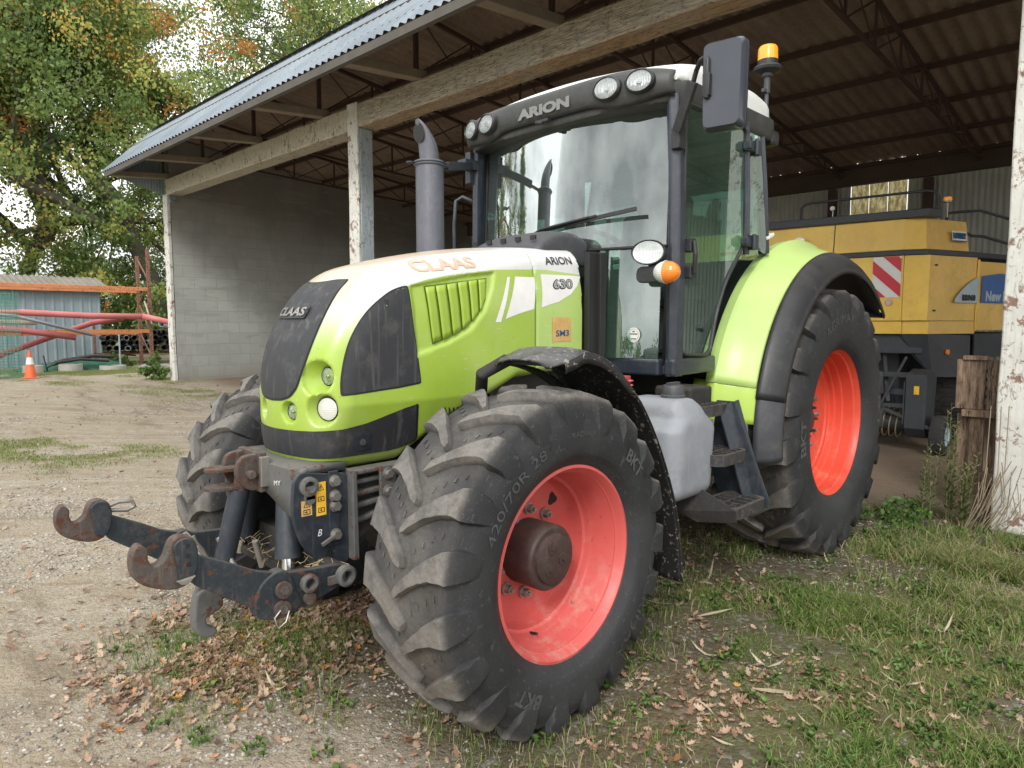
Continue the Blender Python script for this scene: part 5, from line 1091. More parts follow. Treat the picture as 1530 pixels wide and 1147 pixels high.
# back wall
def ribbed(name, y0, y1, z0, z1, x, m, pitch=.10, amp=.012):
    k = int((y1 - y0) / pitch * 6); ys = np.linspace(y0, y1, k + 1); w = amp * np.clip(2.2 * np.cos(2 * PI * ys / pitch), -1, 1); V = np.concatenate([np.stack([x + w, ys, np.full(k + 1, z)], 1) for z in (z0, z1)]); a = np.arange(k)
    return np_mesh(name, V, np.stack([a, a + 1, a + k + 2, a + k + 1], 1), m, SH, 30)
ribbed('back_wall', Y0, -4.22, -.2, 4.45, -9.55, M['clad']); ribbed('back_wall', -4.22, -3.14, -.2, 3.80, -9.55, M['clad']); ribbed('back_wall', -3.14, Y1, -.2, 4.45, -9.55, M['clad'])
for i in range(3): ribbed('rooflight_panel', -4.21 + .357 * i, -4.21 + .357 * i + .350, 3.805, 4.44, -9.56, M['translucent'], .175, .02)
M['slit'] = plain('daylight_gap_sheet', (.8, .8, .74), .8, emis=((.85, .85, .75), .55))
b = MB(); b.add([(-9.36, -4.18, 4.79), (-9.36, -3.15, 4.79), (-9.36, -3.15, 4.855), (-9.36, -4.10, 4.835)], [(0, 1, 2, 3)]); b.build('daylight_gap_glow', M['slit'], SH)  # glowing strip stands in for daylight through the gap above the beam
b = MB(); b.box((-9.42, (Y0 + Y1) / 2, 4.60), (.14, Y1 - Y0, .36)); b.build('back_beam', M['timber_dark'] if 'timber_dark' in M else paint('dark_old_beam', (.085, .065, .05), .85, (.05, .035, .03), .5, 3, bump=.4), SH, bevel=.01)
for y in (-13.7, -11.1, -7.2, -4.56, -2.75, .4): b = MB(); b.box((-9.46, y, 2.1), (.14, .16, 4.6)); b.build('back_post', M['truss'], SH, bevel=.008)
rs = random.Random(3)
for k in range(26):
    y = rs.uniform(-9, -.5); b = MB(); b.sphere((-9.30, y, 4.83 + rs.uniform(-.01, .012)), .011, 6, (.3, 1.6, .7)); b.build('daylight_chink', M['chink'] if 'chink' in M else M.setdefault('chink', plain('daylight_chink', (.9, .9, .85), .8, emis=((1, 1, .95), 1.2))), SH)

# ============================================================ BALER
M['ny'] = paint('yellow_baler_paint', (.95, .61, .10), .38, (.40, .27, .10), .28, 1.5, top=.3, coat=.2, bump=.05); M['ny_side'] = paint('shaded_dusty_yellow_paint', (.84, .55, .15), .5, (.38, .26, .12), .4, 1.5, bump=.05)  # side yellow is a duller copy: face shade put into the colour, plus dust
M['nblack'] = paint('dusty_black_baler_frame', (.040, .047, .058), .5, (.14, .12, .09), .4, 3)
M['nblue'] = plain('blue_sticker', (.06, .15, .42), .45); M['nlight'] = plain('pale_blue_sticker', (.42, .54, .60), .5); M['redprint'] = plain('red_reflective_print', (.62, .03, .05), .4)
BL = thing('square_baler', 'large yellow and black square baler standing inside the shed behind the tractor', 'baler', SO, SR)
B_0 = Vector((-3.20, -1.22, 0)); sdb0 = (Vector((-4.02, -.89, 0)) - B_0).normalized()
def body(name, plan, z0, z1, m, inset=0, taper=None, closed=False):
    """side panels, one quad wall per plan edge"""
    out = []
    for i in range(len(plan) - 1):
        (x0, y0), (x1, y1) = plan[i], plan[i + 1]; b = MB(); t0 = t1 = (0, 0)
        if taper: t0, t1 = taper[i], taper[i + 1]
        b.add([(x0, y0, z0), (x1, y1, z0), (x1 + t1[0], y1 + t1[1], z1), (x0 + t0[0], y0 + t0[1], z1)], [(0, 1, 2, 3)]); out.append(b.build(name, m[i] if isinstance(m, list) else m, BL, solid=.02, bevel=.006))
    return out
PU = [(-2.93, -4.6), (-3.13, -1.50), (-3.23, -1.27), (-3.93, -.97)]; tp = [(-.03, 0), (-.04, -.0), (-.05, -.03), (-.06, -.06)]
body('upper_panel', PU, 2.43, 2.80, [M['ny'], M['ny'], M['ny_side']], taper=tp)
PL_ = [(-2.90, -4.6), (-3.10, -1.47), (-3.20, -1.22), (-4.02, -.89)]
body('side_panel', PL_, 1.58, 2.355, [M['ny'], M['ny'], M['ny_side']]); body('side_panel', [(-4.04, -.885), (-6.2, -.18)], 1.46, 2.31, [M['ny_side']])
body('lower_panel', [(-2.93, -4.6), (-3.13, -1.47), (-3.22, -1.21), (-4.03, -.885)], 1.42, 1.575, [M['ny'], M['ny'], M['ny_side']])
for (x0, y0, x1, y1, z0, z1) in ((-3.00, -2.55, -3.00, -2.54, 1.58, 2.35), (-3.02, -2.25, -3.02, -2.24, 2.44, 2.79)):
    b = MB(); b.beam((x0 + .075 - .045 * (z1 > 2.4), y0, z0), (x0 + .075 - .075 * (z1 > 2.4), y0, z1), .010, .012); b.build('panel_seam', M['nblack'], BL)
for (u, z) in ((.10, 1.70), (.10, 2.24)):
    b = MB(); b.box((B_0.x + sdb0.x * u, B_0.y + sdb0.y * u + .012, z), (.05, .02, .02)); b.build('panel_latch', M['nblack'], BL, bevel=.003)
rs = random.Random(21)
for k in range(7):
    y = -1.75 - k * .16; b = MB(); b.tube([(-3.0, y, 1.22), (-2.96 + rs.uniform(-.05, .03), y + .06, 1.0), (-3.0, y + rs.uniform(0, .2), .8), (-3.1, y + .1, .62)], .012, 6); b.build('hose', M['rubber'], BL, 60)
b = MB(); b.beam((-4.02, -.875, 1.46), (-4.02, -.875, 2.33), .022, .03); b.build('panel_edge', M['ny'], BL)
b = MB(); b.prism([(-2.94, -4.6), (-3.12, -1.50), (-3.22, -1.26), (-4.0, -.92), (-6.2, -.2), (-6.2, -4.6)], lambda x, y: (x, y, 2.36), lambda x, y: (x, y, 2.425)); b.build('rubbing_strip', M['nblack'], BL, bevel=.008)
b = MB(); b.prism([(-3.02, -4.6), (-3.22, -1.56), (-3.30, -1.36), (-3.98, -1.08), (-3.98, -4.6)], lambda x, y: (x, y, 2.77), lambda x, y: (x, y, 2.795)); b.prism([(-3.0, -3.1), (-3.15, -1.25), (-3.35, -1.15), (-3.6, -3.0)], lambda x, y: (x, y, 2.80), lambda x, y: (x, y, 2.90)); b.build('top_deck', M['nblack'], BL, bevel=.01)
b = MB(); b.prism([(-2.98, -4.6), (-3.18, -1.52), (-3.27, -1.28), (-4.05, -.95), (-6.2, -.25), (-6.2, -4.6)], lambda x, y: (x, y, 1.18), lambda x, y: (x, y, 1.42)); b.build('chassis', M['nblack'], BL, bevel=.01)
b = MB(); b.add([(-3.16, -1.50, 1.43), (-3.26, -1.23, 1.43), (-3.42, -1.20, .90), (-3.30, -1.42, 1.20), (-3.95, -.93, 1.40), (-3.98, -.92, .88)], [(0, 1, 2, 3), (1, 4, 5, 2)]); b.build('side_skirt', M['nblack'], BL, solid=.02)
b = MB(); b.add([(-4.02, -.90, 1.42), (-6.2, -.2, 1.42), (-6.2, -.2, 1.12), (-4.06, -.90, 1.12)], [(0, 1, 2, 3)]); b.build('side_skirt', M['nblack'], BL, solid=.02)
b = MB(); b.cyl((-3.56, -1.075, 1.20), (-3.555, -1.055, 1.20), .032, 16); b.build('side_marker_lamp', M['amber'], BL, 50)
# diagonal warning board and round sticker
wb = Vector((-3.09, -1.64, 0)); fd = Vector((-.2, 3.13, 0)).normalized()
def bp(u, z, d=.022): p = wb + fd * u; return (p.x + d, p.y + .02 * 0, z)
def board():
    b = MB(); b.add([bp(-.16, 1.87), bp(.15, 1.86), bp(.15, 2.345), bp(-.16, 2.35)], [(0, 1, 2, 3)]); o = b.build('warning_board', M['white'], BL, solid=.004)
    W_, H = .31, .485
    for k in (-1, 0, 1):
        # stripe clipped to the board
        poly = [(-9, -9)]; c0 = k * .30 + .02; st = []
        def clip(P, f):
            o_ = []
            for i in range(len(P)):
                a, c = P[i], P[(i + 1) % len(P)]; fa, fc = f(a), f(c)
                if fa >= 0: o_.append(a)
                if fa * fc < 0: t = fa / (fa - fc); o_.append((a[0] + (c[0] - a[0]) * t, a[1] + (c[1] - a[1]) * t))
            return o_
        P = [(0, 0), (W_, 0), (W_, H), (0, H)]; P = clip(P, lambda p: p[1] + .95 * p[0] - (.27 + c0)); 
        if P: P = clip(P, lambda p: (.27 + c0 + .155) - (p[1] + .95 * p[0]))
        if len(P) > 2:
            b = MB(); b.add([bp(-.16 + p[0], 1.865 + p[1], .030) for p in P], [tuple(range(len(P)))]); b.build('stripe', M['redprint'], o)
board()
b = MB(); p = bp(.03, 1.80, .03); b.cyl(p, (p[0] + .002, p[1], p[2]), .045, 24); o = b.build('round_sticker', M['nlight'], BL)
b = MB(); b.lathe([(.042, 0), (.030, .001)], (p[0] + .004, p[1], p[2]), 'x', 24); b.build('sticker_ring', M['amber'], o)
b = MB(); b.cyl((-2.99, -2.68, 2.61), (-2.975, -2.68, 2.61), .05, 24); b.v = [(x, -2.68 + (y + 2.68) * 1.4, z) for x, y, z in b.v]; b.build('front_lamp', M['reflector'], BL, 50)
# makers' lettering on the side
A_ = Vector((-4.04, -.885, 0)); sdv = (Vector((-6.2, -.18, 0)) - A_).normalized(); sn = Vector((-sdv.y, sdv.x, 0)); sn = sn if sn.y > 0 else -sn
def sp(u, z, d=.016): p = A_ + sdv * u + sn * (d + .022); return (p.x, p.y, z)
B_ = Vector((-3.20, -1.22, 0)); sdb = (Vector((-4.02, -.89, 0)) - B_).normalized(); snb = Vector((-sdb.y, sdb.x, 0)); snb = snb if snb.y > 0 else -snb; LB = (Vector((-4.02, -.89, 0)) - B_).length
def sb(u, z, d=.016): p = B_ + sdb * u + snb * (d + .022); return (p.x, p.y, z)
b = MB(); b.add([sp(.03, 1.80), sp(1.3, 1.80), sp(1.3, 2.12), sp(.9, 2.17), sp(.4, 2.17), sp(.03, 2.13)], [tuple(range(6))]); b.build('blue_sticker', M['nblue'], BL)
b = MB(); b.add([sb(LB - .46, 1.80), sb(LB - .02, 1.80), sb(LB - .02, 2.12), sb(LB - .20, 2.04), sb(LB - .36, 1.93), sb(LB - .45, 1.85)], [tuple(range(6))]); b.build('pale_sticker', M['nlight'], BL)
write('maker_lettering', 'New Holland', M['nlight'], BL, lambda u, v: sp(.58 + u, 1.885 + v, .020), .2, .01, fit=(.92, .13)); write('model_lettering', 'BB960', M['blackprint'], BL, lambda u, v: sb(LB - .20 + u, 1.86 + v, .020), .2, .02, fit=(.26, .085))
U0 = Vector((-3.23, -1.27, 0)); ud = (Vector((-3.93, -.97, 0)) - U0).normalized(); un = Vector((-ud.y, ud.x, 0)); un = un if un.y > 0 else -un; UL = (Vector((-3.93, -.97, 0)) - U0).length
def su(u, z, d=.012): p = U0 + ud * u + un * (d + .022 - .05 * (z - 2.43) / .37); return (p.x, p.y, z)
b = MB(); b.add([su(UL - .34, 2.535), su(UL - .08, 2.535), su(UL - .08, 2.665), su(UL - .34, 2.665)], [(0, 1, 2, 3)]); o = b.build('dealer_sticker', M['white'], BL); b = MB(); b.add([su(UL - .34, 2.535, .016), su(UL - .08, 2.535, .016), su(UL - .08, 2.55, .016), su(UL - .34, 2.55, .016)], [(0, 1, 2, 3)]); b.build('sticker_rule', M['blueprint'], o)
write('dealer_lettering', 'ROUILLET', M['blueprint'], BL, lambda u, v: su(UL - .21 + u, 2.607 + v, .016), .1, .02, fit=(.235, .075))
# handrails, beacon, work lamp
b = MB(); b.tube([(-3.4, -2.84, 2.84), (-3.4, -2.83, 3.10), (-3.4, -2.78, 3.145), (-3.4, -2.7, 3.155), (-3.4, -1.34, 3.14), (-3.4, -1.25, 3.12), (-3.4, -1.21, 3.06), (-3.4, -1.20, 2.84)], .016, 10); b.build('handrail', M['nblack'], BL, 60)
b = MB(); b.tube([(-4.0, -1.25, 2.80), (-4.3, -1.30, 2.97), (-4.5, -1.20, 3.0), (-4.5, -.98, 2.99), (-4.7, -.66, 2.86), (-5.0, -.45, 2.80)], .018, 10); b.build('handrail', M['nblack'], BL, 60)
b = MB(); b.tube([(-4.0, -1.05, 2.68), (-4.5, -1.06, 2.68), (-4.6, -.95, 2.67), (-4.8, -.68, 2.56), (-5.2, -.5, 2.5)], .018, 10); b.build('handrail', M['nblack'], BL, 60)
b = MB(); b.tube([(-3.4, -2.43, 2.82), (-3.4, -2.42, 3.02)], .006, 6); b.cyl((-3.39, -2.42, 3.05), (-3.37, -2.42, 3.05), .03, 16); b.build('work_lamp', M['white'], BL, 50)
b = MB(); b.cyl((-3.4, -1.115, 2.80), (-3.4, -1.115, 2.98), .012, 8); b.cyl((-3.4, -1.115, 2.975), (-3.4, -1.115, 2.995), .045, 16); st_ = b.build('beacon_stalk', M['steel'], BL, 40); b = MB(); b.cyl((-3.4, -1.115, 2.995), (-3.4, -1.115, 3.035), .048, 20, .044); b.build('beacon', M['beacon'], BL, 40)
# pickup, chain case, reel and wheels
b = MB(); b.plate([(-2.98, .94), (-3.25, 1.00), (-3.45, .90), (-3.40, .25), (-3.1, .18), (-2.98, .30)], -1.36, -1.14); b.plate([(-2.97, .85), (-3.12, .88), (-3.12, .35), (-2.97, .34)], -1.38, -1.365); b.build('chain_case', M['nblack'], BL, bevel=.02)
b = MB(); b.box((-2.972, -1.24, .76), (.004, .055, .10)); b.build('warning_sticker', M['yellow'], BL)
b = MB(); b.cyl((-3.22, -3.8, .33), (-3.22, -1.37, .33), .10, 20); b.build('pickup_reel', M['nblack'], BL, 40)
M['twine'] = plain('pale_metal_hoop', (.30, .25, .14), .5)
for k in range(12): b = MB(); y = -1.46 - k * .075; b.tube([(-3.22 + .175 * math.cos(t), y + .02 * math.sin(t), .33 + .175 * math.sin(t)) for t in np.linspace(0, 2 * PI, 20)], .008, 5, cap=False); b.build('pickup_hoop', M['twine'], BL, 60)
b = MB(); b.beam((-3.05, -3.8, .95), (-3.05, -1.30, .93), .06, .06); b.beam((-3.1, -3.8, .55), (-3.02, -1.3, .56), .05, .05); b.beam((-3.0, -1.65, .52), (-3.05, -1.38, 1.15), .03, .03); b.beam((-3.05, -3.8, .75), (-3.08, -1.35, .72), .04, .07); b.beam((-3.02, -1.62, .52), (-3.0, -1.05, .30), .03, .04); b.build('pickup_frame', M['nblack'], BL, bevel=.004)
for k in range(7): b = MB(); y = -1.7 - k * .33; b.beam((-3.3, y, 1.2), (-3.0, y + .15, .6), .04, .05); b.build('hanging_arm', M['nblack'], BL)
def small_wheel(c, r, w, nm, m2):
    b = MB(); b.lathe([(r * .55, -w * .45), (r * .85, -w * .5), (r * .97, -w * .42), (r, -w * .2), (r, w * .2), (r * .97, w * .42), (r * .85, w * .5), (r * .55, w * .45)], c, 'y', 40); o = b.build(nm, M['tyre_dark'], BL, 40); b = MB(); b.lathe([(r * .56, w * .44), (r * .5, w * .30), (r * .2, w * .25), (.0005, w * .27)], c, 'y', 24); b.build('rim', m2, o, 40); return o
M['tyre_dark'] = paint('dark_implement_tyre', (.022, .022, .023), .8, (.09, .08, .07), .5, 8, bump=.4); M['bluegrey'] = plain('pale_blue_rim', (.30, .38, .45), .5)
b = MB(); b.box((-4.75, -3.05, .80), (2.3, 2.9, .80)); b.build('bale_chamber', M['nblack'], BL, bevel=.03)
b = MB(); b.box((-3.58, -2.6, .62), (.06, 1.9, .22), (0, R(12), 0)); b.build('feeder_plate', M['nblack'], BL, bevel=.01)
small_wheel((-3.10, -1.0, .235), .235, .16, 'gauge_wheel', M['bluegrey'])
bw = small_wheel((-4.55, -1.18, .62), .62, .50, 'main_wheel', M['bluegrey'])
b = MB()
for k in range(34):
    a = 2 * PI * k / 34
    for s in (-1, 1): b.box((-4.55 + .622 * math.cos(a + s * .05), -1.18 + s * .11, .62 + .622 * math.sin(a + s * .05)), (.022, .19, .055), (s * .0, PI / 2 - a + PI / 2, 0))
b.build('tread_blocks', M['tyre_dark'], bw)
# ============================================================ YARD: things beside and beyond the shed
def place(o, p): return o
def at_shed(name, label, cat, x, y, group=None, rz=0):
    w = S2W((x, y)); return thing(name, label, cat, (w.x, w.y, gz(w.x, w.y)), SR + rz, group)
# small blue shed
bs = at_shed('small_shed', 'small blue grey metal clad shed with a mossy corrugated roof beyond the orange rack', 'shed', -.63, -23.9)
def ribbed2(name, m, parent, P0, P1, z0, z1, pitch=.25):
    P0, P1 = Vector(P0), Vector(P1); L = (P1 - P0).length; d = (P1 - P0) / L; nrm = Vector((-d.y, d.x, 0)); n = int(L / pitch * 8); b = MB(); rows = []
    for z in (z0, z1): rows.append([tuple(P0 + d * (L * i / n) + nrm * (.022 if (i % 8) in (0, 1) else 0) + Vector((0, 0, z))) for i in range(n + 1)])
    b.grid(rows); return b.build(name, m, parent, solid=.003)
ribbed2('wall', M['clad_blue'], bs, (0, 0, 0), (7.5, .0, 0), -.1, 2.36); ribbed2('wall', M['clad_blue'], bs, (0, -4, 0), (0, 0, 0), -.1, 2.36)
M['mossroof'] = sheet_mat('mossy_fibre_cement_roof', (.19, .175, .15), (.28, .26, .225), (.14, .13, .07), .8, .9)
b = MB(); rows = []
for j, (y, z) in enumerate(((.25, 2.33), (-1.6, 2.85), (-3.5, 2.45))): rows.append([(-.35 + .03 * i, y, z + .022 * math.cos(i * 1.05)) for i in range(280)])
b.grid(rows); b.build('roof', M['mossroof'], bs, 60, solid=.01)
# storage rack: posts and beams
rk = at_shed('storage_rack', 'tall rusty orange pallet rack frame holding long plastic pipes', 'rack', -1.32, -21.5); M['rack'] = paint('faded_orange_rack_paint', (.62, .24, .10), .6, (.30, .15, .09), .5, 4, rust=.2); M['rustpost'] = paint('rusted_rack_post', (.26, .13, .09), .85, (.30, .22, .17), .6, 6, rust=.5)
for (x, y, zt) in ((0, 0, 3.55), (-.02, -1.0, 3.4), (5.2, 0, 3.5), (5.2, -1.0, 3.5)):
    b = MB(); b.box((x, y, zt / 2), (.10, .07, zt)); b.build('rack_post', M['rustpost'], rk, bevel=.01)
for z in (2.34, 1.08): b = MB(); b.box((2.6, 0, z), (5.15, .05, .11)); b.build('rack_beam', M['rack'], rk, bevel=.008)
for z in (2.30, 1.02): b = MB(); b.box((2.6, -1.0, z), (5.15, .05, .10)); b.build('rack_beam', M['rack'], rk, bevel=.008)
for z0, z1 in ((.3, 1.0), (1.0, 1.9), (2.6, 1.9), (2.6, 3.3)): b = MB(); b.beam((0, -.03, z0), (-.02, -.97, z1), .03, .03); b.build('rack_brace', M['rustpost'], rk)
b = MB(); b.beam((.18, .10, 1.98), (.0, .10, 1.30), .05, .03); b.build('rack_brace', M['post_white'], rk)
M['pink'] = paint('faded_red_plastic_pipe', (.60, .17, .17), .55, (.50, .33, .30), .3, 2, top=.3); M['pinkd'] = paint('dull_red_plastic_pipe', (.50, .13, .14), .55, (.42, .26, .24), .3, 2, top=.3)
M['pipegrey'] = paint('grey_plastic_pipe', (.26, .27, .30), .5, (.3, .28, .25), .3, 3); M['pipecream'] = plain('cream_plastic_pipe', (.55, .52, .42), .6); M['pipeblack'] = paint('black_plastic_pipe', (.02, .021, .023), .45, (.12, .11, .1), .3, 4); M['pipewhite'] = plain('pale_grey_pipe', (.45, .47, .50), .5)
def pipe(label, m, pts, r, group=None, open_end=True):
    W_ = [S2W(p) for p in pts]; c = W_[0]; o = thing('pipe', label, 'pipe', (c.x, c.y, c.z), 0, group); b = MB(); b.tube([p - c for p in W_], r, 20, cap=False); b.build('tube_wall', m, o, 60, solid=-.012 if False else .010)
    return o
pipe('long faded red plastic pipe lying level along the front of the orange rack', M['pink'], [(4.5, -21.35, 1.85), (2.0, -21.35, 1.86), (.4, -21.35, 1.78), (-1.1, -21.32, 1.77)], .085)
pipe('short faded red plastic pipe sloping down from the rusty rack post to the block wall', M['pink'], [(-.98, -21.1, 1.78), (-1.4, -20.9, 1.66), (-2.6, -20.7, 1.35)], .082)
pipe('dull red plastic pipe slanting up behind the lower orange beam', M['pinkd'], [(2.6, -21.9, .62), (1.3, -21.8, 1.15), (.2, -21.7, 1.58), (-.6, -21.6, 1.72)], .080)
pipe('dull red plastic pipe with its cut end resting on the lower orange beam', M['pinkd'], [(4.4, -21.25, 1.62), (2.0, -21.22, 1.38), (.75, -21.2, 1.17)], .080)
pipe('thin grey plastic pipe sloping across the front of the rack', M['pipegrey'], [(4.6, -21.15, 1.98), (2.1, -21.12, 1.75), (.36, -21.1, 1.24)], .045)
pipe('short cream plastic pipe with ribbed open end in the rack', M['pipecream'], [(4.4, -21.5, 1.68), (2.1, -21.45, 1.60), (1.62, -21.45, 1.58)], .065)
rs = random.Random(8)
spots = []
for row in range(4):
    for k in range(9):
        spots.append((-2.35 + k * .22 + rs.uniform(-.03, .03) + (row % 2) * .1, -23.0 + rs.uniform(-.3, .3), .78 + row * .165))
for i, (x, y, z) in enumerate(spots):
    wht = i in (3, 6, 12, 24, 31); 
    c = S2W((x, y, z + .0)); o = thing('pipe', 'black plastic pipe end in the stack between the small shed and the block wall' if not wht else 'pale grey pipe end showing among the black pipes of the stack', 'pipe', c, 0, 'pipe ends in the stack between the sheds' if not wht else 'pale pipe ends in the stack')
    a = rs.uniform(-.5, -.05); L = 2.2; d = Vector((math.sin(a) * L, -math.cos(a) * L, 0)); b = MB(); b.tube([Vector((0, 0, 0)), d], .080, 14, cap=False); b.build('tube_wall', M['pipewhite'] if wht else M['pipeblack'], o, 60, solid=.008); b = MB(); b.cyl(d * .25, d * .26, .076, 14); b.build('dark_bore', M['rubber'], o)
for (x, y, z, a) in ((-2.2, -22.2, 1.02, -.9), (-2.35, -21.6, .86, -.8), (-2.3, -21.8, .48, -1.1), (-1.9, -22.3, 1.55, -.6)):
    c = S2W((x, y, z)); o = thing('pipe', 'pale grey pipe poking out of the stack beside the block wall', 'pipe', c, 0, 'pale pipes poking out beside the block wall'); d = Vector((math.sin(a) * 1.6, -math.cos(a) * 1.6, -.1)); b = MB(); b.tube([Vector((0, 0, 0)), d], .09, 18, cap=False); b.build('tube_wall', M['pipewhite'], o, 60, solid=.01); b = MB(); b.cyl(d * .2, d * .21, .085, 14); b.build('dark_bore', M['rubber'], o)
cr = at_shed('pipe_cradle', 'rusty steel cradle carrying the stack of black pipes', 'cradle', -1.45, -23.4); b = MB()
for x in (-1.15, 1.15): b.box((x, 0, .7), (.06, .06, 1.4))
b.box((0, 0, .36), (2.4, .06, .06)); b.box((0, -1.0, .36), (2.4, .06, .06)); b.box((0, -.5, .28), (.06, 1.0, .05)); b.build('frame', M['rustpost'], cr)
# traffic cone
cn_ = at_shed('traffic_cone', 'orange traffic cone with one white band standing beside the green mesh fence', 'traffic cone', 2.32, -18.8); M['cone'] = paint('orange_cone_plastic', (.80, .15, .05), .5, (.45, .25, .15), .3, 6, bump=.05)
b = MB(); b.lathe([(.125, .02), (.13, .0), (.128, .03), (.098, .22), (.060, .44), (.030, .62), (.026, .66), (.020, .665)], (0, 0, 0), 'z', 28); b.build('cone_body', M['cone'], cn_, 40)
b = MB(); b.lathe([(.0845, .335), (.0565, .50)], (0, 0, 0), 'z', 28); b.build('white_band', M['white'], cn_, 60); b = MB(); b.box((0, 0, .012), (.30, .30, .024)); b.build('cone_base', M['cone'], cn_, bevel=.01)
# green welded mesh
M['greenwire'] = plain('green_coated_wire', (.06, .28, .21), .5); mf = at_shed('mesh_fence', 'roll of green welded wire mesh fencing standing at the left edge of the yard', 'fence', 2.45, -18.9)
b = MB()
for k in range(34):
    x = .0 + k * .075; y = -.04 * k * 0 + .05 * math.sin(k * .5)
    b.tube([(x, y, .0), (x + .03 * math.sin(k), y, 2.05 + .02 * math.sin(k * 2.1))], .0045, 4, cap=False); b.tube([(x + .04, y - .22, .0), (x, y - .2, 2.05)], .0045, 4, cap=False)
for j in range(28): z = .04 + j * .073; b.tube([(.0, 0, z), (1.2, .03, z + .01), (2.5, 0, z)], .0045, 4, cap=False); b.tube([(.0, -.2, z), (2.5, -.2, z)], .0045, 4, cap=False)
b.build('wire_panel', M['greenwire'], mf)
# concrete rings, net, scrap
M['concrete'] = paint('pale_concrete', (.42, .41, .36), .9, (.25, .22, .16), .5, 5, bump=.6)
for (x, y, r, h, lab) in ((.96, -21.0, .29, .20, 'pale concrete ring lying on the ground in front of the small shed'), (1.85, -20.9, .24, .20, 'smaller concrete ring lying just behind the traffic cone'), (-.08, -20.95, .34, .12, 'low yellowish concrete ring lying in front of the rusty rack post')):
    o = at_shed('concrete_ring', lab, 'concrete ring', x, y); b = MB(); b.lathe([(r, .0), (r, h), (r * .8, h), (r * .8, .0)], (0, 0, 0), 'z', 28); b.build('ring_wall', M['concrete'], o, 40, bevel=.01)
M['net'] = paint('dark_green_netting', (.03, .14, .10), .8, (.06, .12, .08), .4, 8, bump=.8); o = at_shed('netting_heap', 'crumpled dark green netting heaped behind the concrete rings', 'netting', .9, -21.6)
b = MB(); P = []
for i in range(26):
    P.append([((i / 25 * 2.6 - 1.4), (j / 9 - .5) * 1.0, max(-.02, .42 * math.sin(PI * (i + 1) / 27) ** .7 * (1 - i / 40) * math.sin(PI * j / 9) + .05 * math.sin(i * 1.9 + j * 2.3))) for j in range(10)])
b.grid(P); b.build('net_folds', M['net'], o, 60)
o = at_shed('scrap_bar', 'bent black scrap bars lying on the green netting', 'scrap', .6, -21.1); b = MB(); rs = random.Random(2)
b.tube([(-.75, 0, .36), (-.2, .05, .40), (.5, 0, .30), (.75, .05, .20)], .05, 8); b.tube([(-.6, .1, .25), (.1, .08, .32), (.7, .1, .24)], .04, 8); b.tube([(.9, .1, .02), (.98, .1, .45)], .018, 6); b.tube([(.55, .1, .30), (.95, .12, .12)], .03, 6); b.build('bars', M['pipeblack'], o, 60)
o = at_shed('metal_pole', 'thin blue steel pole standing in front of the pipe stack', 'pole', -.32, -21.1); b = MB(); b.cyl((0, 0, -.05), (0, 0, 1.0), .022, 10); b.build('pole_shaft', M['bluegrey'], o, 50)
# rubble at the foot of the wall corner
M['stone'] = paint('grey_rubble', (.30, .28, .25), .9, (.18, .15, .11), .5, 6, bump=.6)
rs = random.Random(12)
def stone(p, r, label, group):
    b = MB(); b.sphere((0, 0, 0), r, 8, (1, rs.uniform(.6, 1), rs.uniform(.4, .7))); b.v = [(x * (1 + rs.uniform(-.12, .12)), y * (1 + rs.uniform(-.12, .12)), z) for x, y, z in b.v]; o = b.build('stone', M['stone'], None, 40); o.location = p; o.rotation_euler = (0, 0, rs.uniform(0, 6)); tag(o, label, 'stone', group); return o
for k in range(9):
    w = S2W((rs.uniform(-1.9, -.7), rs.uniform(-21.2, -19.5))); stone((w.x, w.y, gz(w.x, w.y) + .05), rs.uniform(.10, .2), 'lump of grey rubble lying between the pipe stack and the block wall', 'rubble by the block wall')
# pallets behind the right-hand post
def wood():
    t = NT('weathered_brown_pallet_wood'); g = t.noise(14, 9, .75, stretch=(3, 3, .35), dist=.4); n = t.noise(6, 8, .75); c = t.mix(t.maprange(g, .35, .65), (.12, .075, .048), (.34, .245, .17)); c = t.mix(t.maprange(n, .5, .68, 0, .7), c, (.09, .065, .045)); k = t.maprange(t.math('ABSOLUTE', t.math('SUBTRACT', t.noise(5, 5, .6, stretch=(4, 4, .25)), .5)), .014, .003); c = t.mix(k, c, (.03, .022, .016))
    t.set(Base_Color=c, Roughness=.9); t.bump(t.math('ADD', g, n), .7, .006); return t.mat
M['pallet'] = wood()
pl = thing('wooden_pallet', 'weathered wooden pallet standing upright behind the white post at right', 'pallet', S2W((-.42, -.20, 0)), SR); rs = random.Random(4)
def slat(a, b_, w, t, nm='slat'): b = MB(); b.beam(a, b_, w, t, (1, 0, 0)); b.build(nm, M['pallet'], pl, bevel=.004)
for i, (y, w) in enumerate(((-.045, .20), (.13, .13))):
    b = MB(); b.box((.0, y, 1.055), (.022, w, .40)); b.build('slat', M['pallet'], pl, bevel=.004)
b = MB(); b.box((.02, .06, .825), (.09, .30, .055)); b.build('rail', M['pallet'], pl, bevel=.004); b = MB(); b.box((-.01, -.02, 1.27), (.08, .17, .035)); b.build('rail', M['pallet'], pl, bevel=.004)
b = MB(); b.box((.0, .015, .40), (.07, .095, .80)); b.build('bearer', M['pallet'], pl, bevel=.004); b = MB(); b.box((-.05, -.085, .42), (.022, .10, .78)); b.build('slat', M['pallet'], pl, bevel=.004); b = MB(); b.box((-.06, .15, .40), (.022, .12, .80)); b.build('slat', M['pallet'], pl, bevel=.004)
b = MB(); b.box((.0, .10, .30), (.10, .10, .10)); b.build('block', M['pallet'], pl, bevel=.004)
for z in (.95, 1.02, 1.09, 1.16): b = MB(); b.box((-.12, .05, z), (.02, .3, .03)); b.build('slat', M['nblack'], pl)
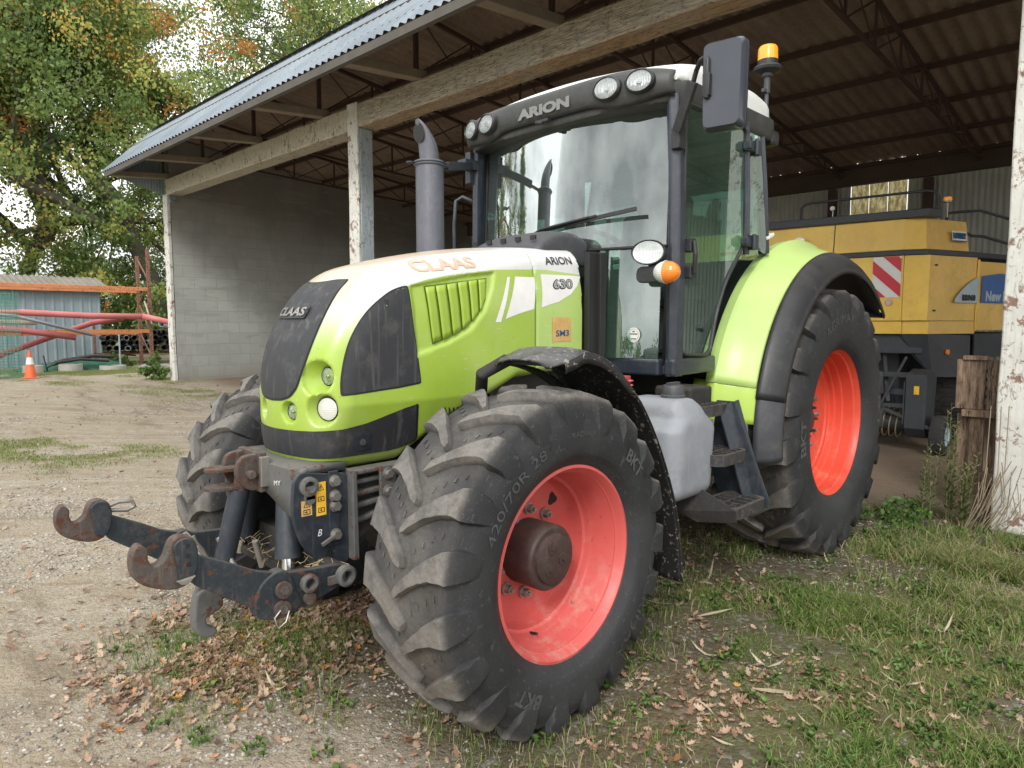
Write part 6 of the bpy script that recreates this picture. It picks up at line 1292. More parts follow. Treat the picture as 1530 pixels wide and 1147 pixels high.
# ============================================================ GROUND
def hash2(ix, iy, s): v = np.sin(ix * 127.1 + iy * 311.7 + s * 74.7) * 43758.5453; return v - np.floor(v)
def vnoise(x, y, s=0):
    ix, iy = np.floor(x), np.floor(y); fx, fy = x - ix, y - iy; fx = fx * fx * (3 - 2 * fx); fy = fy * fy * (3 - 2 * fy)
    return (hash2(ix, iy, s) * (1 - fx) + hash2(ix + 1, iy, s) * fx) * (1 - fy) + (hash2(ix, iy + 1, s) * (1 - fx) + hash2(ix + 1, iy + 1, s) * fx) * fy
def fbm(x, y, o=4, s=0):
    v = 0; a = .5
    for k in range(o): v = v + a * vnoise(x * 2 ** k, y * 2 ** k, s + k); a *= .5
    return v
def sstep(v, a, b): t = np.clip((v - a) / (b - a), 0, 1); return t * t * (3 - 2 * t)
def gzn(x, y): d = np.clip((-y - 7) / 10.0, 0, 1); return .25 * d * d * (3 - 2 * d)
def gauss(x, y, cx, cy, rx, ry): return np.exp(-(((x - cx) / rx) ** 2 + ((y - cy) / ry) ** 2))
def z_soil(x, y):
    w = fbm(x * 1.3, y * 1.3, 3, 5) - .45
    s = sstep(.75 - x + .9 * w, -.25, .35) * sstep(y + 1.25 + .9 * w, -.3, .5) * sstep(x + 5.0, -.6, .6); return np.clip(s, 0, 1)
def z_in(x, y): return sstep(-x - 4.6 + .8 * (fbm(x, y, 3, 9) - .45), -.5, .6) * sstep(y + 16.6, 0, .6)
def z_grass(x, y):
    """how much grass grows, 0..1"""
    n = fbm(x * 2.2, y * 2.2, 4, 21); g = 1.15 * gauss(x, y, -2.75, 1.75, 1.15, .85) + .5 * gauss(x, y, -1.2, 2.1, .9, .5) + .30 * gauss(x, y, -1.4, 1.0, .8, .5) + .12 * gauss(x, y, .45, -.5, .5, .45) + .25 * gauss(x, y, -.2, 1.7, 1.0, .5)
    strip = sstep(-y, 5.0, 7.0) * sstep(fbm(x * .55 + .12 * y, y * .16, 3, 33), .50, .60) * (x > -6.5) * (x < 1.2); g = g * sstep(n, .28, .62) * 1.3 + .8 * strip * sstep(n, .35, .6)
    edge = sstep(-y, 16.5, 18.5) * .75 * sstep(n, .3, .5)
    return np.clip(g + edge, 0, 1) * (1 - z_in(x, y))
def z_leaf(x, y):
    n = fbm(x * 3, y * 3, 3, 41); return np.clip((1.3 * gauss(x, y, .50, -.52, .44, .42) + .8 * gauss(x, y, .12, -.75, .35, .35) + .55 * gauss(x, y, -.85, 1.45, .75, .55) + .40 * gauss(x, y, .2, 1.15, .6, .35) + .35 * gauss(x, y, -1.7, .75, .6, .45) + .20 * gauss(x, y, 0, 0, 2.2, 1.6) + .25 * gauss(x, y, -.4, 2.0, .7, .35)) * sstep(n, .28, .6) * 1.3, 0, 1)
def height(x, y):
    h = gzn(x, y); near = np.exp(-((x + .5) ** 2 + (y + 2) ** 2) / 200.0)
    h = h + .020 * (fbm(x * .8, y * .8, 3, 1) - .45) + near * (.014 * (fbm(x * 5, y * 5, 4, 2) - .47) + .008 * (fbm(x * 22, y * 22, 3, 3) - .45))
    rut = np.exp(-((x - 1.15 - .06 * np.sin(y * .5)) / .22) ** 2) + np.exp(-((x - 2.9 - .08 * np.sin(y * .4)) / .25) ** 2); h = h - .018 * rut * sstep(-y, .8, 2.5)
    h = h + .03 * sstep(z_in(x, y), .1, .9) * 0
    return h
def axis(lo, hi, fine, far, g=1.09):
    a = list(np.arange(lo, hi + fine / 2, fine)); st = fine
    while a[-1] < far: st = min(st * g, 30); a.append(a[-1] + st)
    st = fine
    while a[0] > -far: st = min(st * g, 30); a.insert(0, a[0] - st)
    return np.array(a)
gx = axis(-4.6, 3.0, .022, 420, 1.05); gy = axis(-5.5, 3.0, .024, 420, 1.035)
X, Yg = np.meshgrid(gx, gy, indexing='ij'); Hh = height(X, Yg); nx_, ny_ = X.shape
V = np.stack([X.ravel(), Yg.ravel(), Hh.ravel()], 1); i_ = (np.arange(nx_ - 1)[:, None] * ny_ + np.arange(ny_ - 1)[None]).ravel(); F = np.stack([i_, i_ + ny_, i_ + ny_ + 1, i_ + 1], 1)
def ground_mat():
    t = NT('yard_ground'); co = t.co; soil = t.attr('soil'); inn = t.attr('indoor'); gr = t.attr('green'); lf = t.attr('litter')
    n0 = t.noise(.6, 5, .6, co); n1 = t.noise(4, 8, .7, co); n2 = t.noise(28, 8, .75, co); v1 = t.vor(42, 'Color', co=co); v1d = t.vor(42, 'Distance', co=co); v2 = t.vor(110, 'Color', co=co); v2d = t.vor(110, 'Distance', co=co)
    sx = t.n.new('ShaderNodeSeparateColor'); t.link(v1, sx.inputs[0]); sy = t.n.new('ShaderNodeSeparateColor'); t.link(v2, sy.inputs[0])
    grit = t.mix(sy.outputs[0], (.30, .268, .215), (.50, .455, .375)); stones = t.ramp(sx.outputs[0], [(0, (.20, .195, .185)), (.35, (.36, .34, .30)), (.7, (.48, .45, .39)), (1, (.60, .57, .52))])
    grav = t.mix(t.maprange(n2, .45, .55), grit, stones); grav = t.mix(t.maprange(n1, .35, .65, 0, .75), grav, (.37, .305, .225)); grav = t.mix(t.maprange(n0, .4, .6, 0, .5), grav, (.36, .31, .24))
    dk = t.noise(1.3, 9, .72, co, stretch=(1.6, .5, 1)); grav = t.mix(t.maprange(dk, .52, .66, 0, .65), grav, (.20, .165, .125)); tk = t.noise(2.6, 9, .75, co, stretch=(.28, 2.2, 1), rot=R(132)); grav = t.mix(t.maprange(tk, .53, .63, 0, .6), grav, (.24, .19, .135)); grav = t.mix(t.maprange(tk, .46, .38, 0, .5), grav, (.50, .47, .41))
    soilc = t.mix(n2, (.065, .052, .036), (.155, .130, .098)); soilc = t.mix(t.maprange(n1, .4, .6, 0, .8), soilc, (.105, .100, .052)); soilc = t.mix(t.maprange(sx.outputs[1], .82, .86, 0, .8), soilc, (.22, .21, .18))
    grav = t.mix(1.0, grav, (.90, .875, .83), 'MULTIPLY'); c = t.mix(soil, grav, soilc); inc = t.mix(n2, (.17, .125, .09), (.27, .205, .155)); inc = t.mix(t.maprange(t.noise(9, 5, .6, co, stretch=(2, .4, 1)), .5, .62, 0, .6), inc, (.26, .21, .14)); c = t.mix(inn, c, inc)
    moss = t.mix(n2, (.095, .105, .03), (.18, .19, .065)); c = t.mix(t.math('MULTIPLY', gr, t.maprange(n1, .3, .6, .5, 1)), c, moss); lit = t.mix(sx.outputs[2], (.14, .08, .05), (.30, .20, .14)); c = t.mix(t.math('MULTIPLY', lf, t.maprange(n2, .42, .55, 0, .7)), c, lit)
    t.set(Base_Color=c, Roughness=.95, Specular_IOR_Level=.25); h = t.math('ADD', t.math('MULTIPLY', v1d, -1.2), t.math('ADD', t.math('MULTIPLY', v2d, -.6), t.math('MULTIPLY', n2, 1.2))); t.bump(h, .75, .010); return t.mat
go = np_mesh('ground', V, F, ground_mat(), None, 180); tag(go, None, None, None, 'structure')
for nm, fn in (('soil', z_soil), ('indoor', z_in), ('green', z_grass), ('litter', z_leaf)):
    a = go.data.attributes.new(nm, 'FLOAT', 'POINT'); a.data.foreach_set('value', fn(V[:, 0], V[:, 1]).astype(np.float32))

# ---- scattered stuff
def scatter(n, box, dens, seed):
    r_ = np.random.default_rng(seed); P = np.empty((0, 2)); 
    while len(P) < n:
        q = np.stack([r_.uniform(box[0], box[1], n), r_.uniform(box[2], box[3], n)], 1); P = np.concatenate([P, q[r_.random(n) < dens(q[:, 0], q[:, 1])]])
    return P[:n], r_
def notunder(x, y):
    """keeps things off the tyres' footprints, posts and walls"""
    k = np.ones_like(x)
    for cx, cy, rx, ry in ((0, .84, .20, .22), (0, -.84, .20, .22), (-2.82, .78, .25, .27), (-2.82, -.78, .25, .27)): k = k * ((np.abs(x - cx) > rx) | (np.abs(y - cy) > ry))
    return k
def leafmat(name, stops, trans=.3, rough=.6):
    t = NT(name); tn = t.attr('tint'); c = t.ramp(tn, stops); c = t.mix(t.maprange(t.noise(30, 3), .35, .7, 0, .35), c, t.mix(.5, c, (.05, .05, .02))); t.set(Base_Color=c, Roughness=rough)
    tr = t.n.new('ShaderNodeBsdfTranslucent'); t.link(c, tr.inputs[0]); mx = t.n.new('ShaderNodeMixShader'); mx.inputs[0].default_value = trans; t.link(t.b.outputs[0], mx.inputs[1]); t.link(tr.outputs[0], mx.inputs[2]); t.link(mx.outputs[0], t.out.inputs[0]); return t.mat
def blades(name, P, r_, hgt, wid, mat, tint, label, lean=.6, cat='grass'):
    n = len(P); z = height(P[:, 0], P[:, 1]); a = r_.uniform(0, 2 * PI, n); ln = r_.uniform(.1, lean, n) * hgt; b_ = r_.uniform(0, 2 * PI, n); wx, wy = np.cos(a) * wid / 2, np.sin(a) * wid / 2; lx, ly = np.cos(b_) * ln, np.sin(b_) * ln
    def row(t, w, dz): return np.stack([P[:, 0] + lx * t ** 1.7 + wx * w, P[:, 1] + ly * t ** 1.7 + wy * w, z - .004 + hgt * dz], 1), np.stack([P[:, 0] + lx * t ** 1.7 - wx * w, P[:, 1] + ly * t ** 1.7 - wy * w, z - .004 + hgt * dz], 1)
    rows = [row(0, 1, 0), row(.45, .9, .55), row(.8, .6, .88), row(1.1, .12, .95)]; V = np.stack([v for r2 in rows for v in r2], 1).reshape(-1, 3); o = np.arange(n)[:, None] * 8
    F = np.concatenate([o + np.array([[2 * k, 2 * k + 1, 2 * k + 3, 2 * k + 2]]) for k in range(3)]); ob = np_mesh(name, V, F, mat, None, 180, tint=np.tile(tint, 3)); tag(ob, label, cat, kind='stuff'); return ob
GM = leafmat('grass_blades', [(0, (.075, .16, .025)), (.4, (.155, .26, .045)), (.6, (.26, .31, .085)), (.8, (.36, .31, .17)), (1, (.48, .41, .26))], .3)
P, r_ = scatter(33000, (-4.4, .2, .2, 3.1), lambda x, y: (z_grass(x, y) ** 1.2) * notunder(x, y) * (.12 + 1.3 * sstep(fbm(x * 2.6, y * 2.6, 3, 66), .46, .60)), 1); n = len(P)
blades('grass', P, r_, r_.uniform(.020, .085, n) * (.30 + .9 * gauss(P[:, 0], P[:, 1], -3.0, 1.8, 1.2, .9) + .7 * fbm(P[:, 0] * 2, P[:, 1] * 2, 2, 77)), r_.uniform(.0025, .006, n), GM, np.clip(r_.normal(.60, .27, n) + .35 * (fbm(P[:, 0] * 1.5, P[:, 1] * 1.5, 2, 55) - .45) * 2, 0, 1), 'rough grass growing beside the rear wheel and towards the white post', lean=1.5)
P, r_ = scatter(4500, (-.3, 1.3, -1.5, .3), lambda x, y: z_grass(x, y) * notunder(x, y), 2); n = len(P)
blades('grass', P, r_, r_.uniform(.02, .06, n), r_.uniform(.002, .005, n), GM, np.clip(r_.normal(.35, .2, n), 0, 1), 'short green grass tufts among the leaves under the front linkage')
P, r_ = scatter(60000, (-6.5, 3.5, -20.5, -4.5), lambda x, y: z_grass(x, y), 3); n = len(P)
blades('grass', P, r_, r_.uniform(.010, .034, n), r_.uniform(.006, .013, n), GM, np.clip(r_.normal(.60, .2, n), 0, 1), 'thin green grass strips across the gravel yard')
P, r_ = scatter(9000, (-3.5, 1.6, -.2, 2.9), lambda x, y: .35 * (fbm(x * 3, y * 3, 3, 91) > .5) * notunder(x, y), 4); n = len(P)
blades('grass', P, r_, r_.uniform(.02, .08, n), r_.uniform(.002, .005, n), GM, np.clip(r_.normal(.6, .28, n), 0, 1), 'sparse yellowing grass on the dark soil around the front wheel')
def flakes(name, P, r_, size, mat, tint, label, cat, lobes=True, lift=.012, curl=.35, elong=.62):
    """leaves lying on the ground: lobed outline, curled"""
    n = len(P); z = height(P[:, 0], P[:, 1]); T = [(0, -.5), (.22, -.36), (.14, -.22), (.36, -.08), (.20, .06), (.34, .22), (.14, .30), (0, .5), (-.14, .30), (-.34, .22), (-.20, .06), (-.36, -.08), (-.14, -.22), (-.22, -.36)] if lobes else [(0, -.5), (.20, -.25), (.26, .05), (.16, .32), (0, .5), (-.16, .32), (-.26, .05), (-.20, -.25)]
    T = np.array(T); m = len(T); A = r_.uniform(0, 2 * PI, n); th = r_.normal(0, .30, (n, 2)); cu = r_.uniform(-curl, curl, n) + curl * .5
    u = T[:, 0][None] * size[:, None] * elong / .36 * .5; v = T[:, 1][None] * size[:, None]; w = cu[:, None] * (u ** 2 * 2 + v ** 2) / size[:, None] * 2.2 + th[:, 0:1] * u + th[:, 1:2] * v
    x = P[:, 0:1] + u * np.cos(A)[:, None] - v * np.sin(A)[:, None]; y = P[:, 1:2] + u * np.sin(A)[:, None] + v * np.cos(A)[:, None]; mn = w.min(1, keepdims=True); zz = z[:, None] + w - mn * .8 + r_.uniform(0, lift, n)[:, None] + .002
    V = np.concatenate([np.stack([x, y, zz], 2), np.stack([P[:, 0], P[:, 1], z + .003 - mn[:, 0] * .8 + r_.uniform(0, lift * .5, n)], 1)[:, None]], 1).reshape(-1, 3); o = np.arange(n)[:, None] * (m + 1)
    F = np.concatenate([o + np.array([[k, (k + 1) % m, m]]) for k in range(m)]); ob = np_mesh(name, V, F, mat, None, None, tint=np.tile(tint, m)); tag(ob, label, cat, kind='stuff'); return ob
LM = leafmat('fallen_leaves', [(0, (.12, .065, .042)), (.3, (.28, .165, .11)), (.6, (.45, .30, .21)), (.85, (.56, .43, .32)), (.93, (.58, .22, .07)), (1, (.65, .40, .08))], .12, .75)
P, r_ = scatter(4300, (-.4, 1.3, -1.6, .3), lambda x, y: np.clip(1.5 * gauss(x, y, .52, -.50, .42, .36) + .7 * gauss(x, y, .12, -.8, .35, .35), 0, 1) * sstep(fbm(x * 4, y * 4, 2, 8), .25, .5) * notunder(x, y), 5); n = len(P)
flakes('fallen_leaves', P, r_, r_.uniform(.022, .056, n), LM, np.clip(r_.beta(2.2, 1.8, n), 0, 1), 'drift of brown oak leaves on the gravel below the front linkage', 'leaves')
P, r_ = scatter(3300, (-4.2, 1.4, -1.9, 3.0), lambda x, y: (z_leaf(x, y) * .8 + .03) * notunder(x, y), 6); n = len(P)
flakes('fallen_leaves', P, r_, r_.uniform(.020, .050, n), LM, np.clip(r_.beta(2.2, 2.0, n), 0, 1), 'brown and orange leaves scattered over the soil around the wheels', 'leaves')
P, r_ = scatter(700, (-6, 3, -14, -2), lambda x, y: .4 + 0 * x, 7); n = len(P)
flakes('fallen_leaves', P, r_, r_.uniform(.03, .06, n), LM, np.clip(r_.beta(2, 2, n), 0, 1), 'few brown leaves blown over the gravel yard', 'leaves')
P, r_ = scatter(60, (-2.6, 1.2, -1.0, 2.8), lambda x, y: .6 * notunder(x, y), 17); n = len(P)
flakes('maize_husks', P, r_, r_.uniform(.09, .20, n), leafmat('dry_husk', [(0, (.40, .32, .20)), (1, (.62, .55, .40))], .15, .7), r_.random(n), 'pale dry maize husks strewn over the soil near the front wheel', 'husks', lobes=False, elong=.16, curl=.6)
WM = leafmat('clover_and_weeds', [(0, (.05, .11, .022)), (.5, (.105, .20, .04)), (1, (.19, .30, .08))], .3)
P0, r_ = scatter(420, (-4.2, 1.2, -1.0, 2.9), lambda x, y: np.clip(z_grass(x, y) + .12, 0, 1) * notunder(x, y), 8); P = np.repeat(P0, 12, 0) + r_.normal(0, .028, (len(P0) * 12, 2)); n = len(P)
flakes('ground_weeds', P, r_, r_.uniform(.014, .035, n), WM, r_.random(n), 'small leaved green weeds growing low between the grass', 'weeds', lobes=False, lift=.035, elong=.8)
# pebbles
def pebbles(name, n, box, dens, smin, smax, label, seed):
    P, r_ = scatter(n, box, lambda x, y: dens(x, y) * notunder(x, y), seed); s = smin + (smax - smin) * r_.random(n) ** 3; z = height(P[:, 0], P[:, 1])
    ico = np.array([(0, 0, 1), (.89, 0, .45), (.28, .85, .45), (-.72, .53, .45), (-.72, -.53, .45), (.28, -.85, .45), (.72, .53, -.45), (-.28, .85, -.45), (-.89, 0, -.45), (-.28, -.85, -.45), (.72, -.53, -.45), (0, 0, -1)])
    fi = np.array([(0, 1, 2), (0, 2, 3), (0, 3, 4), (0, 4, 5), (0, 5, 1), (1, 6, 2), (2, 7, 3), (3, 8, 4), (4, 9, 5), (5, 10, 1), (6, 7, 2), (7, 8, 3), (8, 9, 4), (9, 10, 5), (10, 6, 1), (11, 7, 6), (11, 8, 7), (11, 9, 8), (11, 10, 9), (11, 6, 10)])
    A = r_.uniform(0, 2 * PI, n); sc = np.stack([s * r_.uniform(.8, 1.5, n), s * r_.uniform(.6, 1.0, n), s * r_.uniform(.3, .65, n)], 1); V = ico[None] * sc[:, None] * (1 + r_.normal(0, .12, (n, 12, 1))); c, d = np.cos(A)[:, None], np.sin(A)[:, None]
    V = np.stack([V[:, :, 0] * c - V[:, :, 1] * d + P[:, 0:1], V[:, :, 0] * d + V[:, :, 1] * c + P[:, 1:2], V[:, :, 2] + z[:, None] + s[:, None] * .12], 2).reshape(-1, 3); F = (np.arange(n)[:, None, None] * 12 + fi[None]).reshape(-1, 3)
    ob = np_mesh(name, V, F, PM, None, None, tint=np.repeat(r_.random(n), 20)); tag(ob, label, 'gravel', kind='stuff')
def peb_mat():
    t = NT('pebbles'); c = t.ramp(t.attr('tint'), [(0, (.13, .13, .125)), (.3, (.26, .245, .22)), (.6, (.38, .355, .31)), (.85, (.46, .42, .36)), (1, (.58, .56, .52))]); c = t.mix(t.noise(90, 4), c, t.mix(.35, c, (.25, .20, .14))); t.set(Base_Color=c, Roughness=.9); return t.mat
PM = peb_mat()
pebbles('pebbles', 26000, (-.6, 3.0, -4.5, 1.2), lambda x, y: np.clip(1 - z_soil(x, y) * .75, 0, 1) * sstep(fbm(x * 1.7, y * 1.7, 3, 14), .3, .6), .0025, .013, 'loose grey gravel stones over the yard in front of the tractor', 31)
pebbles('pebbles', 9000, (-3.8, 1.2, .2, 2.9), lambda x, y: .5 * sstep(fbm(x * 2, y * 2, 3, 15), .4, .6), .002, .010, 'small stones in the dark soil beside the tractor', 32)
pebbles('pebbles', 9000, (-5, 4, -12, -4.2), lambda x, y: sstep(fbm(x * 1.2, y * 1.2, 3, 16), .4, .6), .005, .020, 'scattered gravel stones farther out in the yard', 33)

# ============================================================ PLANTS AND TREES
BK = paint('dark_oak_bark', (.095, .082, .068), .9, (.12, .11, .08), .5, 3, bump=.7)
OAK = leafmat('oak_leaves', [(0, (.085, .145, .040)), (.3, (.17, .26, .068)), (.6, (.29, .38, .10)), (.75, (.48, .50, .13)), (.84, (.50, .42, .09)), (.93, (.62, .33, .07)), (1, (.58, .20, .06))], .42)
def leaf_cloud(name, C, n, rad, size, mat, parent, tint_c, r_, flat=.8, tint_j=.09):
    """n leaves around each clump centre C"""
    k = len(C); P = np.repeat(C, n, 0); R_ = np.repeat(rad, n); d = r_.normal(0, 1, (k * n, 3)); d /= np.linalg.norm(d, axis=1, keepdims=True); P = P + d * (R_ * r_.random(k * n) ** .45)[:, None] * np.array([1, 1, flat]); m = len(P)
    a = r_.normal(0, 1, (m, 3)); a[:, 2] = np.abs(a[:, 2]) * .5; a /= np.linalg.norm(a, axis=1, keepdims=True); b = r_.normal(0, 1, (m, 3)); b -= a * (a * b).sum(1, keepdims=True); b /= np.linalg.norm(b, axis=1, keepdims=True); c = np.cross(a, b); s = size * r_.uniform(.6, 1.3, m)[:, None]
    V = np.stack([P - b * s * .5, P + c * s * .32 + a * s * .06, P + b * s * .5, P - c * s * .32 + a * s * .06], 1).reshape(-1, 3); F = np.arange(m * 4).reshape(-1, 4)
    return np_mesh(name, V, F, mat, parent, None, tint=np.clip(np.repeat(tint_c, n) + r_.normal(0, tint_j, m), 0, 1))
def grow(rng, p, d, L, r, depth, out, tips, spread=.55, up=.25, maxd=5):
    pts = [p]; rs_ = [r]; cur = Vector(p); dd = Vector(d).normalized(); n = 4
    for i in range(n):
        dd = (dd + Vector((rng.uniform(-.22, .22), rng.uniform(-.22, .22), rng.uniform(-.14, .20)))).normalized(); cur = cur + dd * (L / n); pts.append(tuple(cur)); rs_.append(r * (1 - .42 * (i + 1) / n))
        if depth >= 2 and rng.random() < .5: tips.append(tuple(cur))
    out.append((pts, rs_, depth))
    if depth >= maxd: tips.append(tuple(cur)); return
    for k in range(rng.choice((2, 3, 3)) if depth else 5):
        a = rng.uniform(0, 2 * PI); perp = dd.cross(Vector((math.cos(a), math.sin(a), .3))).normalized(); nd = (dd * (1 - spread) + perp * spread * rng.uniform(.8, 1.4) + Vector((0, 0, up * .4))).normalized(); grow(rng, tuple(cur) if k < 2 else pts[-2], nd, L * rng.uniform(.66, .86), r * .58, depth + 1, out, tips, spread, up, maxd)
def tree(name, label, cat, loc, H, seed, nleaf, size=.15, rad=.8, group=None, orange=.12, low=None, trunk_r=.38, spread=.6, L0=None, maxd=5, gmean=.38):
    rng = random.Random(seed); r_ = np.random.default_rng(seed); t = thing(name, label, cat, loc, 0, group); out = []; tips = []
    grow(rng, (0, 0, 0), (rng.uniform(-.1, .1), rng.uniform(-.1, .1), 1), (L0 or H * .22), trunk_r, 0, out, tips, spread, .3, maxd)
    b = MB()
    for pts, rs_, d in out:
        if d == 0: b.tube([(0, 0, -.3)] + pts, [rs_[0] * 1.25] + rs_, 10)
        else: b.tube(pts, rs_, 7 if d < 3 else 4, cap=False)
    T = np.array(tips); sc = H / max(T[:, 2].max(), 1); b.v = [(x * sc, y * sc, z * sc) for x, y, z in b.v]; T = T * sc
    b.build('trunk', BK, t, 60, recalc=False)
    if low: ex = r_.normal(0, 1, (low[0], 3)) * np.array(low[1]) + np.array(low[2]); ex[:, 2] = np.maximum(ex[:, 2], 1.2); T = np.concatenate([T, ex])
    k = len(T); tc = np.clip(r_.normal(gmean, .19, k), 0, .74); m = r_.random(k) < orange; tc[m] = r_.uniform(.74, 1, m.sum()); n = max(8, nleaf // k)
    leaf_cloud('crown', T, n, r_.uniform(rad * .55, rad * 1.3, k), size, OAK, t, tc, r_); return t
TZ = .25
tree('oak_tree', 'big oak with green and orange leaves rising behind the left end of the shed', 'tree', (-9.6, -31.0, TZ), 18.5, 5, 170000, .16, .92, low=(270, (5.2, 2.6, 3.6), (0, 1.5, 7.5)), trunk_r=.26, orange=.13)
tree('oak_tree', 'oak with yellowing leaves at the far left beyond the small blue shed', 'tree', (-4.5, -37.5, TZ), 19.0, 9, 100000, .17, .92, low=(190, (5.0, 3, 3.6), (0, 2, 7.5)), trunk_r=.26, orange=.10)
tree('oak_tree', 'dense green tree whose crown shows above the shed roof', 'tree', (-20.0, -34.5, TZ), 22.0, 14, 70000, .17, 1.0, low=(140, (5.5, 3, 3.0), (0, 0, 13)), trunk_r=.30, orange=.05, gmean=.34)
tree('oak_tree', 'oak cut by the left edge of the picture', 'tree', (3.0, -41.0, TZ), 18.0, 23, 50000, .18, 1.0, low=(120, (4, 3, 3.6), (0, 0, 7.5)), trunk_r=.28)
rb = np.random.default_rng(77)
for i, (x, y, w_, h_) in enumerate(((-8.8, -33.5, 2.6, 2.2), (-12.2, -32.6, 2.4, 2.8), (-5.2, -35.5, 2.6, 2.6), (-15.6, -31.5, 2.4, 3.0))):
    t = thing('bush', ('dark green bush right of the small blue shed under the big oak', 'taller green bush beside the block wall corner', 'green bush behind the mossy roof', 'dark bush hidden beside the block wall')[i], 'bush', (x, y, TZ)); C = rb.normal(0, 1, (60, 3)) * np.array([w_ * .45, w_ * .45, h_ * .32]) + np.array([0, 0, h_ * .6]); C[:, 2] = np.maximum(C[:, 2], .25)
    leaf_cloud('foliage', C, 110, rb.uniform(.35, .8, 60), .13, OAK, t, np.clip(rb.normal(.28, .14, 60), 0, .8), rb); b = MB()
    for k in range(7): b.tube([(0, 0, 0), (rb.normal(0, .4), rb.normal(0, .4), h_ * .5), (rb.normal(0, .8), rb.normal(0, .8), h_)], [.05, .03, .01], 5)
    b.build('stem', BK, t, 60)
# column-shaped tree out in the yard, seen only mirrored in the windscreen
t = thing('poplar_tree', 'slim pointed tree mirrored in the windscreen of the tractor', 'tree', (7.4, -16.1, .2)); rp_ = np.random.default_rng(5); zz = rp_.uniform(.5, 7.6, 170); rr_2 = 1.8 * (1 - (zz / 8.2) ** 1.6) * rp_.random(170) ** .5; aa = rp_.uniform(0, 2 * PI, 170)
leaf_cloud('crown', np.stack([rr_2 * np.cos(aa), rr_2 * np.sin(aa), zz], 1), 70, np.full(170, .42), .12, OAK, t, np.clip(rp_.normal(.25, .12, 170), 0, .7), rp_); b = MB(); b.tube([(0, 0, -.2), (0, 0, 3), (.1, 0, 7.6)], [.16, .10, .02], 8); b.build('trunk', BK, t, 60)
# far treeline all round the fields
rt = np.random.default_rng(9); a = rt.uniform(0, 2 * PI, 900); rd = rt.uniform(75, 105, 900); hh = 3.2 + 4.5 * vnoise(a * 9, a * 0, 3); zc = rt.random(900) ** .8 * hh; C = np.stack([rd * np.cos(a), rd * np.sin(a), zc], 1)
tl = leaf_cloud('treeline', C, 55, rt.uniform(1.5, 3.0, 900), .75, OAK, None, np.clip(rt.normal(.25, .12, 900), 0, .8), rt); tag(tl, 'far hedge and woodland line around the fields', 'woodland', kind='stuff')
# weeds by the right-hand post
WG = leafmat('tall_weed_leaves', [(0, (.06, .11, .03)), (.5, (.16, .21, .07)), (.8, (.34, .36, .18)), (1, (.45, .42, .28))], .3); DRY = plain('dry_stem', (.30, .25, .17), .85); GST = plain('green_stem', (.16, .17, .07), .8)
def weed(p, h, n, seed, label, dry=False):
    w = S2W(p); r2 = np.random.default_rng(seed); t = thing('weed', label, 'weed', (w.x, w.y, 0)); b = MB(); LV_ = []; TN = []
    for k in range(n):
        a = r2.uniform(0, 2 * PI); ln = r2.uniform(.02, .10); hh = h * r2.uniform(.75, 1.0); bx, by = r2.normal(0, .02, 2); pts = [(bx + ln * math.cos(a) * u ** 1.6, by + ln * math.sin(a) * u ** 1.6, hh * u) for u in np.linspace(0, 1, 6)]; b.tube(pts, [.004, .0035, .003, .0025, .002, .001], 5, cap=False)
        for j in range(46):
            u = .12 + .88 * j / 46; q = Vector((bx + ln * math.cos(a) * u ** 1.6, by + ln * math.sin(a) * u ** 1.6, hh * u)); c_ = 2.4 * j; L = .075 * (1.15 - u * .6); dd = Vector((math.cos(c_), math.sin(c_), .55)).normalized(); sdv_ = dd.cross(Vector((0, 0, 1))).normalized() * L * .14
            LV_.append([q, q + dd * L * .5 + sdv_, q + dd * L, q + dd * L * .5 - sdv_]); TN.append(.45 + .5 * (u > .72) * r2.random() + r2.normal(0, .1))
    b.build('stem', GST, t, 60); np_mesh('foliage', np.array([[tuple(x) for x in q] for q in LV_]).reshape(-1, 3), np.arange(len(LV_) * 4).reshape(-1, 4), WG, t, None, tint=np.clip(TN, 0, 1))
weed((.0, -.27), .95, 5, 1, 'tall pale flowering weed growing in front of the upright pallet'); weed((.05, -.42), .68, 4, 2, 'shorter weed left of the tall one by the pallet'); weed((.1, -.16), .62, 5, 6, 'bushy weed against the foot of the white post')
w = S2W((.08, -.02)); t = thing('dead_weed', 'bundle of dry brown stems leaning on the white post', 'weed', (w.x, w.y, 0)); b = MB(); r2 = random.Random(9)
for k in range(26):
    x, y = r2.uniform(-.05, .18), r2.uniform(-.12, .14); h = r2.uniform(.25, .55) if k > 2 else .95; b.tube([(x, y, 0), (x + r2.uniform(-.04, .06), y + .08 + r2.uniform(0, .06), h * .5), (x + r2.uniform(-.06, .06), y + r2.uniform(.06, .2), h)], .0032, 4, cap=False)
b.build('stem', DRY, t, 60)
def clump(p, w_, h_, n, label, seed, size=.04, name='weed'):
    q = S2W(p); r2 = np.random.default_rng(seed); t = thing(name, label, 'weed', (q.x, q.y, gz(q.x, q.y))); C = r2.normal(0, 1, (n, 3)) * np.array([w_, w_, h_ * .35]) + np.array([0, 0, h_ * .55]); C[:, 2] = np.maximum(C[:, 2], .03)
    leaf_cloud('foliage', C, 22, np.full(n, .05 + w_ * .15), size, WM, t, np.clip(r2.normal(.4, .2, n), 0, 1), r2); b = MB()
    for k in range(8): b.tube([(0, 0, -.01), (r2.normal(0, w_ * .6), r2.normal(0, w_ * .6), h_ * .8)], .003, 4, cap=False)
    b.build('stem', GST, t, 60)
clump((.35, -.55), .12, .16, 26, 'low dark green leafy weed on the ground left of the white post', 3); clump((.30, -16.5), .14, .45, 34, 'green nettles growing at the corner of the block wall', 4, .09); clump((-.5, -22.4), .25, .35, 26, 'green weeds under the pipe rack', 5, .09, 'weed')
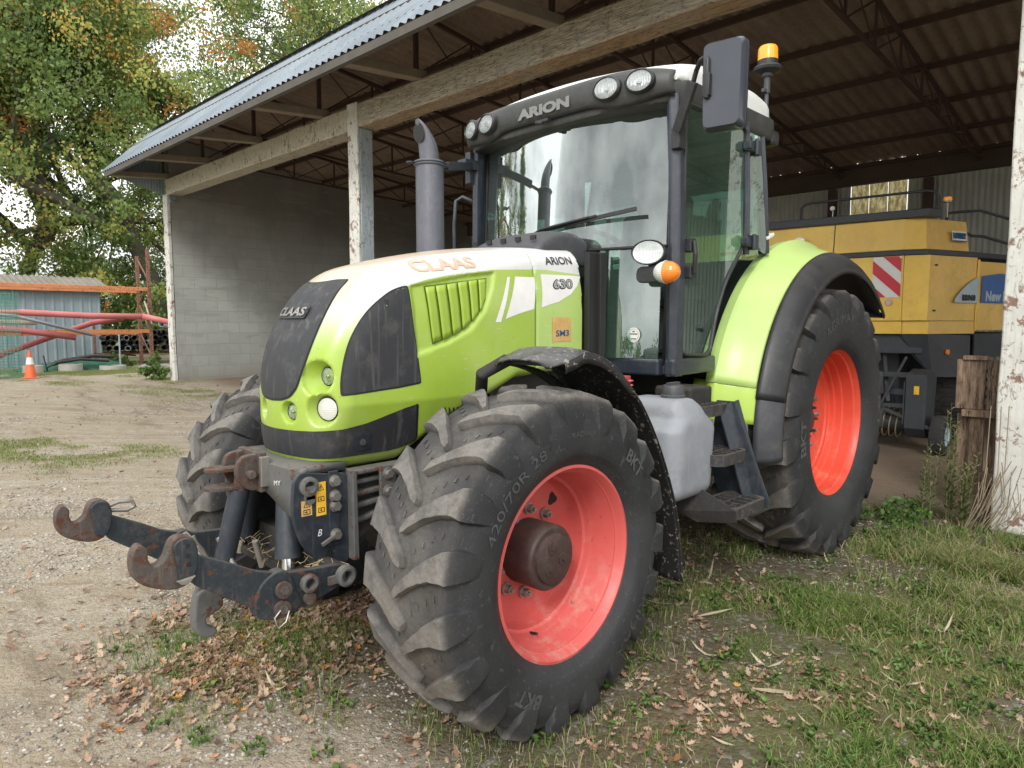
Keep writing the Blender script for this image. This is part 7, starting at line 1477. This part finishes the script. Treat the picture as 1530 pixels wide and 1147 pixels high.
# ============================================================ CAMERA, SUN, SKY
cd = bpy.data.cameras.new('camera'); cam = bpy.data.objects.new('camera', cd); COL.objects.link(cam); SC.camera = cam
CF, CX, CY, CZ, CYAW, CPIT, CROL = 1028.2229, 1.9609, 2.6787, 1.5443, R(-135.3576), R(-4.99375), R(-.0293)
cd.sensor_fit = 'HORIZONTAL'; cd.sensor_width = 36.0; cd.lens = 36.0 * CF / 1530.0; cd.clip_start = .05; cd.clip_end = 1500
_d = Vector((math.cos(CYAW) * math.cos(CPIT), math.sin(CYAW) * math.cos(CPIT), math.sin(CPIT))); _r = Vector((math.sin(CYAW), -math.cos(CYAW), 0)); _u = _r.cross(_d)
_r2 = _r * math.cos(CROL) + _u * math.sin(CROL); _u2 = -_r * math.sin(CROL) + _u * math.cos(CROL)
cam.matrix_world = Matrix(((_r2.x, _u2.x, -_d.x, CX), (_r2.y, _u2.y, -_d.y, CY), (_r2.z, _u2.z, -_d.z, CZ), (0, 0, 0, 1)))
W = bpy.data.worlds.new('World'); SC.world = W; W.use_nodes = True; wt = W.node_tree; wt.nodes.clear()
wo = wt.nodes.new('ShaderNodeOutputWorld'); bg = wt.nodes.new('ShaderNodeBackground'); sky = wt.nodes.new('ShaderNodeTexSky'); sky.sky_type = 'NISHITA'; sky.sun_disc = False
SUN_EL, SUN_AZ = R(38), R(32)     # azimuth from +x towards +y
sky.sun_elevation = SUN_EL; sky.sun_rotation = PI / 2 - SUN_AZ; sky.air_density = 1.2; sky.dust_density = 4; sky.ozone_density = 1
tc = wt.nodes.new('ShaderNodeTexCoord')
hs = wt.nodes.new('ShaderNodeHueSaturation'); hs.inputs['Saturation'].default_value = .22; wt.links.new(sky.outputs[0], hs.inputs['Color'])
mp = wt.nodes.new('ShaderNodeMapping'); mp.inputs['Scale'].default_value = (1, 1, 2.2); wt.links.new(tc.outputs['Generated'], mp.inputs[0])
cn = wt.nodes.new('ShaderNodeTexNoise'); cn.inputs['Scale'].default_value = 2.6; cn.inputs['Detail'].default_value = 7; cn.inputs['Roughness'].default_value = .55; wt.links.new(mp.outputs[0], cn.inputs['Vector'])
rp = wt.nodes.new('ShaderNodeValToRGB'); rp.color_ramp.elements[0].position = .36; rp.color_ramp.elements[0].color = (7.0, 7.3, 7.5, 1); rp.color_ramp.elements[1].position = .60; rp.color_ramp.elements[1].color = (18.5, 18.4, 18.0, 1)
wt.links.new(cn.outputs['Fac'], rp.inputs[0])
mx = wt.nodes.new('ShaderNodeMix'); mx.data_type = 'RGBA'; mx.inputs[0].default_value = .75; wt.links.new(hs.outputs[0], mx.inputs[6]); wt.links.new(rp.outputs[0], mx.inputs[7])
wt.links.new(mx.outputs[2], bg.inputs[0]); bg.inputs[1].default_value = .15; wt.links.new(bg.outputs[0], wo.inputs[0])
sl = bpy.data.lights.new('sun', 'SUN'); sl.energy = 1.9; sl.angle = R(14); sl.color = (1, .96, .9); so = bpy.data.objects.new('sun', sl); COL.objects.link(so)
sd = Vector((math.cos(SUN_AZ) * math.cos(SUN_EL), math.sin(SUN_AZ) * math.cos(SUN_EL), math.sin(SUN_EL))); so.rotation_euler = sd.to_track_quat('Z', 'Y').to_euler()
SC.view_settings.view_transform = 'Standard'; SC.view_settings.look = 'None'; SC.view_settings.exposure = 0
